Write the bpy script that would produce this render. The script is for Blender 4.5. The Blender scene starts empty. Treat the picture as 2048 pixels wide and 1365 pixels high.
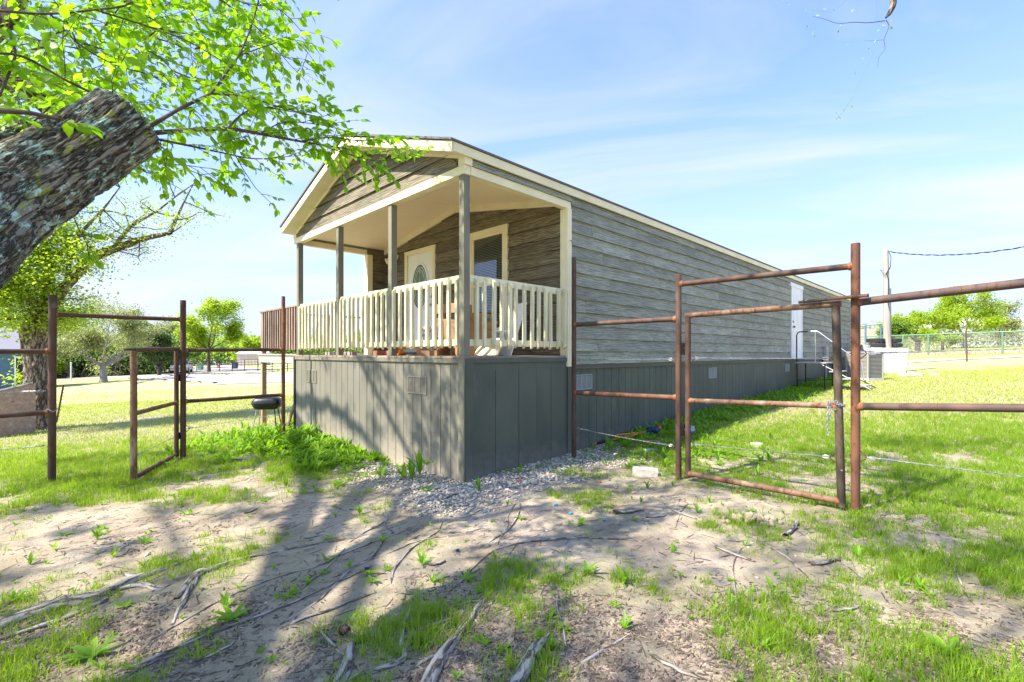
import bpy, math, random
import numpy as np
from mathutils import Vector, Matrix
random.seed(7)
rng = np.random.default_rng(11)
sc = bpy.context.scene
C = sc.collection
PI = math.pi
R = math.radians

# ------------------------------------------------------------------ camera
EYE = 1.5
F = 955.0            # focal length in photo pixels (photo 2048 wide)
HY = 707.0           # horizon row in the photo
cam = bpy.data.objects.new('camera', bpy.data.cameras.new('camera'))
C.objects.link(cam)
cam.location = (0, 0, EYE)
cam.rotation_euler = (PI / 2, 0, 0)
cam.data.sensor_width = 36
cam.data.lens = 36 * F / 2048
cam.data.shift_y = (HY - 682.5) / 2048
cam.data.clip_start = 0.05
cam.data.clip_end = 3000
sc.camera = cam

# ------------------------------------------------------------------ light
SUN_TO = Vector((-0.86, -0.42, 0)).normalized()
SUN_EL = R(50)
SUN_STR, SKY_STR, EXPOSURE = 3.2, 0.15, 1.97
sun = bpy.data.objects.new('sun', bpy.data.lights.new('sun', 'SUN'))
C.objects.link(sun)
sun.data.energy = SUN_STR
sun.data.angle = R(0.8)
sun.data.color = (1.0, 0.93, 0.82)
sdir = Vector((SUN_TO.x * math.cos(SUN_EL), SUN_TO.y * math.cos(SUN_EL), math.sin(SUN_EL)))
sun.rotation_euler = (-sdir).to_track_quat('-Z', 'Y').to_euler()
sun.location = (-10, -5, 15)

world = bpy.data.worlds.new('World')
sc.world = world
world.use_nodes = True
wt = world.node_tree
wn, wl = wt.nodes, wt.links
for n in list(wn):
    wn.remove(n)
wout = wn.new('ShaderNodeOutputWorld')
wbg = wn.new('ShaderNodeBackground')
wbg.inputs['Strength'].default_value = SKY_STR
sky = wn.new('ShaderNodeTexSky')
sky.sky_type = 'NISHITA'
sky.sun_disc = False
sky.sun_elevation = SUN_EL
sky.sun_rotation = math.atan2(SUN_TO.x, SUN_TO.y)
sky.air_density = 1.0
sky.dust_density = 1.2
sky.ozone_density = 1.3
tc = wn.new('ShaderNodeTexCoord')
sep = wn.new('ShaderNodeSeparateXYZ')
wl.new(tc.outputs['Generated'], sep.inputs[0])
def wmath(op, a, b=None, c=None, clamp=False):
    n = wn.new('ShaderNodeMath'); n.operation = op; n.use_clamp = clamp
    for i, v in enumerate((a, b, c)):
        if v is None: continue
        if isinstance(v, (int, float)): n.inputs[i].default_value = v
        else: wl.new(v, n.inputs[i])
    return n.outputs[0]
zz = wmath('MAXIMUM', sep.outputs['Z'], 0.0)
den = wmath('ADD', zz, 0.16)
cx = wmath('DIVIDE', sep.outputs['X'], den)
cy = wmath('DIVIDE', sep.outputs['Y'], den)
comb = wn.new('ShaderNodeCombineXYZ')
wl.new(wmath('MULTIPLY', cx, 0.55), comb.inputs[0])
wl.new(wmath('MULTIPLY_ADD', cx, 0.35, wmath('MULTIPLY', cy, 1.25)), comb.inputs[1])
cn = wn.new('ShaderNodeTexNoise')
cn.inputs['Scale'].default_value = 1.15
cn.inputs['Detail'].default_value = 12
cn.inputs['Roughness'].default_value = 0.55
cn.inputs['Distortion'].default_value = 0.7
wl.new(comb.outputs[0], cn.inputs['Vector'])
cr = wn.new('ShaderNodeValToRGB')
cr.color_ramp.elements[0].position = 0.44
cr.color_ramp.elements[1].position = 0.74
wl.new(cn.outputs['Fac'], cr.inputs[0])
# thin cirrus everywhere, thickening to white haze at the horizon
hz = wmath('POWER', wmath('SUBTRACT', 1.0, zz, clamp=True), 2.4)
mixh = wn.new('ShaderNodeMixRGB')
wl.new(wmath('MULTIPLY', hz, 0.97, clamp=True), mixh.inputs['Fac'])
mixh.inputs['Color2'].default_value = (1.46, 1.56, 1.88, 1)
cf = wmath('MULTIPLY', cr.outputs[0], 0.85, clamp=True)
mixc = wn.new('ShaderNodeMixRGB')
wl.new(cf, mixc.inputs['Fac'])
tint = wn.new('ShaderNodeMixRGB'); tint.blend_type = 'MULTIPLY'; tint.inputs['Fac'].default_value = 1
tint.inputs['Color2'].default_value = (.42, .55, .96, 1)           # deep spring blue
wl.new(sky.outputs[0], tint.inputs['Color1'])
wl.new(tint.outputs[0], mixh.inputs['Color1'])
wl.new(mixh.outputs[0], mixc.inputs['Color1'])
mixc.inputs['Color2'].default_value = (1.75, 1.80, 1.98, 1)
wl.new(mixc.outputs[0], wbg.inputs['Color'])
wl.new(wbg.outputs[0], wout.inputs['Surface'])

sc.view_settings.view_transform = 'Standard'
sc.view_settings.look = 'None'
sc.view_settings.gamma = 1
sc.view_settings.use_curve_mapping = False
sc.view_settings.exposure = EXPOSURE
sc.render.engine = 'CYCLES'
sc.cycles.max_bounces = 7
sc.cycles.diffuse_bounces = 4
sc.cycles.transparent_max_bounces = 8

# ------------------------------------------------------------------ noise
def _hash(ix, iy, iz):
    h = (ix.astype(np.int64) * 374761393 + iy.astype(np.int64) * 668265263 + iz.astype(np.int64) * 2147483647) & 0xffffffff
    h = ((h ^ (h >> 13)) * 1274126177) & 0xffffffff
    h = ((h ^ (h >> 16)) * 2246822519) & 0xffffffff
    return ((h ^ (h >> 15)) & 0xffff) / 65535.0
def vnoise(x, y, z=0.0):
    x, y, z = np.broadcast_arrays(np.asarray(x, float), np.asarray(y, float), np.asarray(z, float))
    ix, iy, iz = np.floor(x), np.floor(y), np.floor(z)
    fx, fy, fz = x - ix, y - iy, z - iz
    fx, fy, fz = fx*fx*(3-2*fx), fy*fy*(3-2*fy), fz*fz*(3-2*fz)
    def L(a, b, t): return a + (b - a) * t
    a = L(L(_hash(ix, iy, iz), _hash(ix+1, iy, iz), fx), L(_hash(ix, iy+1, iz), _hash(ix+1, iy+1, iz), fx), fy)
    b = L(L(_hash(ix, iy, iz+1), _hash(ix+1, iy, iz+1), fx), L(_hash(ix, iy+1, iz+1), _hash(ix+1, iy+1, iz+1), fx), fy)
    return L(a, b, fz)
def fbm(x, y, z=0.0, o=4):
    s = 0; a = 0.5; t = 0
    for i in range(o):
        s = s + a * vnoise(np.asarray(x)*2**i + 17.3*i, np.asarray(y)*2**i + 5.1*i, np.asarray(z)*2**i)
        t += a; a *= 0.5
    return s / t
def sstep(a, b, x):
    t = np.clip((np.asarray(x, float) - a) / (b - a), 0, 1)
    return t*t*(3-2*t)

# ------------------------------------------------------------------ terrain
_RES = [(3.115, 4.33, -.056), (1.925, 5.52, -.10), (.855, 6.59, .07), (-5.92, 6.14, .092), (-5.0, 7.26, .05),
        (-3.98, 8.31, .135), (-.541, 5.47, .06), (2.97, 8.97, .05), (0, 2.5, .0), (-3, 3, .0)]
def gz(x, y, fine=True):
    x = np.asarray(x, float); y = np.asarray(y, float)
    p = -.054 + .0378 * x + .0098 * y
    k = .25
    p = -k * np.log(np.exp(-np.clip(p, -20, 20) / k) + math.exp(-2.35 / k))
    p = k * np.log(np.exp(np.clip(p, -20, 20) / k) + math.exp(-2.6 / k))
    sw = 0.3; sr = 0.0
    for a, b, r in _RES:
        w = np.exp(-((x - a)**2 + (y - b)**2) / (2 * 1.3**2))
        sw = sw + w; sr = sr + w * r
    p = p + sr / sw
    if fine:
        d = np.hypot(x, y)
        fade = 1 - sstep(12, 26, d)
        p = p + fade * (.05 * (fbm(x * .7, y * .7, 3.3, 3) - .5) + .030 * (fbm(x * 3.1, y * 3.1, 7.7, 3) - .5))
    return p
def gzf(x, y): return float(gz(x, y))
def P(px, py, Y):
    """photo pixel at a known distance -> place in the world"""
    return Vector(((px - 1024) / F * Y, Y, EYE + (HY - py) / F * Y))

def bare(x, y):
    """bare trodden earth between the camera and the fences, 0..1"""
    x = np.asarray(x, float); y = np.asarray(y, float)
    xr = x + 1.4; yr = y - 4.45 - .10 * np.minimum(x, 0) * -1
    b = np.exp(-(xr / 4.7)**4) * np.exp(-(yr / 1.45)**4) * (.93 - .22 * sstep(-1.5, -3.5, x))
    b = np.maximum(b, .7 * np.exp(-((x - 2.2) / .8)**2 - ((y - 4.0) / .35)**2))
    b = np.maximum(b, .9 * np.exp(-((x - 1.2) / 1.1)**2 - ((y - 6.0) / .6)**2))
    b = np.maximum(b, .55 * np.exp(-((x - 3.0) / 1.2)**2 - ((y - 6.3) / .35)**2))
    b = np.maximum(b, .8 * np.exp(-((x + 10.2) / .7)**2 - ((y - 13.2) / .6)**2))
    b = b * (1 - .85 * np.exp(-((x + 3.9) / 1.5)**2 - ((y - 5.35 + .12 * (x + 3.9)) / .36)**2))
    b = b * (1 - .6 * np.exp(-((x - .3) / .9)**2 - ((y - 5.0) / .28)**2)) * (1 - .6 * np.exp(-((x + 2.3) / .6)**2 - ((y - 3.5) / .3)**2))
    fg = sstep(3.9, 2.9, y)
    b = np.maximum(b, fg * (.60 - .30 * sstep(.4, 1.8, x) - .28 * sstep(-1.2, -2.4, x)))
    return b
def grassy(x, y):
    n = fbm(np.asarray(x) * 1.5 + 3, np.asarray(y) * 1.5 + 9, 1.7, 4)
    n2 = fbm(np.asarray(x) * 5.5, np.asarray(y) * 5.5, 4.7, 3)
    v = 1.14 - 1.10 * bare(x, y) + (n - .5) * 1.9 + (n2 - .5) * .9
    return np.clip(v, 0, 1)
def gravel_m(x, y):
    u, v = hloc(x, y)
    d = np.maximum(np.maximum(-u, -v), 0.0)
    n = fbm(np.asarray(x) * 2.2, np.asarray(y) * 2.2, 9.1, 3)
    near = sstep(1.12, .36, d - (n - .5) * .9)
    along = np.where(u < 0, sstep(2.9, 1.9, v + (n - .5) * .8), sstep(4.0, 2.7, u))
    return near * along * np.where((u > 0) & (v > .15), 0.0, 1.0)
def litter_m(x, y):
    n = fbm(np.asarray(x) * 1.9 + 40, np.asarray(y) * 1.9, 2.2, 4)
    return np.clip(sstep(3.7, 2.4, y) * 1.25 + (n - .58) * 2.0, 0, 1) * sstep(7.5, 5.5, y)

# house frame: u along the long wall (away), v along the porch front (to the left)
HO = (-.541, 5.47)
S = math.sqrt(.5)
def hw(u, v): return (HO[0] + S * (u - v), HO[1] + S * (u + v))
def hloc(x, y):
    dx = np.asarray(x) - HO[0]; dy = np.asarray(y) - HO[1]
    return (dx + dy) * S, (dy - dx) * S

# ------------------------------------------------------------------ materials
def mat(name, col=(.5, .5, .5), rough=.7, metal=0.0, col2=None, scale=6.0, stretch=(1, 1, 1), detail=6,
        bump=0.0, bscale=None, rnd=0.0, coord='Object', lo=.35, hi=.65, spec=.5, extra=None, attr=None, attr_amt=.3):
    m = bpy.data.materials.new(name); m.use_nodes = True
    nt = m.node_tree; N = nt.nodes; L = nt.links
    b = N['Principled BSDF']
    b.inputs['Roughness'].default_value = rough
    b.inputs['Metallic'].default_value = metal
    b.inputs['Specular IOR Level'].default_value = spec
    tcn = N.new('ShaderNodeTexCoord')
    vec = tcn.outputs[coord]
    oi = N.new('ShaderNodeObjectInfo')
    add = N.new('ShaderNodeVectorMath'); add.operation = 'ADD'
    mulr = N.new('ShaderNodeMath'); mulr.operation = 'MULTIPLY'; mulr.inputs[1].default_value = 37.0
    L.new(oi.outputs['Random'], mulr.inputs[0])
    L.new(vec, add.inputs[0]); L.new(mulr.outputs[0], add.inputs[1])
    mp = N.new('ShaderNodeMapping'); mp.inputs['Scale'].default_value = stretch
    L.new(add.outputs[0], mp.inputs['Vector'])
    nz = N.new('ShaderNodeTexNoise'); nz.inputs['Scale'].default_value = scale; nz.inputs['Detail'].default_value = detail
    L.new(mp.outputs[0], nz.inputs['Vector'])
    out = None
    if col2 is None: col2 = tuple(c * .8 for c in col)
    rp = N.new('ShaderNodeValToRGB')
    rp.color_ramp.elements[0].position = lo; rp.color_ramp.elements[0].color = (*col2, 1)
    rp.color_ramp.elements[1].position = hi; rp.color_ramp.elements[1].color = (*col, 1)
    L.new(nz.outputs['Fac'], rp.inputs[0]); out = rp.outputs[0]
    if extra:                                    # (colour, scale, threshold, stretch, softness)
        for (ec, es, th, est, soft) in extra:
            mp2 = N.new('ShaderNodeMapping'); mp2.inputs['Scale'].default_value = est
            L.new(add.outputs[0], mp2.inputs['Vector'])
            n2 = N.new('ShaderNodeTexNoise'); n2.inputs['Scale'].default_value = es; n2.inputs['Detail'].default_value = 7
            n2.inputs['Roughness'].default_value = .6
            L.new(mp2.outputs[0], n2.inputs['Vector'])
            mr = N.new('ShaderNodeMapRange'); mr.inputs[1].default_value = th; mr.inputs[2].default_value = th + soft
            L.new(n2.outputs['Fac'], mr.inputs[0])
            mx = N.new('ShaderNodeMixRGB'); mx.inputs['Color2'].default_value = (*ec, 1)
            L.new(mr.outputs[0], mx.inputs['Fac']); L.new(out, mx.inputs['Color1']); out = mx.outputs[0]
    if rnd > 0 or attr:
        hs = N.new('ShaderNodeHueSaturation')
        mr = N.new('ShaderNodeMapRange')
        if attr:
            at = N.new('ShaderNodeAttribute'); at.attribute_name = attr
            L.new(at.outputs['Fac'], mr.inputs[0]); amt = attr_amt
        else:
            L.new(oi.outputs['Random'], mr.inputs[0]); amt = rnd
        mr.inputs[3].default_value = 1 - amt; mr.inputs[4].default_value = 1 + amt
        L.new(mr.outputs[0], hs.inputs['Value']); L.new(out, hs.inputs['Color']); out = hs.outputs[0]
    L.new(out, b.inputs['Base Color'])
    if bump:
        bp = N.new('ShaderNodeBump'); bp.inputs['Strength'].default_value = 1.0; bp.inputs['Distance'].default_value = bump
        n3 = N.new('ShaderNodeTexNoise'); n3.inputs['Scale'].default_value = bscale or scale * 2; n3.inputs['Detail'].default_value = 8
        L.new(mp.outputs[0], n3.inputs['Vector']); L.new(n3.outputs['Fac'], bp.inputs['Height'])
        L.new(bp.outputs[0], b.inputs['Normal'])
    return m

def leaf_mat(name, col, col2, trans, tr_amt=.5, rough=.5):
    m = bpy.data.materials.new(name); m.use_nodes = True
    nt = m.node_tree; N = nt.nodes; L = nt.links
    for n in list(N): N.remove(n)
    o = N.new('ShaderNodeOutputMaterial')
    at = N.new('ShaderNodeAttribute'); at.attribute_name = 'rnd'
    oi = N.new('ShaderNodeObjectInfo')
    ad = N.new('ShaderNodeMath'); ad.operation = 'ADD'; L.new(at.outputs['Fac'], ad.inputs[0]); L.new(oi.outputs['Random'], ad.inputs[1])
    fr = N.new('ShaderNodeMath'); fr.operation = 'FRACT'; L.new(ad.outputs[0], fr.inputs[0])
    mx = N.new('ShaderNodeMixRGB'); mx.inputs['Color1'].default_value = (*col, 1); mx.inputs['Color2'].default_value = (*col2, 1)
    L.new(fr.outputs[0], mx.inputs['Fac'])
    mt = N.new('ShaderNodeMixRGB'); mt.blend_type = 'MULTIPLY'; mt.inputs['Fac'].default_value = 1
    mx2 = N.new('ShaderNodeMixRGB'); mx2.inputs['Color1'].default_value = (*trans, 1)
    mx2.inputs['Color2'].default_value = (trans[0] * .62, trans[1] * .78, trans[2] * .7, 1)
    L.new(fr.outputs[0], mx2.inputs['Fac'])
    d = N.new('ShaderNodeBsdfPrincipled'); d.inputs['Roughness'].default_value = rough; d.inputs['Specular IOR Level'].default_value = .35
    L.new(mx.outputs[0], d.inputs['Base Color'])
    t = N.new('ShaderNodeBsdfTranslucent'); L.new(mx2.outputs[0], t.inputs['Color'])
    ms = N.new('ShaderNodeMixShader'); ms.inputs[0].default_value = tr_amt
    L.new(d.outputs[0], ms.inputs[1]); L.new(t.outputs[0], ms.inputs[2]); L.new(ms.outputs[0], o.inputs['Surface'])
    return m

def siding_mat(name, c1, c2, c3):
    """embossed wood-grain lap siding with a weathered two-tone stain"""
    m = bpy.data.materials.new(name); m.use_nodes = True
    nt = m.node_tree; N = nt.nodes; L = nt.links
    b = N['Principled BSDF']; b.inputs['Roughness'].default_value = .72; b.inputs['Specular IOR Level'].default_value = .3
    tcn = N.new('ShaderNodeTexCoord'); oi = N.new('ShaderNodeObjectInfo')
    mu = N.new('ShaderNodeMath'); mu.operation = 'MULTIPLY'; mu.inputs[1].default_value = 53.0
    L.new(oi.outputs['Random'], mu.inputs[0])
    ad = N.new('ShaderNodeVectorMath'); ad.operation = 'ADD'; L.new(tcn.outputs['Object'], ad.inputs[0]); L.new(mu.outputs[0], ad.inputs[1])
    mp = N.new('ShaderNodeMapping'); mp.inputs['Scale'].default_value = (.55, .55, 8.0); L.new(ad.outputs[0], mp.inputs['Vector'])
    wv = N.new('ShaderNodeTexWave'); wv.wave_type = 'BANDS'; wv.bands_direction = 'Z'
    wv.inputs['Scale'].default_value = 1.6; wv.inputs['Distortion'].default_value = 11.0; wv.inputs['Detail'].default_value = 3.0
    wv.inputs['Detail Scale'].default_value = 1.8; wv.inputs['Detail Roughness'].default_value = .6
    L.new(mp.outputs[0], wv.inputs['Vector'])
    mp2 = N.new('ShaderNodeMapping'); mp2.inputs['Scale'].default_value = (4.5, 4.5, 62.0); L.new(ad.outputs[0], mp2.inputs['Vector'])
    fn = N.new('ShaderNodeTexNoise'); fn.inputs['Scale'].default_value = 1.0; fn.inputs['Detail'].default_value = 5; fn.inputs['Roughness'].default_value = .7
    L.new(mp2.outputs[0], fn.inputs['Vector'])
    hgt = N.new('ShaderNodeMath'); hgt.operation = 'MULTIPLY_ADD'; L.new(wv.outputs['Fac'], hgt.inputs[0]); hgt.inputs[1].default_value = .45
    L.new(fn.outputs['Fac'], hgt.inputs[2])
    rp = N.new('ShaderNodeValToRGB')
    e = rp.color_ramp.elements
    e[0].position = .42; e[0].color = (*c1, 1); e[1].position = .90; e[1].color = (*c3, 1)
    k = e.new(.64); k.color = (*c2, 1)
    L.new(hgt.outputs[0], rp.inputs[0])
    # broad weathering
    bn = N.new('ShaderNodeTexNoise'); bn.inputs['Scale'].default_value = 1.7; bn.inputs['Detail'].default_value = 4
    mp3 = N.new('ShaderNodeMapping'); mp3.inputs['Scale'].default_value = (.8, .8, 2.5); L.new(ad.outputs[0], mp3.inputs['Vector']); L.new(mp3.outputs[0], bn.inputs['Vector'])
    mr = N.new('ShaderNodeMapRange'); mr.inputs[1].default_value = .3; mr.inputs[2].default_value = .7; mr.inputs[3].default_value = .82; mr.inputs[4].default_value = 1.16
    L.new(bn.outputs['Fac'], mr.inputs[0])
    mr2 = N.new('ShaderNodeMapRange'); L.new(oi.outputs['Random'], mr2.inputs[0]); mr2.inputs[3].default_value = .83; mr2.inputs[4].default_value = 1.12
    mm = N.new('ShaderNodeMath'); mm.operation = 'MULTIPLY'; L.new(mr.outputs[0], mm.inputs[0]); L.new(mr2.outputs[0], mm.inputs[1])
    hs = N.new('ShaderNodeHueSaturation'); L.new(mm.outputs[0], hs.inputs['Value']); L.new(rp.outputs[0], hs.inputs['Color'])
    L.new(hs.outputs[0], b.inputs['Base Color'])
    bp = N.new('ShaderNodeBump'); bp.inputs['Distance'].default_value = .002; L.new(hgt.outputs[0], bp.inputs['Height']); L.new(bp.outputs[0], b.inputs['Normal'])
    return m

def bark_mat(name, dark, mid, light, lichen=None, sc_=9.0, disp=.01, st=(1, 1, .28)):
    m = bpy.data.materials.new(name); m.use_nodes = True
    nt = m.node_tree; N = nt.nodes; L = nt.links
    b = N['Principled BSDF']; b.inputs['Roughness'].default_value = .9; b.inputs['Specular IOR Level'].default_value = .2
    uv = N.new('ShaderNodeUVMap'); tcn = N.new('ShaderNodeTexCoord')
    mp = N.new('ShaderNodeMapping'); mp.inputs['Scale'].default_value = st; L.new(uv.outputs[0], mp.inputs['Vector'])
    vo = N.new('ShaderNodeTexVoronoi'); vo.feature = 'DISTANCE_TO_EDGE'; vo.inputs['Scale'].default_value = sc_
    nz = N.new('ShaderNodeTexNoise'); nz.inputs['Scale'].default_value = sc_ * 1.5; nz.inputs['Detail'].default_value = 8; nz.inputs['Roughness'].default_value = .65
    L.new(mp.outputs[0], nz.inputs['Vector'])
    mxv = N.new('ShaderNodeMixRGB'); mxv.inputs['Fac'].default_value = .12; L.new(mp.outputs[0], mxv.inputs['Color1']); L.new(nz.outputs['Color'], mxv.inputs['Color2'])
    L.new(mxv.outputs[0], vo.inputs['Vector'])
    ed = N.new('ShaderNodeMapRange'); ed.inputs[1].default_value = 0; ed.inputs[2].default_value = .16; L.new(vo.outputs['Distance'], ed.inputs[0])
    mu = N.new('ShaderNodeMath'); mu.operation = 'MULTIPLY_ADD'; L.new(ed.outputs[0], mu.inputs[0]); mu.inputs[1].default_value = .55
    L.new(nz.outputs['Fac'], mu.inputs[2])
    rp = N.new('ShaderNodeValToRGB'); e = rp.color_ramp.elements
    e[0].position = .42; e[0].color = (*dark, 1); e[1].position = 1.15 if False else 1.0; e[1].color = (*light, 1)
    k = e.new(.72); k.color = (*mid, 1)
    L.new(mu.outputs[0], rp.inputs[0]); out = rp.outputs[0]
    if lichen:
        for (lc, ls, th) in lichen:
            ln = N.new('ShaderNodeTexNoise'); ln.inputs['Scale'].default_value = ls; ln.inputs['Detail'].default_value = 8; ln.inputs['Roughness'].default_value = .68
            L.new(tcn.outputs['Object'], ln.inputs['Vector'])
            mr = N.new('ShaderNodeMapRange'); mr.inputs[1].default_value = th; mr.inputs[2].default_value = th + .035; L.new(ln.outputs['Fac'], mr.inputs[0])
            ms = N.new('ShaderNodeMath'); ms.operation = 'MULTIPLY'; L.new(mr.outputs[0], ms.inputs[0]); L.new(ed.outputs[0], ms.inputs[1])
            mx = N.new('ShaderNodeMixRGB'); mx.inputs['Color2'].default_value = (*lc, 1); L.new(ms.outputs[0], mx.inputs['Fac']); L.new(out, mx.inputs['Color1']); out = mx.outputs[0]
    L.new(out, b.inputs['Base Color'])
    bp = N.new('ShaderNodeBump'); bp.inputs['Distance'].default_value = disp; L.new(mu.outputs[0], bp.inputs['Height']); L.new(bp.outputs[0], b.inputs['Normal'])
    return m

def rust_mat(name, c1, c2, c3, rough=.75, metal=.15, patches=None):
    ex = [((.10, .035, .012), 23, .55, (1, 1, .6), .10), (c3, 5.0, .53, (1, 1, .4), .12)]
    if patches: ex += patches
    return mat(name, c1, rough, metal, c2, scale=7, stretch=(1, 1, .5), bump=.0015, bscale=60, extra=ex, coord='Object', spec=.3)

M = {}
M['rust'] = rust_mat('rusty_pipe', (.130, .070, .046), (.078, .046, .034), (.11, .075, .055))
M['rust_orange'] = rust_mat('bright_rust', (.195, .085, .046), (.125, .060, .036), (.17, .09, .06))
M['rust_dark'] = rust_mat('dark_worn_pipe', (.11, .080, .052), (.045, .036, .028), (.19, .16, .12), patches=[((.55, .52, .45), 9, .66, (1, 1, .8), .03)])
M['rust_tan'] = rust_mat('tan_worn_pipe', (.26, .155, .09), (.16, .085, .048), (.36, .27, .18))
M['rust_grey'] = rust_mat('grey_worn_pipe', (.145, .085, .065), (.085, .06, .05), (.12, .09, .075))
M['weld'] = mat('weld_rust', (.34, .13, .045), .8, .1, (.18, .07, .03), scale=40, bump=.001)
M['wire'] = mat('galvanised_wire', (.55, .55, .54), .45, .7, (.32, .32, .32), scale=30)
M['siding'] = siding_mat('lap_siding', (.145, .145, .110), (.232, .236, .180), (.335, .34, .262))
M['siding_shade_brown'] = siding_mat('lap_siding_shade_brown', (.062, .048, .028), (.118, .096, .060), (.225, .19, .125))  # same siding as the long wall; porch shade's brown cast put into the colour
M['cream'] = mat('cream_trim_paint', (.82, .74, .50), .6, 0, (.73, .65, .42), scale=3, bump=.0006, bscale=60, extra=[((.42, .40, .26), 4.5, .66, (1, 1, 1), .14)], spec=.3)
M['cream_rail'] = mat('weathered_cream_paint', (.75, .69, .46), .65, 0, (.62, .57, .36), scale=9, stretch=(1, 1, .3), bump=.001, bscale=50,
                      extra=[((.40, .38, .22), 11, .61, (1, 1, .35), .16), ((.30, .26, .20), 30, .70, (1, 1, .5), .08)], rnd=.10, spec=.3)
M['ceiling'] = mat('porch_ceiling_panel', (.88, .76, .52), .7, 0, (.83, .70, .46), scale=3, stretch=(1, 18, 1), bump=.0008, spec=.2)
M['white'] = mat('white_door_paint', (.82, .82, .77), .45, 0, (.76, .76, .70), scale=3, bump=.0004)
M['grey_paint'] = mat('grey_green_paint', (.21, .195, .135), .65, 0, (.155, .145, .10), scale=5, stretch=(1, 1, .35), bump=.0008, bscale=60,
                      extra=[((.20, .20, .16), 7, .62, (1, 1, .4), .12)], spec=.35)
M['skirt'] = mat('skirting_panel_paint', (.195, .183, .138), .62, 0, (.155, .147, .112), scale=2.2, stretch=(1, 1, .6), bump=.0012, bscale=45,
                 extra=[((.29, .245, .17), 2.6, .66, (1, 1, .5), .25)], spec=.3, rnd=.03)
M['skirt_shade'] = mat('skirting_panel_paint_shade', (.100, .112, .082), .62, 0, (.076, .086, .064), scale=2.2, stretch=(1, 1, .6), bump=.0012, bscale=45,
                 extra=[((.165, .165, .12), 2.6, .62, (1, 1, .5), .25)], spec=.3, rnd=.03)  # same paint as the front skirting, darkened in colour for the side in shade
M['deck'] = mat('deck_board_wood', (.36, .28, .19), .8, 0, (.20, .16, .11), scale=5, stretch=(.4, 3, 1), bump=.002, rnd=.25)
M['grey_wood'] = mat('bleached_wood', (.42, .385, .32), .85, 0, (.29, .26, .21), scale=5, stretch=(1, 1, 5), bump=.002)
M['brown_wood'] = mat('weathered_brown_wood', (.34, .235, .165), .8, 0, (.19, .13, .095), scale=7, stretch=(1, 1, .25), bump=.001, rnd=.28)
M['tan_wood'] = mat('treated_post_wood', (.42, .29, .16), .8, 0, (.30, .19, .10), scale=5, stretch=(1, 1, .2), bump=.001)
M['shingle'] = mat('roof_shingle', (.17, .155, .135), .95, 0, (.10, .09, .08), scale=60, bump=.003)
M['vent'] = mat('plastic_vent', (.30, .33, .36), .5, 0, (.26, .29, .31), scale=5)
M['vent_front'] = mat('painted_vent', (.26, .235, .17), .5, 0, (.22, .20, .15), scale=5)
M['dark'] = mat('dark_recess', (.02, .02, .02), .8)
M['black_metal'] = mat('black_metal', (.025, .025, .027), .35, .4, (.015, .015, .015), scale=20, extra=[((.14, .13, .12), 9, .62, (1, 1, 1), .12)])
M['bare_metal'] = mat('bare_metal', (.55, .54, .50), .4, .8, (.42, .41, .38), scale=9)
M['cardboard'] = mat('cardboard', (.36, .215, .11), .85, 0, (.29, .17, .085), scale=4, rnd=.1)
M['orange'] = mat('orange_plastic', (.72, .27, .03), .4, 0, (.60, .20, .02), scale=5)
M['brick'] = mat('fired_brick', (.45, .20, .13), .9, 0, (.33, .14, .09), scale=25, bump=.003)
M['block'] = mat('pale_concrete', (.60, .54, .44), .9, 0, (.45, .40, .32), scale=20, bump=.003)
M['stone'] = mat('gravel_stone', (.56, .505, .41), .9, 0, (.34, .30, .24), scale=15, bump=.003, attr='rnd', attr_amt=.32)
M['rubber'] = mat('tyre_rubber', (.03, .03, .032), .85, 0, (.02, .02, .02), scale=30, bump=.002)
M['whiteplastic'] = mat('white_plastic', (.62, .61, .58), .5, 0, (.53, .53, .51), scale=2)
M['hvac'] = mat('condenser_paint', (.40, .375, .31), .5, .1, (.34, .32, .265), scale=4)
M['pole'] = mat('utility_pole_wood', (.42, .36, .30), .9, 0, (.26, .22, .18), scale=5, stretch=(2, 2, .12), bump=.004)
M['green_metal'] = mat('green_pipe_paint', (.14, .26, .15), .5, .1, (.10, .20, .11), scale=5)
M['bluehouse'] = mat('blue_siding_paint', (.08, .16, .22), .6, 0, (.065, .13, .185), scale=3)
M['roofgrey'] = mat('grey_shingle', (.22, .22, .23), .9, 0, (.16, .16, .17), scale=20)
M['osb'] = mat('osb_board', (.46, .33, .24), .85, 0, (.34, .22, .15), scale=16, bump=.003, extra=[((.24, .12, .08), 7, .63, (1, 1, 1), .04), ((.56, .47, .38), 11, .60, (1, 1, 1), .05)])
M['beige'] = mat('beige_metal_siding', (.55, .47, .37), .6, 0, (.50, .42, .33), scale=3)
M['silver'] = mat('silver_car_paint', (.42, .43, .44), .3, .6, (.38, .39, .40), scale=4)
M['glassdark'] = mat('dark_glass', (.03, .035, .04), .08, 0, (.03, .035, .04), spec=.8)
M['concrete'] = mat('white_rubble', (.72, .68, .60), .9, 0, (.55, .52, .46), scale=9, bump=.01)
M['wood_chip'] = mat('bark_chips', (.24, .18, .13), .95, 0, (.12, .088, .065), scale=20, attr='rnd', attr_amt=.75)
M['stick'] = mat('dry_stick_bark', (.26, .21, .165), .95, 0, (.13, .10, .08), scale=14, stretch=(1, 1, 1), bump=.004, bscale=40)
M['root'] = bark_mat('root_bark', (.060, .046, .033), (.22, .18, .135), (.40, .36, .30), sc_=16, disp=.012, st=(1, .22, 1))
M['limb'] = bark_mat('oak_bark', (.026, .021, .015), (.115, .10, .074), (.245, .215, .165),
                     lichen=[((.27, .28, .07), 15.0, .55), ((.42, .56, .43), 13.0, .525)], sc_=24, disp=.010, st=(1, .20, 1))
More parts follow.
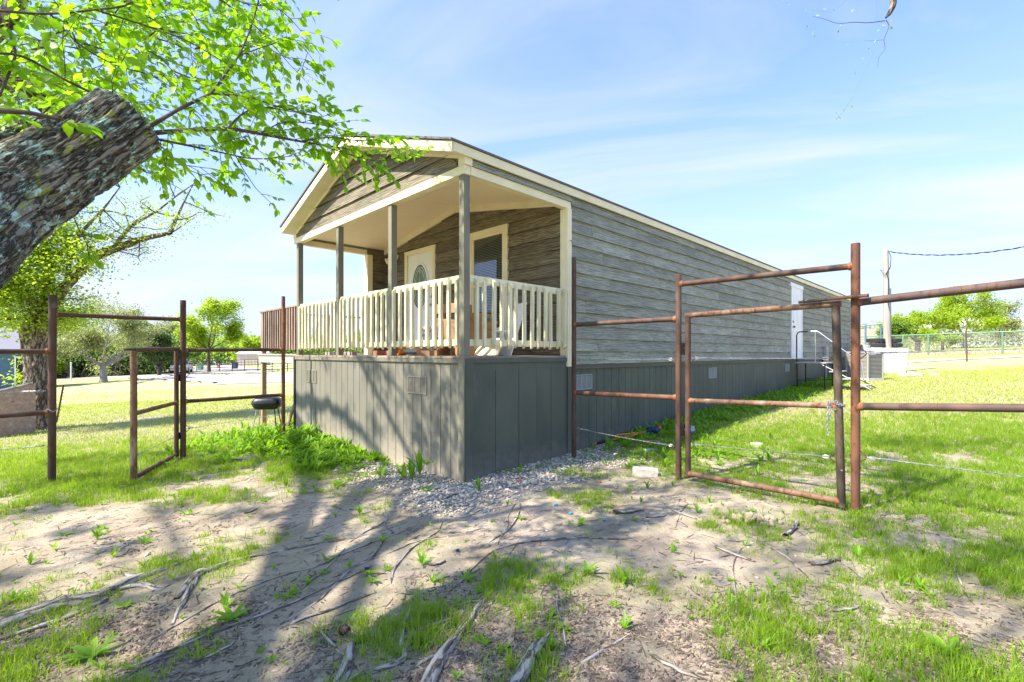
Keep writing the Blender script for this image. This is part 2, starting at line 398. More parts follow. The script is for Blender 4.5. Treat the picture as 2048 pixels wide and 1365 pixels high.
M['bark'] = bark_mat('tree_bark', (.05, .038, .028), (.16, .125, .09), (.30, .25, .19), sc_=15, disp=.03, st=(1, .3, 1))
M['bark_grey'] = bark_mat('grey_bark', (.16, .14, .12), (.30, .27, .24), (.46, .43, .39), sc_=3, disp=.02, st=(1, .3, 1))
M['twig'] = mat('twig_bark', (.11, .075, .055), .85, 0, (.06, .042, .033), scale=20)
M['leaf_near'] = leaf_mat('fresh_elm_leaf', (.20, .33, .012), (.11, .24, .010), (.50, .80, .015), .55)
M['leaf_yellow'] = leaf_mat('young_yellow_green_leaf', (.33, .40, .03), (.20, .30, .02), (.66, .80, .05), .5)
M['leaf_mid'] = leaf_mat('mid_green_leaf', (.20, .29, .04), (.11, .20, .025), (.45, .62, .08), .45)
M['leaf_olive'] = leaf_mat('olive_spring_leaf', (.33, .34, .12), (.22, .25, .08), (.55, .58, .20), .4)
M['leaf_dark'] = leaf_mat('dark_green_leaf', (.09, .14, .035), (.045, .085, .022), (.18, .28, .05), .3)
M['grass'] = leaf_mat('grass_blade', (.25, .36, .025), (.14, .26, .015), (.54, .70, .03), .45, rough=.6)
M['grass_far'] = leaf_mat('lawn_grass', (.50, .53, .10), (.30, .38, .05), (.70, .74, .14), .4, rough=.7)
M['weed'] = leaf_mat('broadleaf_weed', (.20, .36, .02), (.11, .26, .012), (.48, .74, .03), .42)
M['straw'] = leaf_mat('dry_grass', (.50, .42, .32), (.40, .33, .24), (.5, .42, .3), .2, rough=.8)
M['bluebit'] = mat('blue_plastic', (.02, .32, .62), .4)
M['redbit'] = mat('red_plastic', (.65, .07, .08), .4)
M['yellowbit'] = mat('yellow_plastic', (.65, .60, .20), .5)
M['navycloth'] = mat('navy_cloth', (.02, .05, .10), .85, 0, (.012, .03, .06), scale=20)
M['purplecloth'] = mat('dark_purple_rag', (.09, .07, .11), .9, 0, (.05, .04, .06), scale=20)
M['dung'] = mat('dried_dung', (.42, .34, .23), .95, 0, (.28, .22, .14), scale=25, bump=.004)
M['cone'] = mat('pine_cone_scale', (.11, .07, .045), .8, 0, (.06, .04, .028), scale=30)

def splash(m, z0, z1, col, amt=.75):
    """dried mud thrown up on the foot of the skirting"""
    nt = m.node_tree; N = nt.nodes; L = nt.links; b = N['Principled BSDF']
    src = b.inputs['Base Color'].links[0].from_socket
    tcn = N.new('ShaderNodeTexCoord'); sp = N.new('ShaderNodeSeparateXYZ'); L.new(tcn.outputs['Object'], sp.inputs[0])
    nz = N.new('ShaderNodeTexNoise'); nz.inputs['Scale'].default_value = 9; nz.inputs['Detail'].default_value = 8; nz.inputs['Roughness'].default_value = .75
    L.new(tcn.outputs['Object'], nz.inputs['Vector'])
    a = N.new('ShaderNodeMath'); a.operation = 'MULTIPLY_ADD'; L.new(nz.outputs['Fac'], a.inputs[0]); a.inputs[1].default_value = -.75; L.new(sp.outputs['Z'], a.inputs[2])
    mr = N.new('ShaderNodeMapRange'); mr.inputs[1].default_value = z0 - .37; mr.inputs[2].default_value = z1 - .37; mr.inputs[3].default_value = amt; mr.inputs[4].default_value = 0
    L.new(a.outputs[0], mr.inputs[0])
    mx = N.new('ShaderNodeMixRGB'); mx.inputs['Color2'].default_value = (*col, 1); L.new(mr.outputs[0], mx.inputs['Fac']); L.new(src, mx.inputs['Color1']); L.new(mx.outputs[0], b.inputs['Base Color'])
splash(M['skirt'], .02, .42, (.40, .33, .245)); splash(M['skirt_shade'], .0, .30, (.25, .215, .165), .5)

# ------------------------------------------------------------------ mesh helpers
def tag(o, label=None, cat=None, group=None, kind=None):
    if label: o['label'] = label
    if cat: o['category'] = cat
    if group: o['group'] = group
    if kind: o['kind'] = kind
    return o
def thing(name, label, cat, loc=(0, 0, 0), rz=0.0, group=None):
    o = bpy.data.objects.new(name, None); C.objects.link(o)
    o.location = loc; o.rotation_euler = (0, 0, rz); o.empty_display_size = .1
    return tag(o, label, cat, group)
class MB:
    def __init__(s): s.v = []; s.f = []
    def box(s, x0, x1, y0, y1, z0, z1):
        b = len(s.v)
        s.v += [(x0, y0, z0), (x1, y0, z0), (x1, y1, z0), (x0, y1, z0), (x0, y0, z1), (x1, y0, z1), (x1, y1, z1), (x0, y1, z1)]
        s.f += [tuple(b + i for i in q) for q in ((0, 3, 2, 1), (4, 5, 6, 7), (0, 1, 5, 4), (1, 2, 6, 5), (2, 3, 7, 6), (3, 0, 4, 7))]
        return s
    def prism(s, poly, axis, a, b_):
        """poly: list of 2D points, extruded along axis (0,1,2) from a to b"""
        n = len(poly); b = len(s.v)
        for t in (a, b_):
            for p in poly:
                q = list(p); q.insert(axis, t); s.v.append(tuple(q))
        s.f.append(tuple(b + i for i in range(n))[::-1]); s.f.append(tuple(b + n + i for i in range(n)))
        for i in range(n):
            j = (i + 1) % n; s.f.append((b + i, b + j, b + n + j, b + n + i))
        return s
    def tube(s, pts, r, seg=8, cap=True):
        pts = [Vector(p) for p in pts]; n = len(pts)
        rr = r if isinstance(r, (list, tuple)) else [r] * n
        t0 = (pts[1] - pts[0]).normalized()
        up = Vector((0, 0, 1)) if abs(t0.z) < .9 else Vector((1, 0, 0))
        a = t0.cross(up).normalized(); b = len(s.v)
        for i, p in enumerate(pts):
            t = (pts[min(i + 1, n - 1)] - pts[max(i - 1, 0)])
            if t.length < 1e-9: t = t0
            t.normalize()
            a = (a - t * a.dot(t))
            if a.length < 1e-6: a = t.orthogonal()
            a.normalize(); c = t.cross(a)
            for k in range(seg):
                an = 2 * PI * k / seg
                s.v.append(tuple(p + (a * math.cos(an) + c * math.sin(an)) * rr[i]))
        for i in range(n - 1):
            for k in range(seg):
                k2 = (k + 1) % seg
                s.f.append((b + i * seg + k, b + i * seg + k2, b + (i + 1) * seg + k2, b + (i + 1) * seg + k))
        if cap:
            s.f.append(tuple(b + k for k in range(seg))[::-1]); s.f.append(tuple(b + (n - 1) * seg + k for k in range(seg)))
        return s
    def lathe(s, prof, seg=16, cx=0, cy=0):
        b = len(s.v); n = len(prof)
        for (r, z) in prof:
            for k in range(seg):
                an = 2 * PI * k / seg; s.v.append((cx + r * math.cos(an), cy + r * math.sin(an), z))
        for i in range(n - 1):
            for k in range(seg):
                k2 = (k + 1) % seg; s.f.append((b + i * seg + k, b + i * seg + k2, b + (i + 1) * seg + k2, b + (i + 1) * seg + k))
        s.f.append(tuple(b + k for k in range(seg))[::-1]); s.f.append(tuple(b + (n - 1) * seg + k for k in range(seg)))
        return s
    def mesh(s, name, m, smooth=False, bevel=0):
        me = bpy.data.meshes.new(name); me.from_pydata(s.v, [], s.f); me.update()
        if m: me.materials.append(m)
        if smooth:
            me.polygons.foreach_set('use_smooth', [True] * len(me.polygons))
        return me
    def build(s, name, m, parent=None, smooth=False, bevel=0.0):
        o = bpy.data.objects.new(name, s.mesh(name, m, smooth)); C.objects.link(o)
        if parent: o.parent = parent
        if bevel:
            bv = o.modifiers.new('bevel', 'BEVEL'); bv.width = bevel; bv.segments = 2; bv.limit_method = 'ANGLE'
        if smooth: smooth_by_angle(o)
        return o
def smooth_by_angle(o, ang=40):
    me = o.data
    try: me.set_sharp_from_angle(angle=R(ang))
    except Exception: pass
def link(name, me, parent=None, loc=(0, 0, 0), rot=(0, 0, 0), scale=(1, 1, 1)):
    o = bpy.data.objects.new(name, me); C.objects.link(o)
    if parent: o.parent = parent
    o.location = loc; o.rotation_euler = rot; o.scale = scale
    return o
def npmesh(name, verts, faces, m, attrs=None, smooth=False, uv=None, mats=None, midx=None):
    """faces: list of (k, array[n,k])"""
    me = bpy.data.meshes.new(name)
    verts = np.ascontiguousarray(verts, dtype=np.float32)
    me.vertices.add(len(verts)); me.vertices.foreach_set('co', verts.ravel())
    if not isinstance(faces, list): faces = [faces]
    nl = sum(f.size for f in faces); npoly = sum(len(f) for f in faces)
    me.loops.add(nl); me.polygons.add(npoly)
    li = np.concatenate([f.ravel() for f in faces]).astype(np.int32)
    me.loops.foreach_set('vertex_index', li)
    tot = np.concatenate([np.full(len(f), f.shape[1]) for f in faces]).astype(np.int32)
    st = np.concatenate([[0], np.cumsum(tot)[:-1]]).astype(np.int32)
    me.polygons.foreach_set('loop_start', st)
    try: me.polygons.foreach_set('loop_total', tot)
    except Exception: pass
    if smooth: me.polygons.foreach_set('use_smooth', np.ones(npoly, dtype=bool))
    if attrs:
        for k, a in attrs.items():
            at = me.attributes.new(k, 'FLOAT', 'POINT'); at.data.foreach_set('value', np.ascontiguousarray(a, dtype=np.float32))
    if uv is not None:
        l = me.uv_layers.new(name='UVMap'); l.data.foreach_set('uv', np.ascontiguousarray(uv[li], dtype=np.float32).ravel())
    me.update(calc_edges=True); me.validate()
    if m: me.materials.append(m)
    return me
def scatter(name, tv, tf, pos, ax, m, scale, rnd=None, parent=None, smooth=False):
    """copies of a small template joined in one mesh. ax: (n,3,3) rows = local x,y,z axes in the world; scale (n,) or (n,3)"""
    tv = np.asarray(tv, float); n = len(pos); k = len(tv)
    sc_ = np.asarray(scale, float)
    if sc_.ndim == 1: sc_ = sc_[:, None].repeat(3, 1)
    loc = tv[None] * sc_[:, None, :]
    V = np.einsum('nki,nij->nkj', loc, ax) + np.asarray(pos)[:, None, :]
    fs = []
    for f in tf:
        f = np.asarray(f)
        fs.append((f[None] + (np.arange(n) * k)[:, None, None]).reshape(-1, f.shape[1]))
    if rnd is None: rnd = rng.random(n)
    me = npmesh(name, V.reshape(-1, 3), fs, m, {'rnd': np.repeat(rnd, k)}, smooth)
    o = bpy.data.objects.new(name, me); C.objects.link(o)
    if parent: o.parent = parent
    return o
def norm(a): return a / np.maximum(np.linalg.norm(a, axis=-1, keepdims=True), 1e-9)
def frames(d, nrm=None, spin=None):
    """x along d, z near nrm"""
    d = norm(np.asarray(d, float)); n = len(d)
    if nrm is None: nrm = rng.normal(size=(n, 3))
    z = nrm - d * (nrm * d).sum(1)[:, None]; z = norm(z)
    y = np.cross(z, d)
    return np.stack([d, y, z], 1)

# leaf templates: x along the leaf from its stalk, folded a little along the midrib and drooping at the tip
LEAF_V = [(0, 0, 0), (.28, .26, .05), (.62, .25, .03), (1.0, 0, -.10), (.62, -.25, .03), (.28, -.26, .05), (.33, 0, 0), (.66, 0, -.03)]
LEAF_F = [np.array([(0, 6, 1), (0, 5, 6), (2, 7, 3), (7, 4, 3)]), np.array([(1, 6, 7, 2), (6, 5, 4, 7)])]
DIAM_V = [(0, 0, 0), (.5, .30, .06), (1, 0, -.05), (.5, -.30, .06)]
DIAM_F = [np.array([(0, 3, 2, 1)])]

# ------------------------------------------------------------------ ground
def build_ground():
    n = 430
    t = np.linspace(-1, 1, n)
    k = 6.6; Lh = 460.0
    g = Lh * np.sinh(k * t) / math.sinh(k)
    X, Y = np.meshgrid(g + .3, g + 4.4)
    Z = gz(X, Y)
    # gentle wear hollow, raised crust around the roots
    V = np.stack([X, Y, Z], -1).reshape(-1, 3)
    i = np.arange(n * n).reshape(n, n)
    F_ = np.stack([i[:-1, :-1], i[:-1, 1:], i[1:, 1:], i[1:, :-1]], -1).reshape(-1, 4)
    gr = grassy(X, Y); li = litter_m(X, Y); gm = gravel_m(X, Y)
    m = bpy.data.materials.new('ground_soil'); m.use_nodes = True
    nt = m.node_tree; N = nt.nodes; L = nt.links
    b = N['Principled BSDF']; b.inputs['Roughness'].default_value = .95; b.inputs['Specular IOR Level'].default_value = .15
    tcn = N.new('ShaderNodeTexCoord')
    def noise(s, d=7, r=.55, w=None):
        q = N.new('ShaderNodeTexNoise'); q.inputs['Scale'].default_value = s; q.inputs['Detail'].default_value = d; q.inputs['Roughness'].default_value = r
        L.new(tcn.outputs['Object'] if w is None else w, q.inputs['Vector']); return q.outputs['Fac']
    def ramp(src, a, ca, b_, cb):
        q = N.new('ShaderNodeValToRGB'); e = q.color_ramp.elements
        e[0].position = a; e[0].color = (*ca, 1); e[1].position = b_; e[1].color = (*cb, 1); L.new(src, q.inputs[0]); return q.outputs[0]
    def mix(f, a, b_):
        q = N.new('ShaderNodeMixRGB')
        L.new(f, q.inputs['Fac']); L.new(a, q.inputs['Color1'])
        if isinstance(b_, tuple): q.inputs['Color2'].default_value = (*b_, 1)
        else: L.new(b_, q.inputs['Color2'])
        return q.outputs[0]
    def attr(nm):
        q = N.new('ShaderNodeAttribute'); q.attribute_name = nm; return q.outputs['Fac']
    def mr(src, a, b_, c=0, d=1):
        q = N.new('ShaderNodeMapRange'); q.inputs[1].default_value = a; q.inputs[2].default_value = b_; q.inputs[3].default_value = c; q.inputs[4].default_value = d
        L.new(src, q.inputs[0]); return q.outputs[0]
    def mul(a, b_):
        q = N.new('ShaderNodeMath'); q.operation = 'MULTIPLY'; L.new(a, q.inputs[0])
        if isinstance(b_, float): q.inputs[1].default_value = b_
        else: L.new(b_, q.inputs[1])
        return q.outputs[0]
    soil = ramp(noise(1.6), .33, (.255, .200, .142), .68, (.475, .39, .285))
    soil = mix(mr(noise(38, 6, .7), .55, .70), soil, (.17, .13, .095))
    soil = mix(mr(noise(120, 3, .6), .60, .72), soil, (.52, .45, .36))
    lit = ramp(noise(60, 6, .7), .38, (.055, .040, .028), .66, (.25, .195, .145))
    c = mix(mul(attr('litter'), mr(noise(5, 6, .65), .44, .60, 0, .85)), soil, lit)
    gcol = ramp(noise(14, 6, .7), .32, (.18, .18, .08), .68, (.34, .33, .15))
    c = mix(mul(attr('grass'), mr(noise(9, 6, .7), .30, .62, .15, .85)), c, gcol)
    far = ramp(noise(.30, 8, .65), .34, (.32, .35, .11), .66, (.52, .50, .22))
    far2 = mix(mr(noise(2.6, 6, .7), .48, .66, 0, .5), far, (.16, .22, .06))
    far2 = mix(mr(noise(.11, 5, .6), .58, .72, 0, .7), far2, (.58, .52, .36))
    c = mix(attr('far'), c, far2)
    c = mix(mul(attr('gravel'), mr(noise(30, 4, .6), .35, .55)), c, (.33, .29, .24))
    L.new(c, b.inputs['Base Color'])
    bp = N.new('ShaderNodeBump'); bp.inputs['Distance'].default_value = .02
    ad = N.new('ShaderNodeMath'); ad.operation = 'ADD'
    L.new(noise(22, 10, .7), ad.inputs[0]); L.new(mul(noise(95, 6, .7), .35), ad.inputs[1])
    L.new(ad.outputs[0], bp.inputs['Height']); L.new(bp.outputs[0], b.inputs['Normal'])
    d = np.hypot(X, Y)
    me = npmesh('ground', V, F_, m, {'grass': gr.ravel(), 'litter': li.ravel(), 'gravel': gm.ravel(), 'far': sstep(11, 30, d).ravel()}, smooth=True)
    o = bpy.data.objects.new('ground', me); C.objects.link(o); tag(o, kind='structure')
build_ground()

def strip(name, rows, m, lift=.03, sub=14):
    """sheet following the terrain between two edge polylines; rows = list of ((xl,yl),(xr,yr))"""
    V = []; nr = len(rows)
    pts = []
    for i in range(nr - 1):
        for k in range(sub):
            t = k / sub
            pts.append([((1 - t) * rows[i][j][0] + t * rows[i + 1][j][0], (1 - t) * rows[i][j][1] + t * rows[i + 1][j][1]) for j in (0, 1)])
    pts.append(rows[-1])
    nc = 10
    for a, b in pts:
        for c in range(nc + 1):
            s = c / nc; x = a[0] * (1 - s) + b[0] * s; y = a[1] * (1 - s) + b[1] * s
            if c in (0, nc):
                w = 1.6 * (vnoise(x * .9, y * .9, 5) - .5); x += w * .7; y += w
            V.append((x, y, gzf(x, y) + lift))
    n = len(pts); F_ = np.array([(i * (nc + 1) + c, i * (nc + 1) + c + 1, (i + 1) * (nc + 1) + c + 1, (i + 1) * (nc + 1) + c) for i in range(n - 1) for c in range(nc)])
    me = npmesh(name, np.array(V), F_, m)
    o = bpy.data.objects.new(name, me); C.objects.link(o); tag(o, kind='structure'); return o
M['drive'] = mat('crushed_limestone', (.42, .385, .33), .95, 0, (.31, .28, .23), scale=.6, bump=.02, bscale=8, coord='Object', extra=[((.35, .36, .17), .5, .62, (1, 1, 1), .12)])
def G(px, py):
    """where the sight line through a pixel meets the sloping yard (plane part)"""
    tx = (px - 1024) / F; ty = (HY - py) / F
    Y = (EYE + .054) / ((.0378 * tx + .0098) - ty)
    return (tx * Y, Y)
strip('driveway', [(G(30, 758), G(30, 750)), (G(250, 757), G(250, 748)), (G(345, 762), G(345, 747)), (G(440, 769), G(440, 750)), (G(560, 766), G(560, 748)), (G(760, 762), G(760, 752)), (G(1000, 760), G(1000, 752))], M['drive'])
strip('access_road', [(G(300, 746), G(560, 748)), (G(392, 735), G(520, 741)), (G(430, 728.5), G(470, 730)), (G(400, 723), G(440, 723.5))], M['drive'], lift=.06)
strip('dirt_track', [((19.5, 24.6), (19.3, 25.4)), ((24, 26.0), (23.3, 26.9)), ((30, 26.4), (29.5, 27.6)), ((38, 26.4), (38, 28.0)), ((48, 27.4), (48, 29))], M['drive'], lift=.03)

# ------------------------------------------------------------------ the mobile home
ZB = 1.466                                   # top of the porch deck
home = thing('mobile_home', 'long grey wood-sided mobile home with cream trim, covered front porch and slatted railing', 'house', (HO[0], HO[1], 0), PI / 4)
W = 5.05; LEN = 21.4; PU = 1.87
ZE = 3.87; ZR = 4.734; OF = .23; OS = .05
SL = (ZR - ZE) / (W / 2 + OS)
def roofz(v): return ZR - SL * abs(v - W / 2)

_bc = {}
def board(xb0, xb1, xt0, xt1, h, mt_='siding'):
    """one lap board: bottom edge proud, top edge tucked in; x along the board, -y outward, z up"""
    key = tuple(round(q, 3) for q in (xb0 - xb0, xb1 - xb0, xt0 - xb0, xt1 - xb0, h)) + (mt_,)
    if key not in _bc:
        a, b, c, d, hh, _ = key
        m = MB(); t = .033; t2 = .004
        v = [(a, -t, 0), (b, -t, 0), (b, 0, 0), (a, 0, 0), (c, -t2, hh), (d, -t2, hh), (d, 0, hh), (c, 0, hh)]
        m.v += v; m.f += [(0, 3, 2, 1), (4, 5, 6, 7), (0, 1, 5, 4), (1, 2, 6, 5), (2, 3, 7, 6), (3, 0, 4, 7)]
        _bc[key] = m.mesh('siding_board', M[mt_])
    return _bc[key]
# long wall: rows of boards with staggered butt joints
EXPO = .19
r0 = 1.34
row = 0
while r0 + row * EXPO < 3.75:
    z0 = r0 + row * EXPO; z1 = min(z0 + EXPO + .004, 3.757)
    us = 1.952
    segs = []
    if row == 12:
        segs.append((.102, 1.952, max(z0, 3.662)))
    u = us; off = [1.9, .65, 2.35, 1.25, .35, 2.0, 1.0, 2.6, .8, 1.6, .5, 2.2, 1.4][row % 13]
    cuts = [us + off + 2.65 * k for k in range(0, 9)]
    cuts = [us] + [c for c in cuts if us + .12 < c < LEN - .12] + [LEN]
    for a, b in zip(cuts[:-1], cuts[1:]):
        # leave the side door opening (12.62-13.80) free
        if z0 < 3.60 and a < 13.80 and b > 12.62:
            if a < 12.62: segs.append((a, 12.62, z0))
            if b > 13.80: segs.append((13.80, b, z0))
        else: segs.append((a, b, z0))
    for (a, b, zz0) in segs:
        if b - a < .03: continue
        link('siding_board', board(0, b - a - .006, 0, b - a - .006, z1 - zz0), home, (a, 0, zz0))
    row += 1
# porch back wall, cut round the door and window; gable front
def wall_boards(u, v0, v1, z0, ztop, holes, topf):
    k = 0
    z = z0
    while z < ztop:
        zt = z + EXPO
        spans = [(v0, v1)]
        for (a, b, h0, h1) in holes:
            if zt > h0 + .02 and z < h1 - .02:
                ns = []
                for (s, e) in spans:
                    if a > s: ns.append((s, min(a, e)))
                    if b < e: ns.append((max(b, s), e))
                ns = [q for q in ns if q[1] - q[0] > .02]
                spans = ns
        for (s, e) in spans:
            b0, b1 = topf(z); t0, t1 = topf(zt)
            bs, be = max(s, b0), min(e, b1); ts, te = max(s, t0), min(e, t1)
            zz = zt
            if be - bs < .05: continue
            if te <= ts:
                mid = (bs + be) / 2; ts = te = mid; 
                zz = z + (be - bs) / 2 * SL if (be - bs) / 2 * SL < EXPO else zt
            # x = -v because the wall is turned by -90 degrees
            me = board(0, be - bs, be - te, be - ts, zz - z + (.003 if zz == zt else 0), 'siding_shade_brown')
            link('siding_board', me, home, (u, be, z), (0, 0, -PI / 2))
        z = zt; k += 1
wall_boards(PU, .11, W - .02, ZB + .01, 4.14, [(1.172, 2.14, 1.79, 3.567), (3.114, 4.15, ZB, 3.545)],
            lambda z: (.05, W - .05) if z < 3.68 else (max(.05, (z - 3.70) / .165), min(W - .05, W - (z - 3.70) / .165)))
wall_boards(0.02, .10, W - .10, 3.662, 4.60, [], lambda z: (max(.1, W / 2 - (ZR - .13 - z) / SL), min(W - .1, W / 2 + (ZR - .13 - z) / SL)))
# solid cores behind the siding
MB().box(PU + .002, LEN, .002, W - .002, 1.30, 3.80).build('wall_core', M['grey_paint'], home)
MB().prism([(.03, 3.60), (W - .03, 3.60), (W - .03, roofz(W - .03) - .14), (W / 2, ZR - .14), (.03, roofz(.03) - .14)], 0, .022, .10).build('gable_core', M['grey_paint'], home)
MB().prism([(.03, 3.78), (W - .03, 3.78), (W / 2, ZR - .13)], 0, LEN - .1, LEN).build('rear_gable', M['grey_paint'], home)
# roof with dark shingles
rf = MB().prism([(-OS - .02, ZE - .02), (W / 2, ZR + .0), (W + OS + .02, ZE - .02), (W + OS + .02, ZE + .006), (W / 2, ZR + .028), (-OS - .02, ZE + .006)], 0, -OF - .02, LEN + .15).build('roof', M['shingle'], home)
for s, nm in ((0, 'r'), (1, 'l')):
    v0 = -OS - .005 if s == 0 else W + OS - .02
    MB().box(-OF + .001, LEN + .13, v0, v0 + .025, 3.745, 3.848).build('eave_fascia', M['cream'], rf)
    # raking boards on the gable end
    a, b = (-OS - .005, W / 2) if s == 0 else (W / 2, W + OS + .005)
    d = .118
    MB().prism([(a, roofz(a) - .022), (b, roofz(b) - .022), (b, roofz(b) - d - .022), (a, roofz(a) - d - .022)], 0, -OF - .001, -OF + .024).build('rake_board', M['cream'], rf)
    aa, bb = (-OS + .02, W / 2) if s == 0 else (W / 2, W + OS - .02)
    MB().prism([(aa, roofz(aa) - .105), (bb, roofz(bb) - .105), (bb, roofz(bb) - .125), (aa, roofz(aa) - .125)], 0, -OF + .024, .018).build('soffit', M['cream'], rf)
    # frieze board below the soffit
    a2, b2 = (.0, W / 2) if s == 0 else (W / 2, W)
    MB().prism([(a2, roofz(a2) - .125), (b2, roofz(b2) - .125), (b2, roofz(b2) - .185), (a2, roofz(a2) - .16)], 0, -.012, .020).build('frieze_board', M['cream'], rf)
# porch beams and corner boards
MB().box(-.014, .085, 0, W, 3.562, 3.662).build('porch_beam', M['cream'], home, bevel=.003)
MB().box(.086, 1.95, -.012, .085, 3.562, 3.662).build('porch_beam', M['cream'], home, bevel=.003)
MB().box(.086, 1.44, W - .085, W + .012, 3.562, 3.662).build('porch_beam', M['cream'], home, bevel=.003)
MB().box(-.016, .10, -.022, .10, 3.664, 3.775).build('corner_board', M['cream'], home, bevel=.003)
MB().box(-.016, .10, W - .10, W + .022, 3.664, 3.775).build('corner_board', M['cream'], home, bevel=.003)
MB().box(.10, 1.95, .010, .09, 3.664, 3.757).build('beam_infill', M['grey_paint'], home)
MB().box(1.852, 1.95, -.026, .11, 1.31, 3.561).build('corner_board', M['cream'], home, bevel=.003)
MB().box(.10, 1.44, W - .09, W - .010, 3.664, 3.757).build('beam_infill', M['grey_paint'], home)
# left return of the wall, with its cream corner board
MB().box(1.44, PU, W - .11, W, ZB + .002, 3.70).build('wall_return', M['siding_shade_brown'], home)
MB().box(1.425, 1.54, W - .135, W + .02, ZB + .002, 3.561).build('corner_board', M['cream'], home, bevel=.003)
MB().box(1.54, LEN, W + .001, W + .02, 1.34, 3.75).build('left_wall', M['siding'], home)
# vaulted porch ceiling and its trim
for s in (0, 1):
    vv = [(.085, 3.705), (W / 2, 4.115)] if s == 0 else [(W / 2, 4.115), (W - .085, 3.705)]
    MB().prism([vv[0], vv[1], (vv[1][0], vv[1][1] + .02), (vv[0][0], vv[0][1] + .02)], 0, .086, PU).build('ceiling_panel', M['ceiling'], home)
    MB().prism([(vv[0][0], vv[0][1] - .001), (vv[1][0], vv[1][1] - .001), (vv[1][0], vv[1][1] - .10), (vv[0][0], vv[0][1] - .10)], 0, PU - .05, PU - .002).build('ceiling_trim', M['cream'], home)
MB().box(.086, .10, .085, W - .085, 3.60, 3.71).build('beam_lining', M['ceiling'], home)
# deck: boards run front to back so that their ends show
nb = 36; bw = W / nb
for i in range(nb):
    link('deck_board', MB().box(-.022, PU - .001, i * bw + .003, (i + 1) * bw - .003, ZB - .026, ZB).mesh('deck_board', M['deck']), home, (random.uniform(-.006, .006), 0, 0))
MB().box(0.005, 1.94, .005, W - .005, 1.30, ZB - .027).build('deck_frame', M['grey_paint'], home)

# skirting panels with vertical grooves
def groove_panel(name, x0, x1, z0, z1, m, parent, side, first=.0, sp=.2, at=0.0):
    prof = []
    x = x0
    g = x0 + first
    prof.append((x0, 0))
    while g < x1 - .02:
        if g > x0 + .02: prof += [(g - .006, 0), (g - .004, .008), (g + .004, .008), (g + .006, 0)]
        g += sp
    prof.append((x1, 0))
    v = []; f = []
    for (a, d) in prof:
        for z in (z0, z1):
            v.append((a, at + d, z) if side == 'side' else (at + d, a, z))
    for i in range(len(prof) - 1):
        q = (2 * i, 2 * i + 2, 2 * i + 3, 2 * i + 1)
        f.append(q if side == 'side' else q[::-1])
    n = len(v); th = .02
    for (a, d) in (prof[0], prof[-1]):
        for z in (z0, z1): v.append((a, at + th, z) if side == 'side' else (at + th, a, z))
    f += [(0, 1, n + 1, n), (n - 2, n, n + 2, n - 1)][:1]
    mb = MB(); mb.v = v; mb.f = f
    return mb.build(name, m, parent)
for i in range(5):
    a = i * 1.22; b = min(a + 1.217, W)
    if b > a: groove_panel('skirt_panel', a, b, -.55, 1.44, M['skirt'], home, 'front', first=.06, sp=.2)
groove_panel('skirt_panel', 0, 1.22, -.55, 1.44, M['skirt_shade'], home, 'side', first=.48, sp=.41, at=.0)
groove_panel('skirt_panel', 1.223, 1.95, -.55, 1.44, M['skirt_shade'], home, 'side', first=.30, sp=.41, at=.0)
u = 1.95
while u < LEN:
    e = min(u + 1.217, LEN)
    groove_panel('skirt_panel', u, e, -.55, 1.29, M['skirt_shade'], home, 'side', first=.08, sp=.2, at=.022)
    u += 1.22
MB().box(.03, LEN - .03, .05, W - .02, -.5, 1.28).build('skirt_core', M['dark'], home)
MB().box(.01, .03, 0, W, -.5, 1.42).build('skirt_backing', M['dark'], home)
tr = M['grey_paint']
MB().box(-.022, -.002, .09, W - .05, 1.385, 1.438).build('skirt_trim', tr, home, bevel=.002)
MB().box(-.024, -.001, -.012, .088, -.5, 1.437).build('skirt_trim', tr, home, bevel=.002)
MB().box(-.0235, -.001, W - .048, W + .01, -.5, 1.437).build('skirt_trim', M['dark'], home)
MB().box(.0, .115, -.020, -.0015, -.5, 1.437).build('skirt_trim', M['skirt_shade'], home, bevel=.002)
MB().box(.116, 1.94, -.020, -.0015, 1.385, 1.438).build('skirt_trim', M['skirt_shade'], home, bevel=.002)
MB().box(1.87, 1.985, -.0205, -.0015, -.5, 1.384).build('skirt_trim', M['skirt_shade'], home, bevel=.002)
MB().box(1.941, 1.985, -.0215, -.0015, 1.27, 1.384).build('skirt_trim', M['skirt_shade'], home, bevel=.002)
MB().box(1.986, LEN, -.010, .018, 1.27, 1.322).build('skirt_trim', M['skirt_shade'], home, bevel=.002)
# skirting vents: three louvred bays in a frame
def vent(at, x, z, w, h, side, m, bays=3):
    fr = MB(); lou = MB()
    def B(mb, a0, a1, d0, d1, z0, z1):
        if side == 'side': mb.box(a0, a1, at - d1, at - d0, z0, z1)
        else: mb.box(at - d1, at - d0, a0, a1, z0, z1)
    B(fr, x, x + w, .001, .010, z, z + .014); B(fr, x, x + w, .001, .010, z + h - .014, z + h)
    for i in range(bays + 1):
        c = x + (w - .014) * i / bays; B(fr, c, c + .014, .0012, .011, z + .0145, z + h - .0145)
    o = fr.build('vent', m, home)
    n = 12
    for i in range(n):
        zz = z + .02 + (h - .04) * i / n; B(lou, x + .014, x + w - .014, .0008, .007, zz, zz + (h - .04) / n * .55)
    lou.build('louvre', m, o)
vent(-.001, .745, .98, .43, .225, 'front', M['vent_front'])
vent(-.001, 4.05, .98, .42, .225, 'front', M['vent_front'])
for uu in (2.08, 6.75, 12.2):
    vent(.021, uu, .96, .42, .225, 'side', M['vent'])

# posts
for vp in (.065, 1.64, 3.27, 4.93):
    mb = MB(); a = .045
    mb.box(.004, .094, vp - a, vp + a, ZB, 3.561)
    mb.build('porch_post', M['grey_paint'], home, bevel=.004)
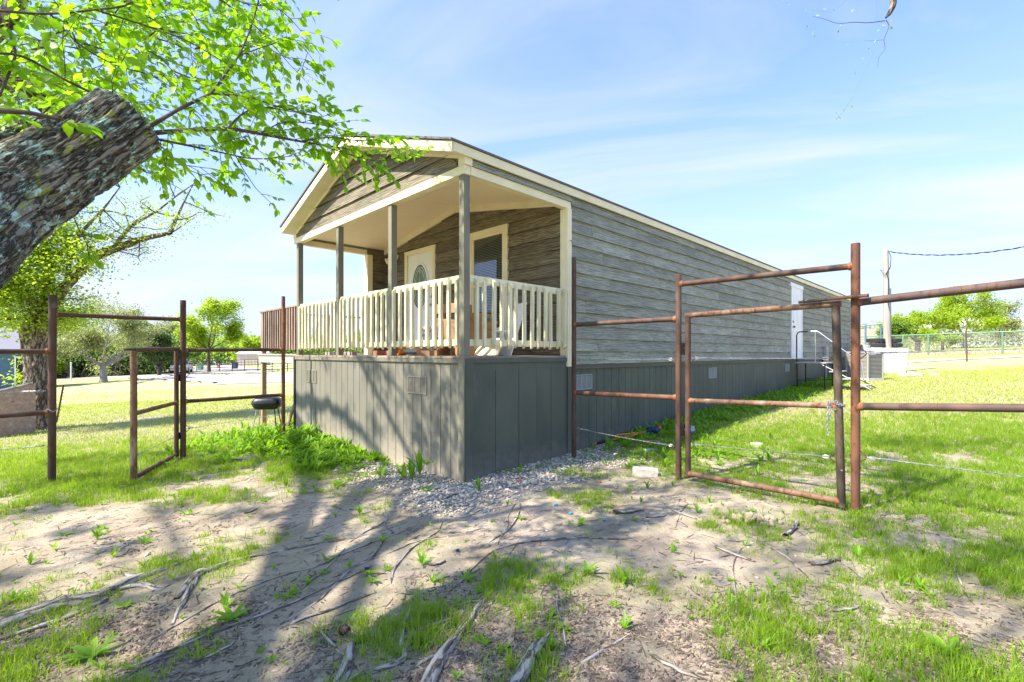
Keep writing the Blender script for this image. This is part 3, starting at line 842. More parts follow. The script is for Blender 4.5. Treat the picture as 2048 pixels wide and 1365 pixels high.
# railing
def baluster_mesh():
    m = MB(); z0, z1 = 1.56, 2.392; t = .038
    # outer face is cut back at both ends
    m.prism([(0, z0 + .0), (t, z0 + .0), (t, z1), (0, z1 - .035)], 1, 0, .040)
    m.v = [(x if not (abs(x) < 1e-6 and z < z0 + .01) else x, y, z + (.035 if (abs(x) < 1e-6 and z < z0 + .01) else 0)) for (x, y, z) in m.v]
    return m.mesh('baluster', M['cream_rail'])
bal = baluster_mesh()
def rail_box(a, b, side, z0, z1, d0=.036, d1=.074, m=None):
    mb = MB()
    if side == 'front': mb.box(d0, d1, a, b, z0, z1)
    else: mb.box(a, b, d0, d1, z0, z1)
    return mb.build('rail', m or M['cream_rail'], home, bevel=.003)
for (a, b) in ((.112, 1.593), (1.687, 3.223), (3.317, 4.883)):
    rail_box(a, b, 'front', 2.33, 2.416); rail_box(a, b, 'front', 1.585, 1.665)
    n = round((b - a) / (.146 if a < 1 else .137))
    for i in range(n):
        v = a + .02 + (b - a - .08) * i / (n - 1)
        link('baluster', bal, home, (-.004, v + random.uniform(-.006, .006), random.uniform(-.008, .008)), (random.uniform(-.01, .01), 0, 0))
rail_box(.10, 1.85, 'side', 2.33, 2.416); rail_box(.10, 1.85, 'side', 1.585, 1.665)
for i in range(13):
    u = .17 + (1.84 - .21) * i / 12
    link('baluster', bal, home, (u + .04, -.004, random.uniform(-.008, .008)), (0, random.uniform(-.01, .01), PI / 2))
# wall end studs of side rail handled by the corner board
# porch window
def frame_v(name, v0, v1, z0, z1, w, d0, d1, m, parent):
    mb = MB()
    mb.box(PU - d1, PU - d0, v0, v1, z1 - w, z1); mb.box(PU - d1, PU - d0, v0, v1, z0, z0 + w)
    mb.box(PU - d1, PU - d0, v0, v0 + w, z0 + w, z1 - w); mb.box(PU - d1, PU - d0, v1 - w, v1, z0 + w, z1 - w)
    return mb.build(name, m, parent, bevel=.002)
wz0, wz1 = 1.79, 3.567
MB().box(PU - .006, PU + .0, 1.20, 2.12, 1.82, 3.54).build('window_recess', M['dark'], home)
win = frame_v('window', 1.172, 2.14, wz0, wz1, .095, -.002, .042, M['cream'], home)
frame_v('sash_frame', 1.268, 2.044, wz0 + .096, wz1 - .096, .035, -.001, .030, M['ceiling'], win)
MB().box(PU - .028, PU - .004, 1.303, 2.009, 2.62, 2.665).build('meeting_rail', M['ceiling'], win)
gl = bpy.data.materials.new('window_glass'); gl.use_nodes = True
gb = gl.node_tree.nodes['Principled BSDF']; gb.inputs['Base Color'].default_value = (.9, .95, .93, 1)
gb.inputs['Transmission Weight'].default_value = 1; gb.inputs['Roughness'].default_value = .02; gb.inputs['IOR'].default_value = 1.45
for a, b in ((1.9, 2.62), (2.665, 3.46)):
    MB().box(PU - .022, PU - .019, 1.303, 2.009, a, b).build('pane', gl, win)
M['blind'] = mat('blind_slat', (.30, .29, .22), .6, 0, (.24, .235, .18), scale=3)
sl = MB()
for i in range(58):
    z = 1.93 + i * .0265
    sl.box(PU - .017, PU - .0085, 1.31, 2.0, z, z + .012)
sl.build('blind', M['blind'], win)
# porch door
dr0, dr1 = 3.114, 4.15
mb = MB(); mb.box(PU - .045, PU + .001, dr0, dr0 + .09, ZB + .002, 3.455); mb.box(PU - .045, PU + .001, dr1 - .09, dr1, ZB + .002, 3.455); mb.box(PU - .046, PU + .001, dr0, dr1, 3.456, 3.545)
dfr = mb.build('door_frame', M['cream'], home, bevel=.002)
door = MB().box(PU - .016, PU - .004, dr0 + .091, dr1 - .091, ZB + .02, 3.454).build('door', M['white'], home)
def oval(rx, rz, x0, x1, r_in=None, seg=40, cz=2.80, cv=3.632):
    m = MB()
    if r_in is None:
        m.prism([(cv + rx * math.cos(2 * PI * k / seg), cz + rz * math.sin(2 * PI * k / seg)) for k in range(seg)], 0, x0, x1); return m
    ix, iz = r_in; b = 0
    for t in (x0, x1):
        for k in range(seg):
            c, s_ = math.cos(2 * PI * k / seg), math.sin(2 * PI * k / seg)
            m.v += [(t, cv + rx * c, cz + rz * s_), (t, cv + ix * c, cz + iz * s_)]
    for k in range(seg):
        j = (k + 1) % seg; a, b2, c2, d = 2 * k, 2 * k + 1, 2 * j + 1, 2 * j; o2 = 2 * seg
        m.f += [(a, b2, c2, d), (a + o2, d + o2, c2 + o2, b2 + o2), (a, d, d + o2, a + o2), (b2, b2 + o2, c2 + o2, c2)]
    return m
M['doorglass'] = mat('bevelled_door_glass', (.16, .21, .19), .12, 0, (.08, .11, .10), scale=14, spec=.8)
M['leadglass'] = mat('lead_came', (.02, .03, .03), .4)
M['came'] = mat('pale_came', (.75, .78, .70), .4, .2)
oval(.30, .48, PU - .030, PU - .0165, (.25, .43)).build('glass_surround', M['white'], door, smooth=True)
oval(.25, .43, PU - .020, PU - .0162).build('oval_glass', M['leadglass'], door)
oval(.205, .385, PU - .0215, PU - .0201).build('oval_glass', M['doorglass'], door)
oval(.215, .395, PU - .0235, PU - .0216, (.205, .385)).build('came', M['came'], door)
oval(.165, .335, PU - .0235, PU - .0216, (.157, .327)).build('came', M['came'], door)
cm = MB(); cv = 3.632
for pts in ([(cv, 3.18), (cv, 2.95)], [(cv, 2.95), (cv + .075, 2.75), (cv + .05, 2.6), (cv, 2.5)], [(cv, 2.95), (cv - .075, 2.75), (cv - .05, 2.6), (cv, 2.5)], [(cv, 2.5), (cv, 2.42)]):
    cm.tube([(PU - .024, a, b) for a, b in pts], .004, 5)
cm.build('came', M['came'], door)
mb = MB(); mb.tube([(PU - .017, dr0 + .15, 2.42), (PU - .08, dr0 + .15, 2.42)], [.022, .03], 12); mb.tube([(PU - .017, dr0 + .15, 2.58), (PU - .04, dr0 + .15, 2.58)], [.028, .026], 12)
mb.build('door_knob', M['bare_metal'], door, smooth=True)
# porch light: backplate and two floodlight heads
mb = MB(); mb.tube([(PU - .002, 4.48, 3.50), (PU - .04, 4.48, 3.50)], .065, 16)
pl = mb.build('porch_light', M['cream'], home, smooth=True)
mb = MB()
for dv in (-.07, .07):
    mb.tube([(PU - .04, 4.48, 3.49), (PU - .09, 4.48 + dv, 3.45)], .016, 8); mb.tube([(PU - .07, 4.48 + dv, 3.475), (PU - .12, 4.48 + dv * 1.2, 3.44), (PU - .20, 4.48 + dv * 1.5, 3.40)], [.025, .045, .062], 14)
mb.build('lamp_head', M['cream'], pl, smooth=True)
# hook on the corner board
MB().tube([(1.90, -.027, 3.10), (1.90, -.06, 3.10), (1.90, -.065, 3.07), (1.93, -.05, 3.06)], .004, 6).build('cup_hook', M['black_metal'], home)
# side door
mb = MB(); mb.box(12.62, 12.72, -.045, .0, 1.36, 3.52); mb.box(13.70, 13.80, -.045, .0, 1.36, 3.52); mb.box(12.52, 13.86, -.055, .0, 3.521, 3.625); mb.box(12.62, 13.80, -.05, .0, 1.325, 1.359)
sd = mb.build('door_frame', M['white'], home, bevel=.003)
sdoor = MB().box(12.721, 13.699, -.030, -.002, 1.36, 3.52).build('door', M['white'], home)
mb = MB()
for zc in (1.6, 2.35, 3.0):
    for uc in (12.84, 13.26):
        mb.box(uc, uc + .34, -.036, -.0305, zc, zc + (.6 if zc < 2.9 else .32))
mb.build('door_panel', M['white'], sdoor, bevel=.004)
mb = MB(); mb.tube([(12.80, -.031, 2.30), (12.80, -.09, 2.30)], [.02, .032], 10); mb.tube([(12.80, -.031, 2.46), (12.80, -.05, 2.46)], .028, 10)
mb.build('door_knob', M['black_metal'], sdoor)
# electrical box on the long wall
MB().box(16.6, 16.95, -.12, -.021, 1.15, 1.75).build('electrical_box', M['hvac'], home, bevel=.01)
MB().tube([(16.78, -.07, 1.15), (16.78, -.07, .4)], .025, 8).build('conduit', M['hvac'], home)

# ------------------------------------------------------------------ fold-out steps at the side door
st = thing('entry_steps', 'black framed metal entry steps with pale treads and handrail below the side door', 'steps', (*hw(12.62, 0), 0), PI / 4)
g0 = .60
def U(a, w, z): return (a, -w, z)
for a in (.06, 1.0):
    MB().box(a, a + .035, -.19, -.155, g0 - .25, 1.20).build('leg', M['black_metal'], st)
    MB().box(a, a + .035, -.90, -.865, g0 - .25, 1.20).build('leg', M['black_metal'], st)
    MB().tube([(a + .018, -.17, g0 + .10), (a + .018, -.88, g0 + .10)], .010, 6).build('stretcher', M['black_metal'], st)
    MB().tube([(a + .018, -.75, 1.20), (a + .018, -1.95, .50)], .016, 6).build('stringer', M['black_metal' if a > .5 else 'bare_metal'], st)
MB().box(.04, 1.06, -.92, -.13, 1.20, 1.235).build('platform', M['grey_wood'], st, bevel=.004)
for w, z in ((.98, .985), (1.27, .785), (1.58, .60)):
    MB().box(.08, 1.02, -w - .27, -w, z - .03, z).build('tread', M['grey_wood'], st, bevel=.004)
MB().tube([(.06, -.16, 1.0), (.06, -.16, 2.03), (.06, -.18, 2.10), (.06, -.24, 2.14), (.06, -.46, 2.14)], .018, 8).build('handrail', M['black_metal'], st, smooth=True)
MB().tube([(.06, -.46, 2.14), (.06, -.68, 2.14), (.06, -.74, 2.11), (.06, -1.75, 1.22), (.06, -1.80, .75)], .018, 8).build('handrail', M['bare_metal'], st, smooth=True)
MB().tube([(.06, -.64, 2.13), (.06, -.64, 1.22)], .015, 8).build('rail_post', M['bare_metal'], st, smooth=True)

# ------------------------------------------------------------------ side deck with the brown railing
sdk = thing('side_deck', 'raised wooden side deck with weathered brown slatted railing left of the porch', 'deck', (*hw(0, 0), 0), PI / 4)
D0 = W + .06; D1 = 7.30; DU = .10
MB().box(DU - .03, DU, D0, D1 + .05, 1.30, 1.455).build('rim_board', M['grey_wood'], sdk, bevel=.003)
n = 12
for i in range(n):
    a = D0 + (D1 + .05 - D0) * i / n
    MB().box(DU - .05, DU + 2.6, a + .003, a + (D1 + .05 - D0) / n - .003, 1.457, 1.485).build('deck_board', M['grey_wood'], sdk)
for v in (D1 - .10,):
    MB().box(DU + .002, DU + .092, v, v + .09, -.5, 1.299).build('post', M['tan_wood'], sdk)
    MB().box(DU + .002, DU + .092, v, v + .09, 1.487, 2.40).build('post', M['brown_wood'], sdk)
for u in (1.3, 2.5):
    MB().box(DU + u, DU + u + .09, D1 - .10, D1 - .01, -.5, 1.455).build('post', M['tan_wood'], sdk)
MB().tube([(DU + .05, D0 + .02, .95), (DU - .05, D0 + .55, -.1)], .03, 6).build('brace', M['tan_wood'], sdk)
MB().box(DU - .02, DU + .10, D0 - .02, D1 + .03, 2.405, 2.435).build('cap_rail', M['brown_wood'], sdk)
MB().box(DU + .03, DU + .065, D0, D1 - .11, 1.60, 1.68).build('rail', M['brown_wood'], sdk)
bb = MB().box(0, .038, 0, .042, 1.57, 2.404).mesh('baluster', M['brown_wood'])
for i in range(16):
    link('baluster', bb, sdk, (DU - .01, D0 + .05 + i * (D1 - D0 - .22) / 15, 0), (0, 0, 0))
for i in range(14):
    link('baluster', bb, sdk, (DU + .2 + i * .17, D1 - .06, 0), (0, 0, 0))
MB().box(DU + .10, DU + 2.6, D1 - .08, D1 + .03, 2.405, 2.435).build('cap_rail', M['brown_wood'], sdk)
x, y = hw(1.3, 5.95)
t = thing('post_lantern', 'small grey metal lantern head above the brown railing', 'lantern', (x, y, 2.43))
MB().lathe([(.02, -.95), (.02, .0), (.07, .02), (.09, .10), (.09, .12), (.03, .13)], 12).build('lantern_stem', M['bare_metal'], t, smooth=True)
MB().lathe([(.11, .13), (.13, .15), (.10, .20), (.02, .23)], 12).build('lantern_cap', M['grey_paint'], t, smooth=True)

# ------------------------------------------------------------------ pipe fences and gates
def pipe(a, b, r, m, name, parent, seg=14, n=6):
    a = Vector(a); b = Vector(b)
    pts = [a.lerp(b, i / n) for i in range(n + 1)]
    return MB().tube(pts, r, seg).build(name, m, parent, smooth=True)
def weld(p, r, parent, d=(0, 0, 1), n=10):
    """lumpy weld collar"""
    d = Vector(d).normalized(); mb = MB(); p = Vector(p)
    mb.tube([p - d * .018, p - d * .006, p + d * .008, p + d * .02], [r * 1.0, r * 1.16, r * 1.13, r * 1.0], n)
    return mb.build('weld', M['weld'], parent, smooth=True)
def wire(a, b, parent, sag=.02, r=.0032, knots=True):
    a = Vector(a); b = Vector(b); L_ = (b - a).length; n = max(10, int(L_ / .05))
    mb = MB()
    d = (b - a).normalized(); s = d.cross(Vector((0, 0, 1))).normalized(); up = s.cross(d)
    for ph in (0, PI):
        pts = []
        for i in range(n * 3 + 1):
            t = i / (n * 3); q = a.lerp(b, t) - Vector((0, 0, sag * 4 * t * (1 - t)))
            an = t * L_ / .05 * 2 * PI * .5 + ph
            pts.append(q + (s * math.cos(an) + up * math.sin(an)) * r * .8)
        mb.tube(pts, r * .8, 4, cap=False)
    if knots:
        for t0, dirn in ((a, d), (b, -d)):
            for k in range(9):                      # wrapped tie-off
                c = t0 + dirn * (.10 + k * .013)
                mb.tube([c + (s * math.cos(q) + up * math.sin(q)) * r * 2.6 + dirn * (.010 * q / 6.3) for q in (0, 1.57, 3.14, 4.71, 6.28)], r * .8, 4, cap=False)
            c = t0 + dirn * .045                   # eye loop
            mb.tube([c + dirn * math.cos(q) * .028 + up * math.sin(q) * .013 for q in [i * PI / 5 for i in range(11)]], r * 1.1, 5, cap=False)
    o = mb.build('wire', M['wire'], parent); return o
def hook(p, d, parent):
    p = Vector(p); d = Vector(d).normalized()
    MB().tube([p + Vector((0, 0, .05)), p + d * .035 + Vector((0, 0, .018)), p + d * .045, p + d * .035 - Vector((0, 0, .018)), p - Vector((0, 0, .05))], .0055, 6).build('wire_hook', M['rust'], parent)

pA = (.855, 6.59); pB = (1.925, 5.52); pC = (3.115, 4.33); pD = (5.6, 1.845)
RD = Vector((S, -S, 0))
rfz = thing('pipe_fence', 'rusty pipe fence and gate frame from the mobile home wall towards the right', 'fence')
def post(p, top, r, m, parent, lean=(0, 0)):
    g = gzf(*p)
    MB().tube([(p[0], p[1], g - .4), (p[0] + lean[0] * .5, p[1] + lean[1] * .5, (g + top) / 2), (p[0] + lean[0], p[1] + lean[1], top - .003), (p[0] + lean[0], p[1] + lean[1], top)], [r, r, r, r * .93], 20).build('post', m, parent, smooth=True)
post(pA, 2.825, .033, M['rust'], rfz); post(pB, 2.413, .033, M['rust'], rfz); post(pC, 2.497, .0365, M['rust_orange'], rfz); post(pD, 2.45, .0365, M['rust'], rfz)
V3 = lambda p, z: Vector((p[0], p[1], z))
pipe(V3(pB, 2.298) + RD * .03, V3(pC, 2.293) - RD * .03, .030, M['rust'], 'rail', rfz)
pipe(V3(pA, 1.893) + RD * .03, V3(pB, 1.899) - RD * .03, .030, M['rust'], 'rail', rfz)
pipe(V3(pA, .955) + RD * .03, V3(pB, .986) - RD * .03, .030, M['rust_orange'], 'rail', rfz)
pipe(V3(pC, 1.962) + RD * .03, V3(pD, 2.19), .036, M['rust_grey'], 'rail', rfz)
pipe(V3(pC, 1.02) + RD * .03, V3(pD, 1.25), .033, M['rust_grey'], 'rail', rfz)
for p, z, dd in ((pC, 2.293, -1), (pC, 1.962, 1), (pC, 1.02, 1), (pB, 2.298, 1), (pB, 1.899, -1), (pB, .986, -1), (pA, 1.893, 1), (pA, .955, 1)):
    weld(V3(p, z) + RD * dd * .038, .034, rfz, RD)
wire(V3(pA, 1.415) + RD * .04, V3(pB, 1.43) - RD * .05, rfz, sag=.0)
wire(V3(pA, .47) + RD * .04, V3(pB, .42) - RD * .05, rfz, sag=.01)
wire(V3(pC, 1.50) + RD * .08, V3(pD, 1.62), rfz, sag=.0)
wire(V3(pC, .57) + RD * .08, V3(pD, .60), rfz, sag=.01)
for z in (1.50, .57): hook(V3(pC, z) + RD * .036, RD, rfz)
hook(V3(pB, 1.43) - RD * .033, -RD, rfz); hook(V3(pB, .42) - RD * .033, -RD, rfz)

# right gate leaf (closed)
gr_ = thing('pipe_gate', 'closed rusty pipe gate with a dark lichen-spotted latch leg and chain', 'gate')
gl0 = Vector((2.005, 5.44, 0)); gl1 = Vector((3.040, 4.405, 0))
gl1t = Vector((3.008, 4.437, 0))
pipe(gl0 + Vector((0, 0, .10)), gl0 + Vector((0, 0, 1.925)), .031, M['rust'], 'gate_leg', gr_)
pipe(gl1 + Vector((0, 0, .085)), gl1t + Vector((0, 0, 1.94)), .0345, M['rust_dark'], 'gate_leg', gr_, n=10)
pipe(gl0 + Vector((-.02, .02, 1.93)), gl1t + Vector((.03, -.03, 1.957)), .030, M['rust_tan'], 'gate_bar', gr_)
pipe(gl0 + Vector((0, 0, .96)), gl1t.lerp(gl1, .5) + Vector((0, 0, 1.012)), .028, M['rust_tan'], 'gate_bar', gr_)
pipe(gl0 + Vector((0, 0, .132)), gl1 + Vector((0, 0, .132)), .030, M['rust_tan'], 'gate_bar', gr_)
for p in (gl0 + Vector((.02, -.02, .96)), gl0 + Vector((.02, -.02, .132)), gl1 + Vector((-.02, .02, .132)), gl1 + Vector((-.035, .035, 1.01))): weld(p, .032, gr_, RD)
wire(gl0 + RD * .05 + Vector((0, 0, 1.445)), gl1 - RD * .08 + Vector((0, 0, 1.45)), gr_, sag=0)
wire(gl0 + RD * .05 + Vector((0, 0, .47)), gl1 - RD * .08 + Vector((0, 0, .53)), gr_, sag=.0)
for z in (1.445, .47): hook(gl0 + RD * .032 + Vector((0, 0, z)), RD, gr_)
for z in (1.45, .53): hook(gl1 - RD * .045 + Vector((0, 0, z)), -RD, gr_)
for z in (1.55, .62):
    q = V3(pB, z) + RD * .055
    MB().tube([q - Vector((0, 0, .07)), q + Vector((0, 0, .07))], .022, 10).build('hinge', M['black_metal'], gr_)
    MB().tube([q, q + RD * .06], .012, 8).build('hinge', M['black_metal'], gr_)
# slide latch lying on the top bar and passing the post
a = V3((2.80, 4.645), 1.992); b = V3((3.115, 4.33), 2.012) + RD * .10 + Vector((-.03, -.03, 0))
lt = MB(); lt.tube([a + Vector((-.03, -.03, 0)), a.lerp(b, .35) + Vector((-.02, -.02, .003)), a.lerp(b, .36) + Vector((-.02, -.02, .003)), b + Vector((-.012, -.02, 0))], [.014, .019, .014, .016], 10)
lt.build('slide_latch', M['rust_dark'], gr_, smooth=True)
MB().tube([a.lerp(b, .45) + Vector((-.03, -.03, 0)), b + Vector((-.03, -.032, -.004))], .014, 8).build('slide_latch', M['rust_orange'], gr_, smooth=True)

# chain of links round the latch leg
ch = MB()
def linkring(c, dirv, side, mb, L_=.034, w=.011, r=.0032):
    dirv = dirv.normalized(); side = (side - dirv * side.dot(dirv)).normalized()
    pts = [c + dirv * math.cos(q) * L_ * .5 + side * math.sin(q) * w for q in [i * PI / 5 for i in range(11)]]
    mb.tube(pts, r, 5, cap=False)
base = gl1.lerp(gl1t, .5) + Vector((0, 0, 1.0))
nl = 15
for i in range(nl):
    an = -2.2 + i / nl * 2 * PI * .95
    c = base + Vector((math.cos(an), math.sin(an), 0)) * .046 + Vector((0, 0, .03 - .05 * i / nl))
    tng = Vector((-math.sin(an), math.cos(an), -.1))
    linkring(c, tng, Vector((0, 0, 1)) if i % 2 else Vector((math.cos(an), math.sin(an), 0)), ch)
c0 = base - RD * .075 + Vector((-.03, -.03, .04))
for k, off in enumerate((0, .03)):
    for i in range(6 + 6 * (1 - k)):
        c = c0 + RD * off * (.6 if k else 1) + Vector((0, 0, -.026 * i))
        linkring(c, Vector((.05, 0, -1)), RD if i % 2 else Vector((S, S, 0)), ch)
for i in range(4):
    c = c0.lerp(base + Vector((-.03, -.04, .03)), i / 4) + Vector((0, 0, .02)); linkring(c, base - c0, Vector((0, 0, 1)) if i % 2 else Vector((S, S, 0)), ch)
co = ch.build('gate_chain', M['wire'], None); tag(co, 'steel link chain looped round the latch leg of the closed gate', 'chain')

# left fence
q1 = (-5.92, 6.14); q2 = (-5.0, 7.26); q3 = (-3.98, 8.31); q0 = (-8.6, 3.5)
lf = thing('pipe_fence', 'rusty pipe fence on the left ending beside the grill', 'fence')
post(q1, 2.252, .042, M['rust'], lf, lean=(.015, 0)); post(q2, 2.306, .0385, M['rust'], lf); post(q3, 2.49, .031, M['rust_orange'], lf, lean=(0, 0)); post(q0, 2.25, .04, M['rust'], lf)
MB().tube([(q1[0] + .016, q1[1], 2.08), (q1[0] + .016, q1[1], 2.252)], .0445, 18).build('post_sleeve', M['rust_dark'], lf, smooth=True)
pipe(V3(q1, 2.0), V3(q2, 2.012), .030, M['rust'], 'rail', lf)
pipe(V3(q2, 1.546), V3(q3, 1.563), .0295, M['rust'], 'rail', lf)
pipe(V3(q2, .766), V3(q3, .778), .0295, M['rust'], 'rail', lf)
pipe(V3(q0, 1.50), V3(q1, 1.525), .031, M['rust'], 'rail', lf)
pipe(V3(q0, .69), V3(q1, .742), .031, M['rust'], 'rail', lf)
LD = Vector((.68, .73, 0))
for p, z, dd in ((q1, 2.0, 1), (q2, 2.012, -1), (q2, 1.546, 1), (q2, .766, 1), (q3, 1.563, -1), (q3, .778, -1), (q1, 1.525, -1), (q1, .742, -1)):
    weld(V3(p, z) + LD * dd * .042, .033, lf, LD)
wire(V3(q0, .30), V3(q1, .325) - LD * .05, lf, sag=.01); wire(V3(q0, 1.05), V3(q1, 1.02) - LD * .05, lf, sag=.01)
wire(V3(q2, .35) + LD * .05, V3(q3, .44) - LD * .04, lf, sag=.0); wire(V3(q2, 1.19) + LD * .05, V3(q3, 1.20) - LD * .04, lf, sag=.02)
for z in (.35, 1.19): hook(V3(q2, z) + LD * .04, LD, lf)
MB().tube([V3(q1, .77) + Vector((math.cos(q) * .052, math.sin(q) * .052, .02 * math.sin(3 * q))) for q in [i * PI / 6 for i in range(13)]], .006, 6).build('chain_wrap', M['wire'], lf)

# left gate leaf (standing open)
lg = thing('pipe_gate', 'rusty pipe gate standing open towards the camera on the left', 'gate')
f0 = Vector((-4.69, 5.92, 0)); h0 = Vector((-5.06, 7.20, 0))
pipe(f0 + Vector((0, 0, -.09)), f0 + Vector((0, 0, 1.535)), .0365, M['rust_tan'], 'gate_leg', lg)
pipe(h0 + Vector((0, 0, -.06)), h0 + Vector((0, 0, 1.58)), .031, M['rust'], 'gate_leg', lg)
gd = (h0 - f0).normalized()
pipe(f0 - gd * .22 + Vector((0, 0, 1.545)), f0 + gd * .0 + Vector((0, 0, 1.55)), .016, M['rust_dark'], 'latch_rod', lg)
pipe(f0 + Vector((0, 0, 1.54)), h0 + Vector((0, 0, 1.565)), .030, M['rust'], 'gate_bar', lg)
pipe(f0 + Vector((0, 0, .75)), h0 + Vector((0, 0, .756)), .029, M['rust_tan'], 'gate_bar', lg)
pipe(f0 + Vector((0, 0, -.045)), h0 + Vector((0, 0, -.03)), .030, M['rust'], 'gate_bar', lg)
wire(f0 + gd * .05 + Vector((0, 0, .22)), h0 - gd * .04 + Vector((0, 0, .25)), lg, sag=.0); wire(f0 + gd * .05 + Vector((0, 0, 1.12)), h0 - gd * .04 + Vector((0, 0, 1.18)), lg, sag=.0)
for z in (1.13, .25):
    q = V3(q2, z) - Vector((.055, .02, 0)); MB().tube([q - Vector((0, 0, .05)), q + Vector((0, 0, .05))], .022, 8).build('hinge', M['black_metal'], lg)

# ------------------------------------------------------------------ grill
gx, gy = -5.07, 9.9
g = gzf(gx, gy)
gt = thing('charcoal_grill', 'small black kettle grill on thin legs beside the side deck post', 'grill', (gx, gy, g), R(8))
def rbox(w, d, h, prof, name, m):
    mb = MB(); n = 20; b = len(mb.v)
    for (s, z) in prof:
        for k in range(n):
            a = 2 * PI * k / n; cx_, cy_ = math.cos(a), math.sin(a); e = .45
            mb.v.append((w * s * math.copysign(abs(cx_)**e, cx_), d * s * math.copysign(abs(cy_)**e, cy_), z))
    for i in range(len(prof) - 1):
        for k in range(n):
            k2 = (k + 1) % n; mb.f.append((i * n + k, i * n + k2, (i + 1) * n + k2, (i + 1) * n + k))
    mb.f.append(tuple(range(n))[::-1]); mb.f.append(tuple((len(prof) - 1) * n + k for k in range(n)))
    return mb.build(name, m, gt, smooth=True)
H = .43
rbox(.27, .19, .2, [(.72, H), (.86, H + .02), (.97, H + .07), (1.03, H + .115), (1.03, H + .125)], 'grill_bowl', M['black_metal'])
rbox(.27, .19, .2, [(1.05, H + .128), (1.02, H + .15), (.94, H + .20), (.78, H + .235), (.4, H + .25)], 'grill_lid', M['black_metal'])
for sx in (-1, 1):
    for sy in (-1, 1):
        MB().tube([(sx * .17, sy * .10, H + .02), (sx * .24, sy * .17, -.05)], .011, 6).build('leg', M['bare_metal'] if sx < 0 else M['black_metal'], gt)
MB().tube([(0.02, 0, H + .25), (0.02, 0, H + .30), (.05, 0, H + .31)], .010, 6).build('lid_handle', M['bare_metal'], gt)
MB().box(-.36, -.27, -.05, .05, H + .10, H + .115).build('side_handle', M['tan_wood'], gt)

# ------------------------------------------------------------------ porch clutter
def hthing(name, label, cat, u, v, z=ZB, rz=0.0, group=None):
    x, y = hw(u, v); return thing(name, label, cat, (x, y, z), PI / 4 + rz, group)
def carton(u, v, w, d, h, rz, label, z=ZB, open_=True, m=None):
    t = hthing('cardboard_box', label, 'box', u, v, z, rz); m = m or M['cardboard']
    mb = MB(); s = .006
    mb.box(0, w, 0, s, 0.01, h); mb.box(0, w, d - s, d, 0.01, h); mb.box(0, s, s, d - s, 0.01, h); mb.box(w - s, w, s, d - s, 0.01, h); mb.box(0, w, 0, d, 0, .0095)
    mb.build('carton', m, t)
    if open_:
        for (a, b, c, e, f2, g2) in ((0, w, -.12, 0, h, h + .10), (0, w, d, d + .12, h, h + .06)):
            mb = MB(); mb.prism([(c if c < 0 else c, g2 if c < 0 else f2), (e, f2 if c < 0 else g2), (e, (f2 if c < 0 else g2) + .006), (c, (g2 if c < 0 else f2) + .006)], 0, a, b); mb.build('flap', m, t)
    return t
carton(.75, 1.00, .5, .55, .50, .1, 'large open cardboard box standing behind the front railing')
carton(.45, .50, .40, .34, .34, -.2, 'square cardboard box directly behind the near corner post')
carton(.30, .95, .42, .30, .07, .5, 'low flattened orange-brown carton under the front railing')
carton(.80, 1.15, .35, .4, .14, .2, 'shallow cardboard tray lying across the large open box', z=ZB + .62, open_=False)
t = hthing('leaning_panel', 'white board leaning against the wall behind the side railing', 'board', 1.35, .62, rz=-.2)
MB().prism([(0, 0), (.018, 0), (.30, .78), (.282, .78)], 1, 0, .30).build('board', M['white'], t)
t = hthing('leaning_panel', 'cream slatted panel lying low under the side railing', 'board', .62, .12, rz=.3)
MB().prism([(0, .01), (.02, 0), (.20, .22), (.18, .23)], 1, 0, .34).build('board', M['cream'], t)
t = hthing('storage_tote', 'grey storage tote with lid on the porch', 'tote', 1.05, .85, rz=.1)
MB().prism([(-.22, 0), (.22, 0), (.26, .32), (-.26, .32)], 1, -.18, .18).build('tub', M['vent'], t, bevel=.01)
MB().box(-.28, .28, -.20, .20, .322, .36).build('lid', M['whiteplastic'], t, bevel=.01)
t = hthing('printed_box', 'white patterned box on the porch by the door', 'box', .55, 1.38, rz=.15)
MB().box(0, .28, 0, .26, 0, .42).build('carton', mat('patterned_paper', (.75, .68, .58), .7, 0, (.35, .18, .12), scale=28, lo=.47, hi=.5), t, bevel=.004)
t = hthing('orange_bucket', 'orange plastic bucket lying on its side under the front railing', 'bucket', .30, 1.93, ZB + .075)
mb = MB()
for i in range(1):
    prof = [(.06, .20), (.085, .0), (.078, .0), (.055, .19)]
    n = 20
    for (r, d) in prof:
        for k in range(n): mb.v.append((-.02 + d, r * math.cos(2 * PI * k / n), r * math.sin(2 * PI * k / n)))
    for i2 in range(3):
        for k in range(n):
            k2 = (k + 1) % n; mb.f.append((i2 * n + k, i2 * n + k2, (i2 + 1) * n + k2, (i2 + 1) * n + k))
    mb.f.append(tuple(range(n))); mb.f.append(tuple(3 * n + k for k in range(n)))
mb.build('bucket', M['orange'], t, smooth=True)
for i, (u, v, nm) in enumerate(((.45, 2.25, 'brown brick nearest the orange bucket on the porch'), (.50, 2.50, 'brown brick in the middle of the row on the porch floor'), (.45, 2.78, 'brown brick farthest left in the porch row'))):
    t = hthing('brick', nm, 'brick', u, v, rz=.1 * i); MB().box(0, .2, 0, .10, 0, .075).build('brick_body', M['brick'], t, bevel=.004)
t = hthing('plank', 'grey weathered plank lying on the porch near the far post', 'plank', .3, 3.9); MB().box(0, .09, -.55, .5, 0, .06).build('plank_body', M['grey_wood'], t)
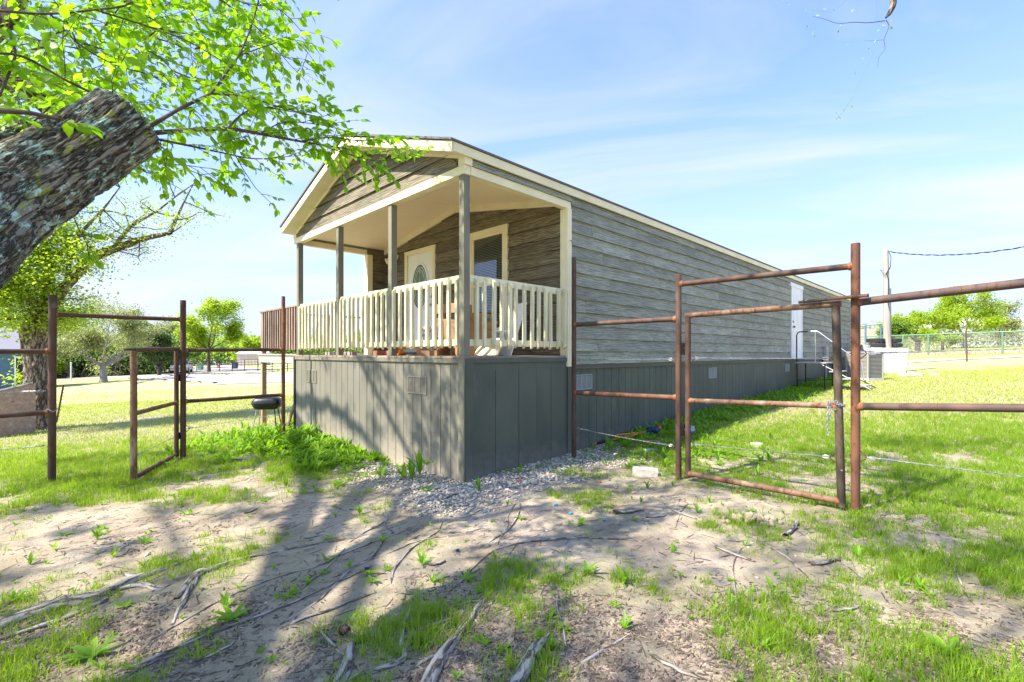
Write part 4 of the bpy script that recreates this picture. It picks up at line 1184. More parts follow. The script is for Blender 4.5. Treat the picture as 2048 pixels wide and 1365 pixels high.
def crumple(name, label, cat, loc, r, m, flat=.5, seed=0, sub=2):
    import bmesh
    bm = bmesh.new(); bmesh.ops.create_icosphere(bm, subdivisions=sub, radius=1)
    rr = random.Random(seed)
    for v in bm.verts:
        k = 1 + rr.uniform(-.35, .35); v.co = Vector((v.co.x * r[0] * k, v.co.y * r[1] * k, v.co.z * r[2] * k))
    me = bpy.data.meshes.new(name); bm.to_mesh(me); bm.free(); me.materials.append(m)
    o = link(name, me, None, loc, (0, 0, rr.uniform(0, 6))); tag(o, label, cat); return o
x, y = hw(.38, 1.60); crumple('plastic_bag', 'crumpled white plastic bag under the front railing', 'bag', (x, y, ZB + .05), (.14, .09, .06), M['whiteplastic'], seed=3)

# ------------------------------------------------------------------ small things on the ground
def GP(px, py):
    """ground point seen at a pixel"""
    Y = 4.0
    for _ in range(30):
        x = (px - 1024) / F * Y; h = EYE - float(gz(x, Y)); Y = .5 * Y + .5 * h * F / (py - HY)
    return ((px - 1024) / F * Y, Y)
def onground(px, py, dz=0.0):
    x, y = GP(px, py); return Vector((x, y, gzf(x, y) + dz))
# loppers
t = thing('loppers', 'pair of loppers with two orange handles and black grips on the gravel', 'garden tool')
a0 = onground(1172, 884, .05); a1 = onground(1188, 892, .03); b0 = onground(1300, 872, .07)
for a in (a0, a1):
    m1 = a.lerp(b0, .30)
    MB().tube([a, a.lerp(b0, .03)], .021, 10).build('end_cap', M['orange'], t, smooth=True)
    MB().tube([a.lerp(b0, .03), a.lerp(b0, .18)], .019, 10).build('grip', M['black_metal'], t, smooth=True)
    MB().tube([a.lerp(b0, .18), a.lerp(b0, .95)], .015, 10).build('handle', M['orange'], t, smooth=True)
MB().tube([b0 - Vector((.05, 0, 0)), b0 + Vector((.08, .03, .02)), b0 + Vector((.18, .08, .0))], [.03, .03, .006], 8).build('blade', M['black_metal'], t)
p = onground(1305, 872, .06); crumple('garden_gloves', 'navy work gloves in the weeds at the end of the loppers', 'gloves', p, (.14, .10, .08), M['navycloth'], seed=5)
p = onground(1318, 868, .10); crumple('red_label', 'red scrap lying on the navy gloves', 'scrap', p, (.05, .03, .04), M['redbit'], seed=6)
def slab(px, py, sx, sy, sz, rz, m, name, label, cat, group=None):
    p = onground(px, py); t = MB().box(-sx / 2, sx / 2, -sy / 2, sy / 2, -.02, sz).build(name, m, None, bevel=.006)
    t.location = p; t.rotation_euler = (R(random.uniform(-3, 3)), R(random.uniform(-3, 3)), rz); tag(t, label, cat, group); return t
slab(1290, 951, .29, .13, .085, -.25, M['block'], 'concrete_block', 'pale concrete block lying in front of the fence post', 'block')
slab(1300, 888, .30, .10, .05, -.2, M['brick'], 'red_brick', 'red brick in the weeds below the loppers', 'brick')
slab(1513, 893, .16, .10, .05, -.5, M['block'], 'stone_chunk', 'pale stone chunk in the grass behind the gate', 'stone')
slab(1300, 903, .20, .10, .035, .3, M['whiteplastic'], 'white_scrap', 'white plastic scrap in the weeds by the loppers', 'scrap')
crumple('plastic_jug', 'grey plastic jug in the weeds behind the gate hinge', 'jug', onground(1372, 872, .09), (.12, .12, .11), M['vent'], seed=9)
crumple('dark_rag', 'dark purple rag on the dirt left of the porch', 'rag', onground(492, 922, .02), (.16, .10, .05), M['purplecloth'], seed=12)
for i, (px, py, m, lb) in enumerate(((1112, 1012, 'bluebit', 'blue plastic scrap nearest the skirting corner'), (1142, 1029, 'bluebit', 'blue plastic scrap in the middle of the bare dirt'),
        (1208, 1043, 'bluebit', 'blue plastic scrap farthest right on the bare dirt'), (1200, 966, 'redbit', 'red plastic scrap at the edge of the gravel'),
        (1208, 908, 'bluebit', 'tiny blue scrap on the gravel by the fence post'), (1170, 1050, 'yellowbit', 'yellow scrap below the blue scraps'),
        (1038, 964, 'redbit', 'small pink scrap in the gravel'), (1420, 1012, 'yellowbit', 'yellow scrap near the closed gate'),
        (915, 1104, 'navycloth', 'dark blue scrap on the dirt among the roots'), (735, 1140, 'navycloth', 'dark blue scrap beside the thin root'))):
    crumple('scrap', lb, 'litter', onground(px, py, .012), (.022, .014, .010), M[m], seed=20 + i, sub=1)
# pile of dried dung
pc = onground(1500, 1042)
import bmesh
t = thing('dung_pile', 'heap of dried dung balls on the dirt in front of the gate', 'dung', pc)
bm = bmesh.new(); bmesh.ops.create_icosphere(bm, subdivisions=2, radius=.024)
for v in bm.verts: v.co *= 1 + random.uniform(-.10, .10)
me = bpy.data.meshes.new('dung_ball'); bm.to_mesh(me); bm.free(); me.materials.append(M['dung'])
me.polygons.foreach_set('use_smooth', [True] * len(me.polygons))
for i in range(70):
    dx = random.gauss(0, .115); dy = random.gauss(0, .05)
    lay = max(0, .045 - .28 * abs(dx) - .3 * abs(dy)) * random.random()
    link('dung_ball', me, t, (dx, dy, gzf(pc.x + dx, pc.y + dy) - pc.z + .014 + lay), (random.random() * 6, random.random() * 6, 0), (random.uniform(.7, 1.1),) * 3)
# pine cone
p = onground(687, 1275)
t = thing('pine_cone', 'open brown pine cone on the ground among the roots', 'pine cone', p + Vector((0, 0, .04)), R(30)); t.rotation_euler = (R(62), R(18), R(40))
MB().lathe([(.006, -.045), (.02, -.03), (.022, 0), (.014, .035), (.003, .05)], 8).build('core', M['cone'], t, smooth=True)
scm = MB(); scm.v = [(0, -.006, 0), (0, .006, 0), (.020, .011, .006), (.020, -.011, .006), (.028, 0, .010), (.026, 0, .003)]; scm.f = [(0, 1, 2, 3), (3, 2, 4), (2, 5, 4), (3, 4, 5), (0, 3, 5), (1, 5, 2), (0, 5, 1)]
scme = scm.mesh('cone_scale', M['cone'])
for i in range(85):
    f = i / 85; z = -.04 + .088 * f; rr_ = .95 - .5 * f if f > .3 else .55 + 1.3 * f
    o = link('cone_scale', scme, t, (0, 0, z), (0, -.1 - .6 * f, i * 2.39996), (rr_ * 1.35, 1.25, 1.2))

# ------------------------------------------------------------------ bark tubes
def catmull(P_, step):
    P_ = [np.array(p, float) for p in P_]
    Q = [2 * P_[0] - P_[1]] + P_ + [2 * P_[-1] - P_[-2]]
    out = []
    for i in range(1, len(Q) - 2):
        L_ = np.linalg.norm(Q[i + 1][:3] - Q[i][:3]); n = max(1, int(L_ / step))
        for k in range(n):
            t = k / n; a, b, c, d = Q[i - 1], Q[i], Q[i + 1], Q[i + 2]
            l0 = max(np.linalg.norm((b - a)[:3]), 1e-6); l2 = max(np.linalg.norm((d - c)[:3]), 1e-6); l1 = max(L_, 1e-6)
            m0 = (c - a) / (l0 + l1) * l1; m1 = (d - b) / (l1 + l2) * l1
            out.append((2*t**3 - 3*t*t + 1) * b + (t**3 - 2*t*t + t) * m0 + (3*t*t - 2*t**3) * c + (t**3 - t*t) * m1)
    out.append(P_[-1]); return np.array(out)
def bark_tube(name, pts, seg, step, m, parent=None, amp=.012, fr=(26, 7), lump=.05, cap=False, seed=0.0, squash=None):
    """pts rows: x,y,z,r. ridged bark relief is real geometry"""
    c = catmull(pts, step); n = len(c); ctr = c[:, :3]; rad = c[:, 3]
    T = norm(np.gradient(ctr, axis=0))
    up = np.array([0, 0, 1.0]); A = np.zeros((n, 3)); a = np.cross(T[0], up); a = a / max(np.linalg.norm(a), 1e-6)
    if np.linalg.norm(np.cross(T[0], up)) < .1: a = np.array([1.0, 0, 0])
    for i in range(n):
        a = a - T[i] * a.dot(T[i]); a /= np.linalg.norm(a); A[i] = a
    B = np.cross(T, A)
    s = np.concatenate([[0], np.cumsum(np.linalg.norm(np.diff(ctr, axis=0), axis=1))])
    th = np.arange(seg + 1) / seg * 2 * PI
    TH, SS = np.meshgrid(th, s)
    RR = rad[:, None].repeat(seg + 1, 1)
    cx_, sy_ = np.cos(TH) * RR, np.sin(TH) * RR
    # twisting furrows: noise stretched along the limb
    wob = (fbm(cx_ * 4 + seed, sy_ * 4, SS * 3, 3) - .5) * .10
    n1 = vnoise((cx_ + wob) * fr[0] + seed * 7, (sy_ + wob) * fr[0], SS * fr[1])
    n2 = vnoise((cx_ + wob) * fr[0] * 2.1 + 31, (sy_ + wob) * fr[0] * 2.1, SS * fr[1] * 2.3)
    rid = 1 - np.abs(2 * n1 - 1); rid2 = 1 - np.abs(2 * n2 - 1)
    relief = -(rid**3) * 1.0 - (rid2**3) * .45 + (fbm(cx_ * 60, sy_ * 60, SS * 60, 2) - .5) * .35
    lum = (fbm(cx_ * 5 + seed, sy_ * 5, SS * 2.2, 3) - .5) * lump * 2
    r2 = RR * (1 + lum) + relief * np.minimum(amp, RR * .28)
    X = ctr[:, None] + (A[:, None] * np.cos(TH)[..., None] + B[:, None] * np.sin(TH)[..., None]) * r2[..., None]
    if squash is not None: X[..., 2] = squash[0] + (X[..., 2] - squash[0]) * squash[1]
    w = seg + 1
    V = X.reshape(-1, 3); idx = np.arange(n * w).reshape(n, w)
    F_ = np.stack([idx[:-1, :-1], idx[:-1, 1:], idx[1:, 1:], idx[1:, :-1]], -1).reshape(-1, 4)
    uv = np.stack([TH / (2 * PI) * 2 * PI * rad.mean(), SS], -1).reshape(-1, 2)
    faces = [F_]
    if cap:
        V = np.vstack([V, ctr[-1] + T[-1] * .004]); uv = np.vstack([uv, [0, 0]])
        k = len(V) - 1; faces.append(np.stack([idx[-1, :-1], idx[-1, 1:], np.full(seg, k)], -1))
    me = npmesh(name, V, faces, m, smooth=True, uv=uv)
    o = bpy.data.objects.new(name, me); C.objects.link(o)
    if parent: o.parent = parent
    return o

# ------------------------------------------------------------------ the big tree overhead
elm = thing('elm_tree', 'big lichen-covered tree on the left with a sawn-off limb and fresh green leaves', 'tree')
def PR(px, py, Y, r): p = P(px, py, Y); return (p.x, p.y, p.z, r)
bx, by = -4.5, -.85
gb_ = gzf(bx, by)
bark_tube('trunk', [(bx - .1, by - .1, gb_ - .2, .52), (bx, by, gb_ + .3, .42), (bx + .05, by + .1, gb_ + 1.1, .38), (bx + .02, by + .15, 2.2, .36), (bx - .1, by + .1, 3.4, .30), (bx - .3, by - .1, 5.0, .22), (bx - .2, by - .3, 7.0, .12)],
          90, .02, M['limb'], elm, amp=.02, fr=(16, 3.5))
bark_tube('sawn_limb', [(bx + .2, by + .15, .75, .30), (-3.1, .75, 1.38, .20), PR(-230, 560, 1.62, .185), PR(0, 412, 2.03, .184), PR(130, 328, 2.22, .176), PR(205, 278, 2.33, .171), PR(256, 243, 2.41, .168)],
          360, .0055, M['limb'], elm, amp=.020, fr=(34, 4.6), lump=.025, cap=True, seed=2.0)
bark_tube('limb', [(bx + .0, by + .3, 1.7, .22), (-3.4, 1.6, 2.2, .19), PR(-120, 330, 2.65, .17), PR(20, 300, 2.95, .15), PR(100, 272, 3.2, .13), PR(118, 262, 3.3, .11)],
          220, .008, M['limb'], elm, amp=.014, fr=(34, 7), cap=True, seed=5.0)
bark_tube('limb', [PR(185, 315, 4.5, .085), PR(150, 265, 4.4, .095), PR(80, 195, 4.3, .105), PR(0, 145, 4.2, .115), PR(-160, 60, 3.9, .115), (bx - .3, by + .6, 4.6, .12), (bx - .2, by, 4.9, .13)],
          80, .02, M['bark'], elm, amp=.012, fr=(26, 5), seed=7.0)
bark_tube('limb', [PR(-40, 90, 3.0, .06), PR(12, 40, 3.0, .05), PR(50, -30, 3.0, .045), PR(120, -200, 3.1, .03)], 40, .02, M['bark'], elm, amp=.004, seed=9.0)

# branches drawn through known places, then twigs and leaves along them
LP, LD_, LN, LS = [], [], [], []          # leaf place, direction, normal, size
tw = MB()
def polyline(pts, step=.05):
    c = catmull([(p.x, p.y, p.z, 0) for p in pts], step)[:, :3]
    return c
def leafy_twig(p0, d, length, size, droop=.35, alt=None):
    """a thin twig with two ranks of leaves"""
    n = max(3, int(length / (size * .62)))
    p = np.array(p0, float); d = np.array(d, float); d /= np.linalg.norm(d)
    pts = [p.copy()]
    side0 = np.cross(d, [0, 0, 1.0]); side0 /= max(np.linalg.norm(side0), 1e-6)
    for i in range(n):
        d = d + np.array([random.gauss(0, .10), random.gauss(0, .10), random.gauss(0, .07) - droop * .09]); d /= np.linalg.norm(d)
        p = p + d * (length / n); pts.append(p.copy())
        s = side0 * (1 if i % 2 else -1)
        ld = d * .75 + s * random.uniform(.5, 1.0) + np.array([0, 0, random.uniform(-.9, .1)])
        LP.append(p.copy()); LD_.append(ld); LN.append(np.array([random.gauss(0, .8), random.gauss(-.45, .8), .8])); LS.append(size * random.uniform(.65, 1.2))
        if random.random() < .6:
            LP.append(p.copy()); LD_.append(d * .5 - s * .8 + np.array([0, 0, -.4])); LN.append(np.array([random.gauss(0, .6), random.gauss(0, .6), .8])); LS.append(size * random.uniform(.45, .8))
    LP.append(p.copy()); LD_.append(d); LN.append(np.array([0, 0, 1.0])); LS.append(size)
    tw.tube([tuple(q) for q in pts], [.0022 * (1 - .6 * i / len(pts)) for i in range(len(pts))], 4, cap=False)
def branch(pts, r0, r1, tw_every=.09, tw_len=(.15, .42), size=.072, droop=.35, side=1.0, start=.0, sub=True, up=.0):
    c = polyline(pts); n = len(c)
    tw.tube([tuple(q) for q in c], [r0 + (r1 - r0) * i / n for i in range(n)], 7, cap=False)
    T = norm(np.gradient(c, axis=0)); s = 0; nxt = start
    L_ = 0
    for i in range(1, n):
        L_ += np.linalg.norm(c[i] - c[i - 1])
        if L_ > nxt:
            nxt = L_ + tw_every * .62 * random.uniform(.6, 1.4)
            a = random.uniform(0, 2 * PI); sd = np.array([math.cos(a), math.sin(a) * .6, math.sin(a + 1) * .8])
            d = T[i] * random.uniform(.5, 1.0) + sd * side + np.array([0, 0, up])
            ln = random.uniform(*tw_len)
            leafy_twig(c[i], d, ln, size, droop)
            if sub and ln > .3:
                leafy_twig(c[i] + d / np.linalg.norm(d) * ln * .4, d + np.array([random.gauss(0, .6), random.gauss(0, .6), random.gauss(0, .4)]), ln * .6, size, droop)
    leafy_twig(c[-1], T[-1], tw_len[1] * .7, size, droop)
B_ = lambda *q: [P(a, b, y) for (a, b, y) in q]
branch(B_((285, 262, 2.45), (330, 235, 2.5), (370, 212, 2.55), (420, 188, 2.6), (450, 150, 2.7), (478, 112, 2.8)), .011, .004, .075, (.12, .34))
branch(B_((478, 112, 2.8), (500, 60, 2.85), (515, 10, 2.9), (530, -60, 2.95)), .005, .003, .07, (.12, .36))
branch(B_((420, 188, 2.6), (500, 195, 2.75), (560, 215, 2.9), (640, 235, 3.1)), .006, .002, .065, (.12, .28))
branch(B_((478, 112, 2.8), (540, 90, 2.9), (590, 80, 3.0), (615, 105, 3.05)), .004, .002, .06, (.12, .26), up=-.3)
branch(B_((288, 268, 2.45), (360, 262, 2.55), (455, 258, 2.7), (520, 268, 2.85), (600, 283, 3.05), (680, 296, 3.3), (740, 306, 3.45), (790, 300, 3.55)), .013, .002, .06, (.14, .36), size=.066, side=.95)
branch(B_((600, 283, 3.05), (660, 275, 3.15), (720, 282, 3.3), (780, 275, 3.4)), .004, .002, .05, (.10, .24), size=.064, side=.8)
branch(B_((640, 290, 3.15), (700, 310, 3.3), (760, 322, 3.4), (815, 312, 3.45)), .004, .002, .05, (.10, .22), size=.064, side=.8)
branch(B_((520, 268, 2.85), (570, 245, 3.0), (640, 250, 3.1), (690, 262, 3.2)), .004, .002, .06, (.12, .28), size=.066)
branch(B_((455, 258, 2.7), (480, 232, 2.75), (520, 215, 2.85), (590, 225, 3.0)), .006, .002, .07, (.1, .26))
branch(B_((295, 275, 2.45), (370, 290, 2.6), (440, 305, 2.8), (510, 318, 3.0), (590, 312, 3.2)), .007, .002, .07, (.1, .24), size=.055, side=.7)
branch(B_((300, 280, 2.5), (330, 300, 2.6), (360, 330, 2.7), (400, 350, 2.8)), .004, .002, .12, (.1, .2), side=.6)
branch(B_((470, 310, 2.85), (490, 345, 2.95), (510, 375, 3.0), (535, 400, 3.1)), .003, .0015, .14, (.06, .14), size=.05, side=.5)
branch(B_((350, 330, 2.8), (400, 335, 2.9), (420, 350, 2.9)), .003, .0015, .12, (.08, .2), side=.5)
branch(B_((255, 232, 2.5), (200, 195, 2.4), (130, 160, 2.35), (65, 122, 2.3), (20, 108, 2.2), (-60, 108, 2.1)), .007, .005, .09, (.12, .38))
branch(B_((-20, 20, 2.4), (20, 24, 2.4), (100, 28, 2.45), (190, 20, 2.5), (250, 12, 2.55), (285, -10, 2.6)), .007, .004, .06, (.15, .40))
branch(B_((10, 50, 2.4), (30, 100, 2.3), (30, 115, 2.3), (0, 190, 2.2), (-20, 230, 2.15)), .006, .005, .14, (.12, .3))
branch(B_((190, 20, 2.5), (300, 55, 2.7), (380, 85, 2.8), (440, 120, 2.9)), .005, .002, .075, (.12, .32))
branch(B_((100, 28, 2.45), (160, 90, 2.7), (230, 130, 2.9), (320, 160, 3.1), (400, 230, 3.3)), .005, .002, .08, (.12, .36))
branch(B_((-60, 215, 1.9), (0, 222, 1.95), (60, 226, 2.0), (118, 238, 2.05)), .012, .006, .3, (.06, .12))
branch(B_((420, -60, 2.8), (470, 0, 2.9), (560, 20, 3.0), (600, 60, 3.1)), .004, .002, .07, (.12, .3))
branch(B_((240, -60, 2.6), (320, 0, 2.7), (380, 20, 2.8), (400, 60, 2.9)), .004, .002, .12, (.1, .26))
branch(B_((150, 440, 2.2), (163, 470, 2.2), (175, 490, 2.2)), .002, .001, .08, (.05, .12), size=.05)
branch(B_((60, 250, 2.9), (100, 215, 2.9), (130, 190, 3.0)), .005, .003, .09, (.1, .2))
near_count = len(LP)
# deeper layers of the same crown, seen through the near leaves
for k in range(115):
    px = random.uniform(-150, 470); py = random.uniform(-160, 310 - max(0, px - 150) * .62); Yb = random.uniform(3.1, 4.5)
    d = Vector((random.uniform(.2, 1), random.uniform(-.4, .5), random.uniform(-.5, .25))).normalized()
    p0 = P(px, py, Yb); ln = random.uniform(.35, .75)
    branch([p0, p0 + d * ln * .5 + Vector((0, 0, .05)), p0 + d * ln], .006, .002, .10, (.15, .35), size=.066, sub=False)
# canopy above and behind the camera: it throws the dappled shade
can0 = len(LP)
sh = Vector((sdir.x / sdir.z, sdir.y / sdir.z, 0))
cl = []
def canopy_at(gx_, gy_, hgt, rad, n, up=0.0):
    """clump whose shade falls round a spot on the ground"""
    c = Vector((gx_, gy_, up)) + Vector((sh.x * (hgt - up), sh.y * (hgt - up), hgt - up)); cl.append((c, rad, n))
rc = random.Random(4)
for k in range(430):
    gx_ = rc.uniform(-8, 7.5); gy_ = rc.uniform(-.5, 7.6)
    if vnoise(gx_ * .8 + 2, gy_ * 1.5 + 3, 8.8) < .38: continue
    # leave sunny lanes across the bare ground and by the left fence
    if gy_ > 4.2 and rc.random() < (.50 if gx_ < -1 else .70): continue
    canopy_at(gx_, gy_, rc.uniform(5.2, 7.6), rc.uniform(.30, .70), rc.randint(90, 190))
for k in range(44):
    gx_ = rc.uniform(-5.2, .3); gy_ = rc.uniform(2.3, 6.3)
    if vnoise(gx_ * 1.1 + 9, gy_ * 2.0 + 1, 3.1) > .42: canopy_at(gx_, gy_, rc.uniform(4.6, 6.4), rc.uniform(.18, .42), rc.randint(60, 130))
for k in range(40):            # shade thrown on the porch front and skirting
    v = rc.uniform(-.4, 4.6); z = rc.uniform(.2, 3.4)
    lit = (v > 1.2 and z < 1.5 and abs(z - (1.25 - .28 * (4.2 - v))) < .32)
    if lit and rc.random() < .8: continue
    x, y = hw(0, v); canopy_at(x, y, rc.uniform(5.2, 6.6), rc.uniform(.16, .38), rc.randint(45, 90), up=z)
def in_view(c, rad):
    if c.y < .3: return False
    px = 1024 + F * c.x / c.y; py = HY - F * (c.z - EYE) / c.y; m = F * rad / c.y
    return px > -m and px < 2048 + m and py > -m and not (px < 330 and py < 240)
cl = [q for q in cl if not in_view(q[0], q[1] * 1.6)]
for (c, rad, n) in cl:
    for _ in range(n):
        q = np.array([random.gauss(0, 1), random.gauss(0, 1), random.gauss(0, .6)]) * rad * .55 + np.array(c)
        LP.append(q); LD_.append(np.array([random.gauss(0, 1), random.gauss(0, 1), -.3])); LN.append(np.array([random.gauss(0, .5), random.gauss(0, .5), 1.0])); LS.append(random.uniform(.06, .09))
# shade branches of that canopy
for k in range(24):
    c, rad, n = cl[rc.randrange(len(cl))]
    a = Vector((bx - .2, by - .2, rc.uniform(4.5, 6.2)))
    mid = a.lerp(c, .5) + Vector((0, 0, .6))
    cc = catmull([(a.x, a.y, a.z, 0), (mid.x, mid.y, mid.z, 0), (c.x, c.y, c.z, 0)], .2)[:, :3]
    tw.tube([tuple(q) for q in cc], [.035 - .03 * i / len(cc) for i in range(len(cc))], 6, cap=False)
for (va, za, vb, zb, hh, r_) in ((5.6, .95, .9, -.25, 5.6, .10), (2.8, 1.7, .5, .3, 6.2, .04)):
    e = []
    for (v, z) in ((va, za), ((va + vb) / 2, (za + zb) / 2 + .12), (vb, zb)):
        x, y = hw(0, v); e.append(Vector((x + random.gauss(0, .12), y, z + random.gauss(0, .1))) + sdir * ((hh - z) / sdir.z))
    cc = polyline(e, .15) + np.array([[random.gauss(0, .025) for _ in range(3)] for _ in range(len(polyline(e, .15)))]); tw.tube([tuple(q) for q in cc], [r_ * (1 - .6 * i / len(cc)) for i in range(len(cc))], 7, cap=False)
    tw.tube([tuple(e[0]), (e[0].x * .5 + bx * .5, e[0].y * .5 + by * .5, 5.4), (bx - .25, by - .2, 5.0)], [r_, r_ * 1.2, r_ * 1.3], 7, cap=False)
tw.build('twigs', M['twig'], elm)
LP = np.array(LP); LD_ = np.array(LD_); LN = np.array(LN); LS = np.array(LS)
AX = frames(LD_, LN)
# keep leaves that would float in front of the sawn end out of the way; the 300 largest in view are single parts
Yv = LP[:near_count, 1]; pxv = 1024 + F * LP[:near_count, 0] / Yv; pyv = HY - F * (LP[:near_count, 2] - EYE) / Yv
inv = (pxv > 0) & (pxv < 2048) & (pyv > 0) & (Yv > .5)
app = np.where(inv, LS[:near_count] / Yv, 0)
order = np.argsort(-app)[:300]
lm = npmesh('leaf', np.array(LEAF_V), LEAF_F, M['leaf_near'], {'rnd': np.zeros(8)}, smooth=True)
for i in order:
    o = bpy.data.objects.new('leaf', lm); C.objects.link(o); o.parent = elm
    mt_ = Matrix([[AX[i][r][c] for r in range(3)] for c in range(3)]).to_4x4()
    o.matrix_world = Matrix.Translation(Vector(LP[i])) @ mt_ @ Matrix.Diagonal((*([LS[i]] * 3), 1))
mask = np.ones(len(LP), bool); mask[order] = False
rest = np.where(mask)[0]
nr = rest[rest < can0]
o = scatter('foliage', LEAF_V, LEAF_F, LP[nr], AX[nr], M['leaf_near'], LS[nr], parent=elm, smooth=True); tag(o, kind='stuff')
fr_ = rest[rest >= can0]
o = scatter('upper_crown', DIAM_V, DIAM_F, LP[fr_], AX[fr_], M['leaf_near'], LS[fr_] * 1.15, parent=elm); tag(o, kind='stuff')

# ------------------------------------------------------------------ surface roots and sticks
def root(pts, label, cat='root', name='tree_root', group=None, parent=None, seg=36, lift=.12):
    rows = []
    for (px, py, r) in pts:
        p = onground(px, py); r = r * .8; rows.append((p.x, p.y, p.z + r * lift, r))
    o = bark_tube(name, rows, seg, .012, M['root'], parent, amp=.008, fr=(34, 5), lump=.10, seed=random.random() * 40)
    if not parent: tag(o, label, cat, group)
    return o
for rp_ in ([(-120, 1300, .07), (0, 1255, .065), (120, 1215, .06), (200, 1195, .055), (260, 1165, .05), (330, 1140, .03), (380, 1120, .012)],
            [(0, 1282, .03), (100, 1250, .03), (190, 1212, .028), (215, 1200, .02)],
            [(200, 1190, .03), (280, 1172, .032), (320, 1180, .02), (340, 1170, .008)],
            [(352, 1200, .02), (372, 1175, .035), (398, 1150, .045), (425, 1140, .035), (470, 1122, .022), (540, 1108, .018), (620, 1092, .016), (700, 1078, .012), (800, 1052, .006)],
            [(395, 1158, .035), (375, 1190, .03), (355, 1225, .02), (345, 1250, .01)]):
    root(rp_, None, parent=elm, name='root')
rr_ = random.Random(21)
for k in range(28):
    if k % 3:
        an = rr_.uniform(.25, 1.05); d0 = rr_.uniform(3.2, 6.4); x0, y0 = -4.5 + math.cos(an) * d0, -.85 + math.sin(an) * d0
    else:
        an = rr_.uniform(.9, 2.0); d0 = rr_.uniform(2.4, 4.2); x0, y0 = .4 + math.cos(an) * d0, -.6 + math.sin(an) * d0
    if y0 < 2.0 or y0 > 5.0 or gravel_m(x0, y0) > .2: continue
    L_ = rr_.uniform(.5, 1.7); r0_ = rr_.uniform(.005, .012); rows = []; h = an
    for i in range(8):
        t_ = i / 7; x0 += math.cos(h) * L_ / 7; y0 += math.sin(h) * L_ / 7; h += rr_.gauss(0, .16)
        rows.append((x0, y0, gzf(x0, y0) + r0_ * (.25 + .5 * math.sin(t_ * PI)) - (.01 if i in (0, 7) else 0), r0_ * (1 - .6 * t_)))
    bark_tube('root', rows, 10, .03, M['root'], elm, amp=.003, fr=(60, 6), lump=.12, seed=k * 1.7)
root([(838, 1420, .05), (865, 1350, .047), (895, 1300, .042), (930, 1260, .038), (955, 1220, .030), (970, 1200, .016), (985, 1185, .006)], 'thick pale root running up from the bottom middle of the picture', lift=.25)
root([(985, 1208, .018), (940, 1205, .014), (900, 1218, .008), (860, 1225, .004)], 'thin side root beside the thick pale root')
root([(640, 1430, .025), (700, 1368, .024), (745, 1345, .023), (790, 1330, .022), (808, 1318, .02), (803, 1290, .018), (810, 1250, .016), (820, 1215, .012), (826, 1195, .005)], 'bent grey root curling below the pine cone', lift=.3)
root([(650, 1420, .035), (690, 1345, .038), (702, 1300, .034), (708, 1285, .015)], 'short stubby root directly below the pine cone', lift=.25)
root([(1020, 1400, .05), (1048, 1350, .052), (1068, 1310, .045), (1085, 1285, .030), (1100, 1268, .010)], 'broad rotten root stump at the bottom right of the thick root', lift=.35)
root([(905, 1180, .004), (985, 1105, .010), (1060, 1085, .014), (1150, 1078, .014), (1240, 1080, .012), (1280, 1084, .005)], 'long thin arched root crossing the bare dirt', lift=.5)
root([(560, 1250, .008), (640, 1200, .013), (700, 1140, .018), (745, 1115, .014), (768, 1080, .012)], 'dark thin root between the pine cone and the porch')
root([(1140, 1340, .008), (1180, 1318, .014), (1230, 1288, .012), (1275, 1262, .005)], 'thin straight root in the litter at the bottom centre')
root([(740, 1290, .004), (850, 1255, .010), (900, 1238, .007)], 'slender root left of the bent grey root')
root([(700, 1085, .006), (735, 1062, .018), (765, 1050, .026), (772, 1030, .016), (762, 1000, .006)], 'knotted root below the gravel')
def stick(px0, py0, px1, py1, r, label, bend=.02):
    a = onground(px0, py0, r * .9); b = onground(px1, py1, r * .9); L_ = (b - a).length
    s = (b - a).cross(Vector((0, 0, 1))).normalized()
    pts = []
    n = 7
    for i in range(n + 1):
        t = i / n; q = a.lerp(b, t); q = q + s * (math.sin(t * PI) * bend + random.gauss(0, .004)); q.z = gzf(q.x, q.y) + r * .8
        pts.append((q.x, q.y, q.z, r * (1 - .35 * t) * random.uniform(.85, 1.1)))
    o = bark_tube('fallen_stick', pts, 14, .012, M['root'], None, amp=.004, lump=.15, cap=True, seed=random.random() * 30)
    tag(o, label, 'stick'); return o
for a in ((1568, 1076, 1594, 1046, .022, 'pale short stick lying beside the dung heap'), (1228, 1028, 1286, 1022, .024, 'stubby broken stick in the middle of the dirt'),
          (1290, 1036, 1332, 1032, .012, 'thin dark stick right of the stubby one'), (1345, 1022, 1392, 1040, .012, 'forked dark stick near the gate post'),
          (1375, 1010, 1350, 1055, .006, 'thin twig pointing from the gate to the camera'), (860, 1132, 890, 1124, .014, 'short thick stick left of centre on the dirt'),
          (1620, 1132, 1680, 1120, .018, 'grey stick half hidden in grass at right'), (1660, 1222, 1720, 1216, .012, 'curved twig in the grass at lower right'),
          (1825, 1167, 1835, 1150, .018, 'small pale wood chunk in the right grass'), (488, 1028, 512, 1020, .014, 'short brown stick on the dirt at left'),
          (600, 1180, 690, 1098, .006, 'thin straight twig left of the pine cone'), (1430, 1095, 1510, 1125, .012, 'flat grey twig in front of the dung heap'),
          (250, 1150, 285, 1158, .018, 'pale chunk of wood left of the big root'), (1300, 1310, 1420, 1365, .010, 'long twig at the bottom right of centre'),
          (1690, 1010, 1700, 985, .01, 'small twig at the foot of the gate leg'), (910, 1285, 945, 1330, .005, 'curved pale twig crossing the thick root'),
          (380, 1330, 470, 1285, .010, 'dark twig in the weeds at lower left')):
    stick(*a[:5], a[5])
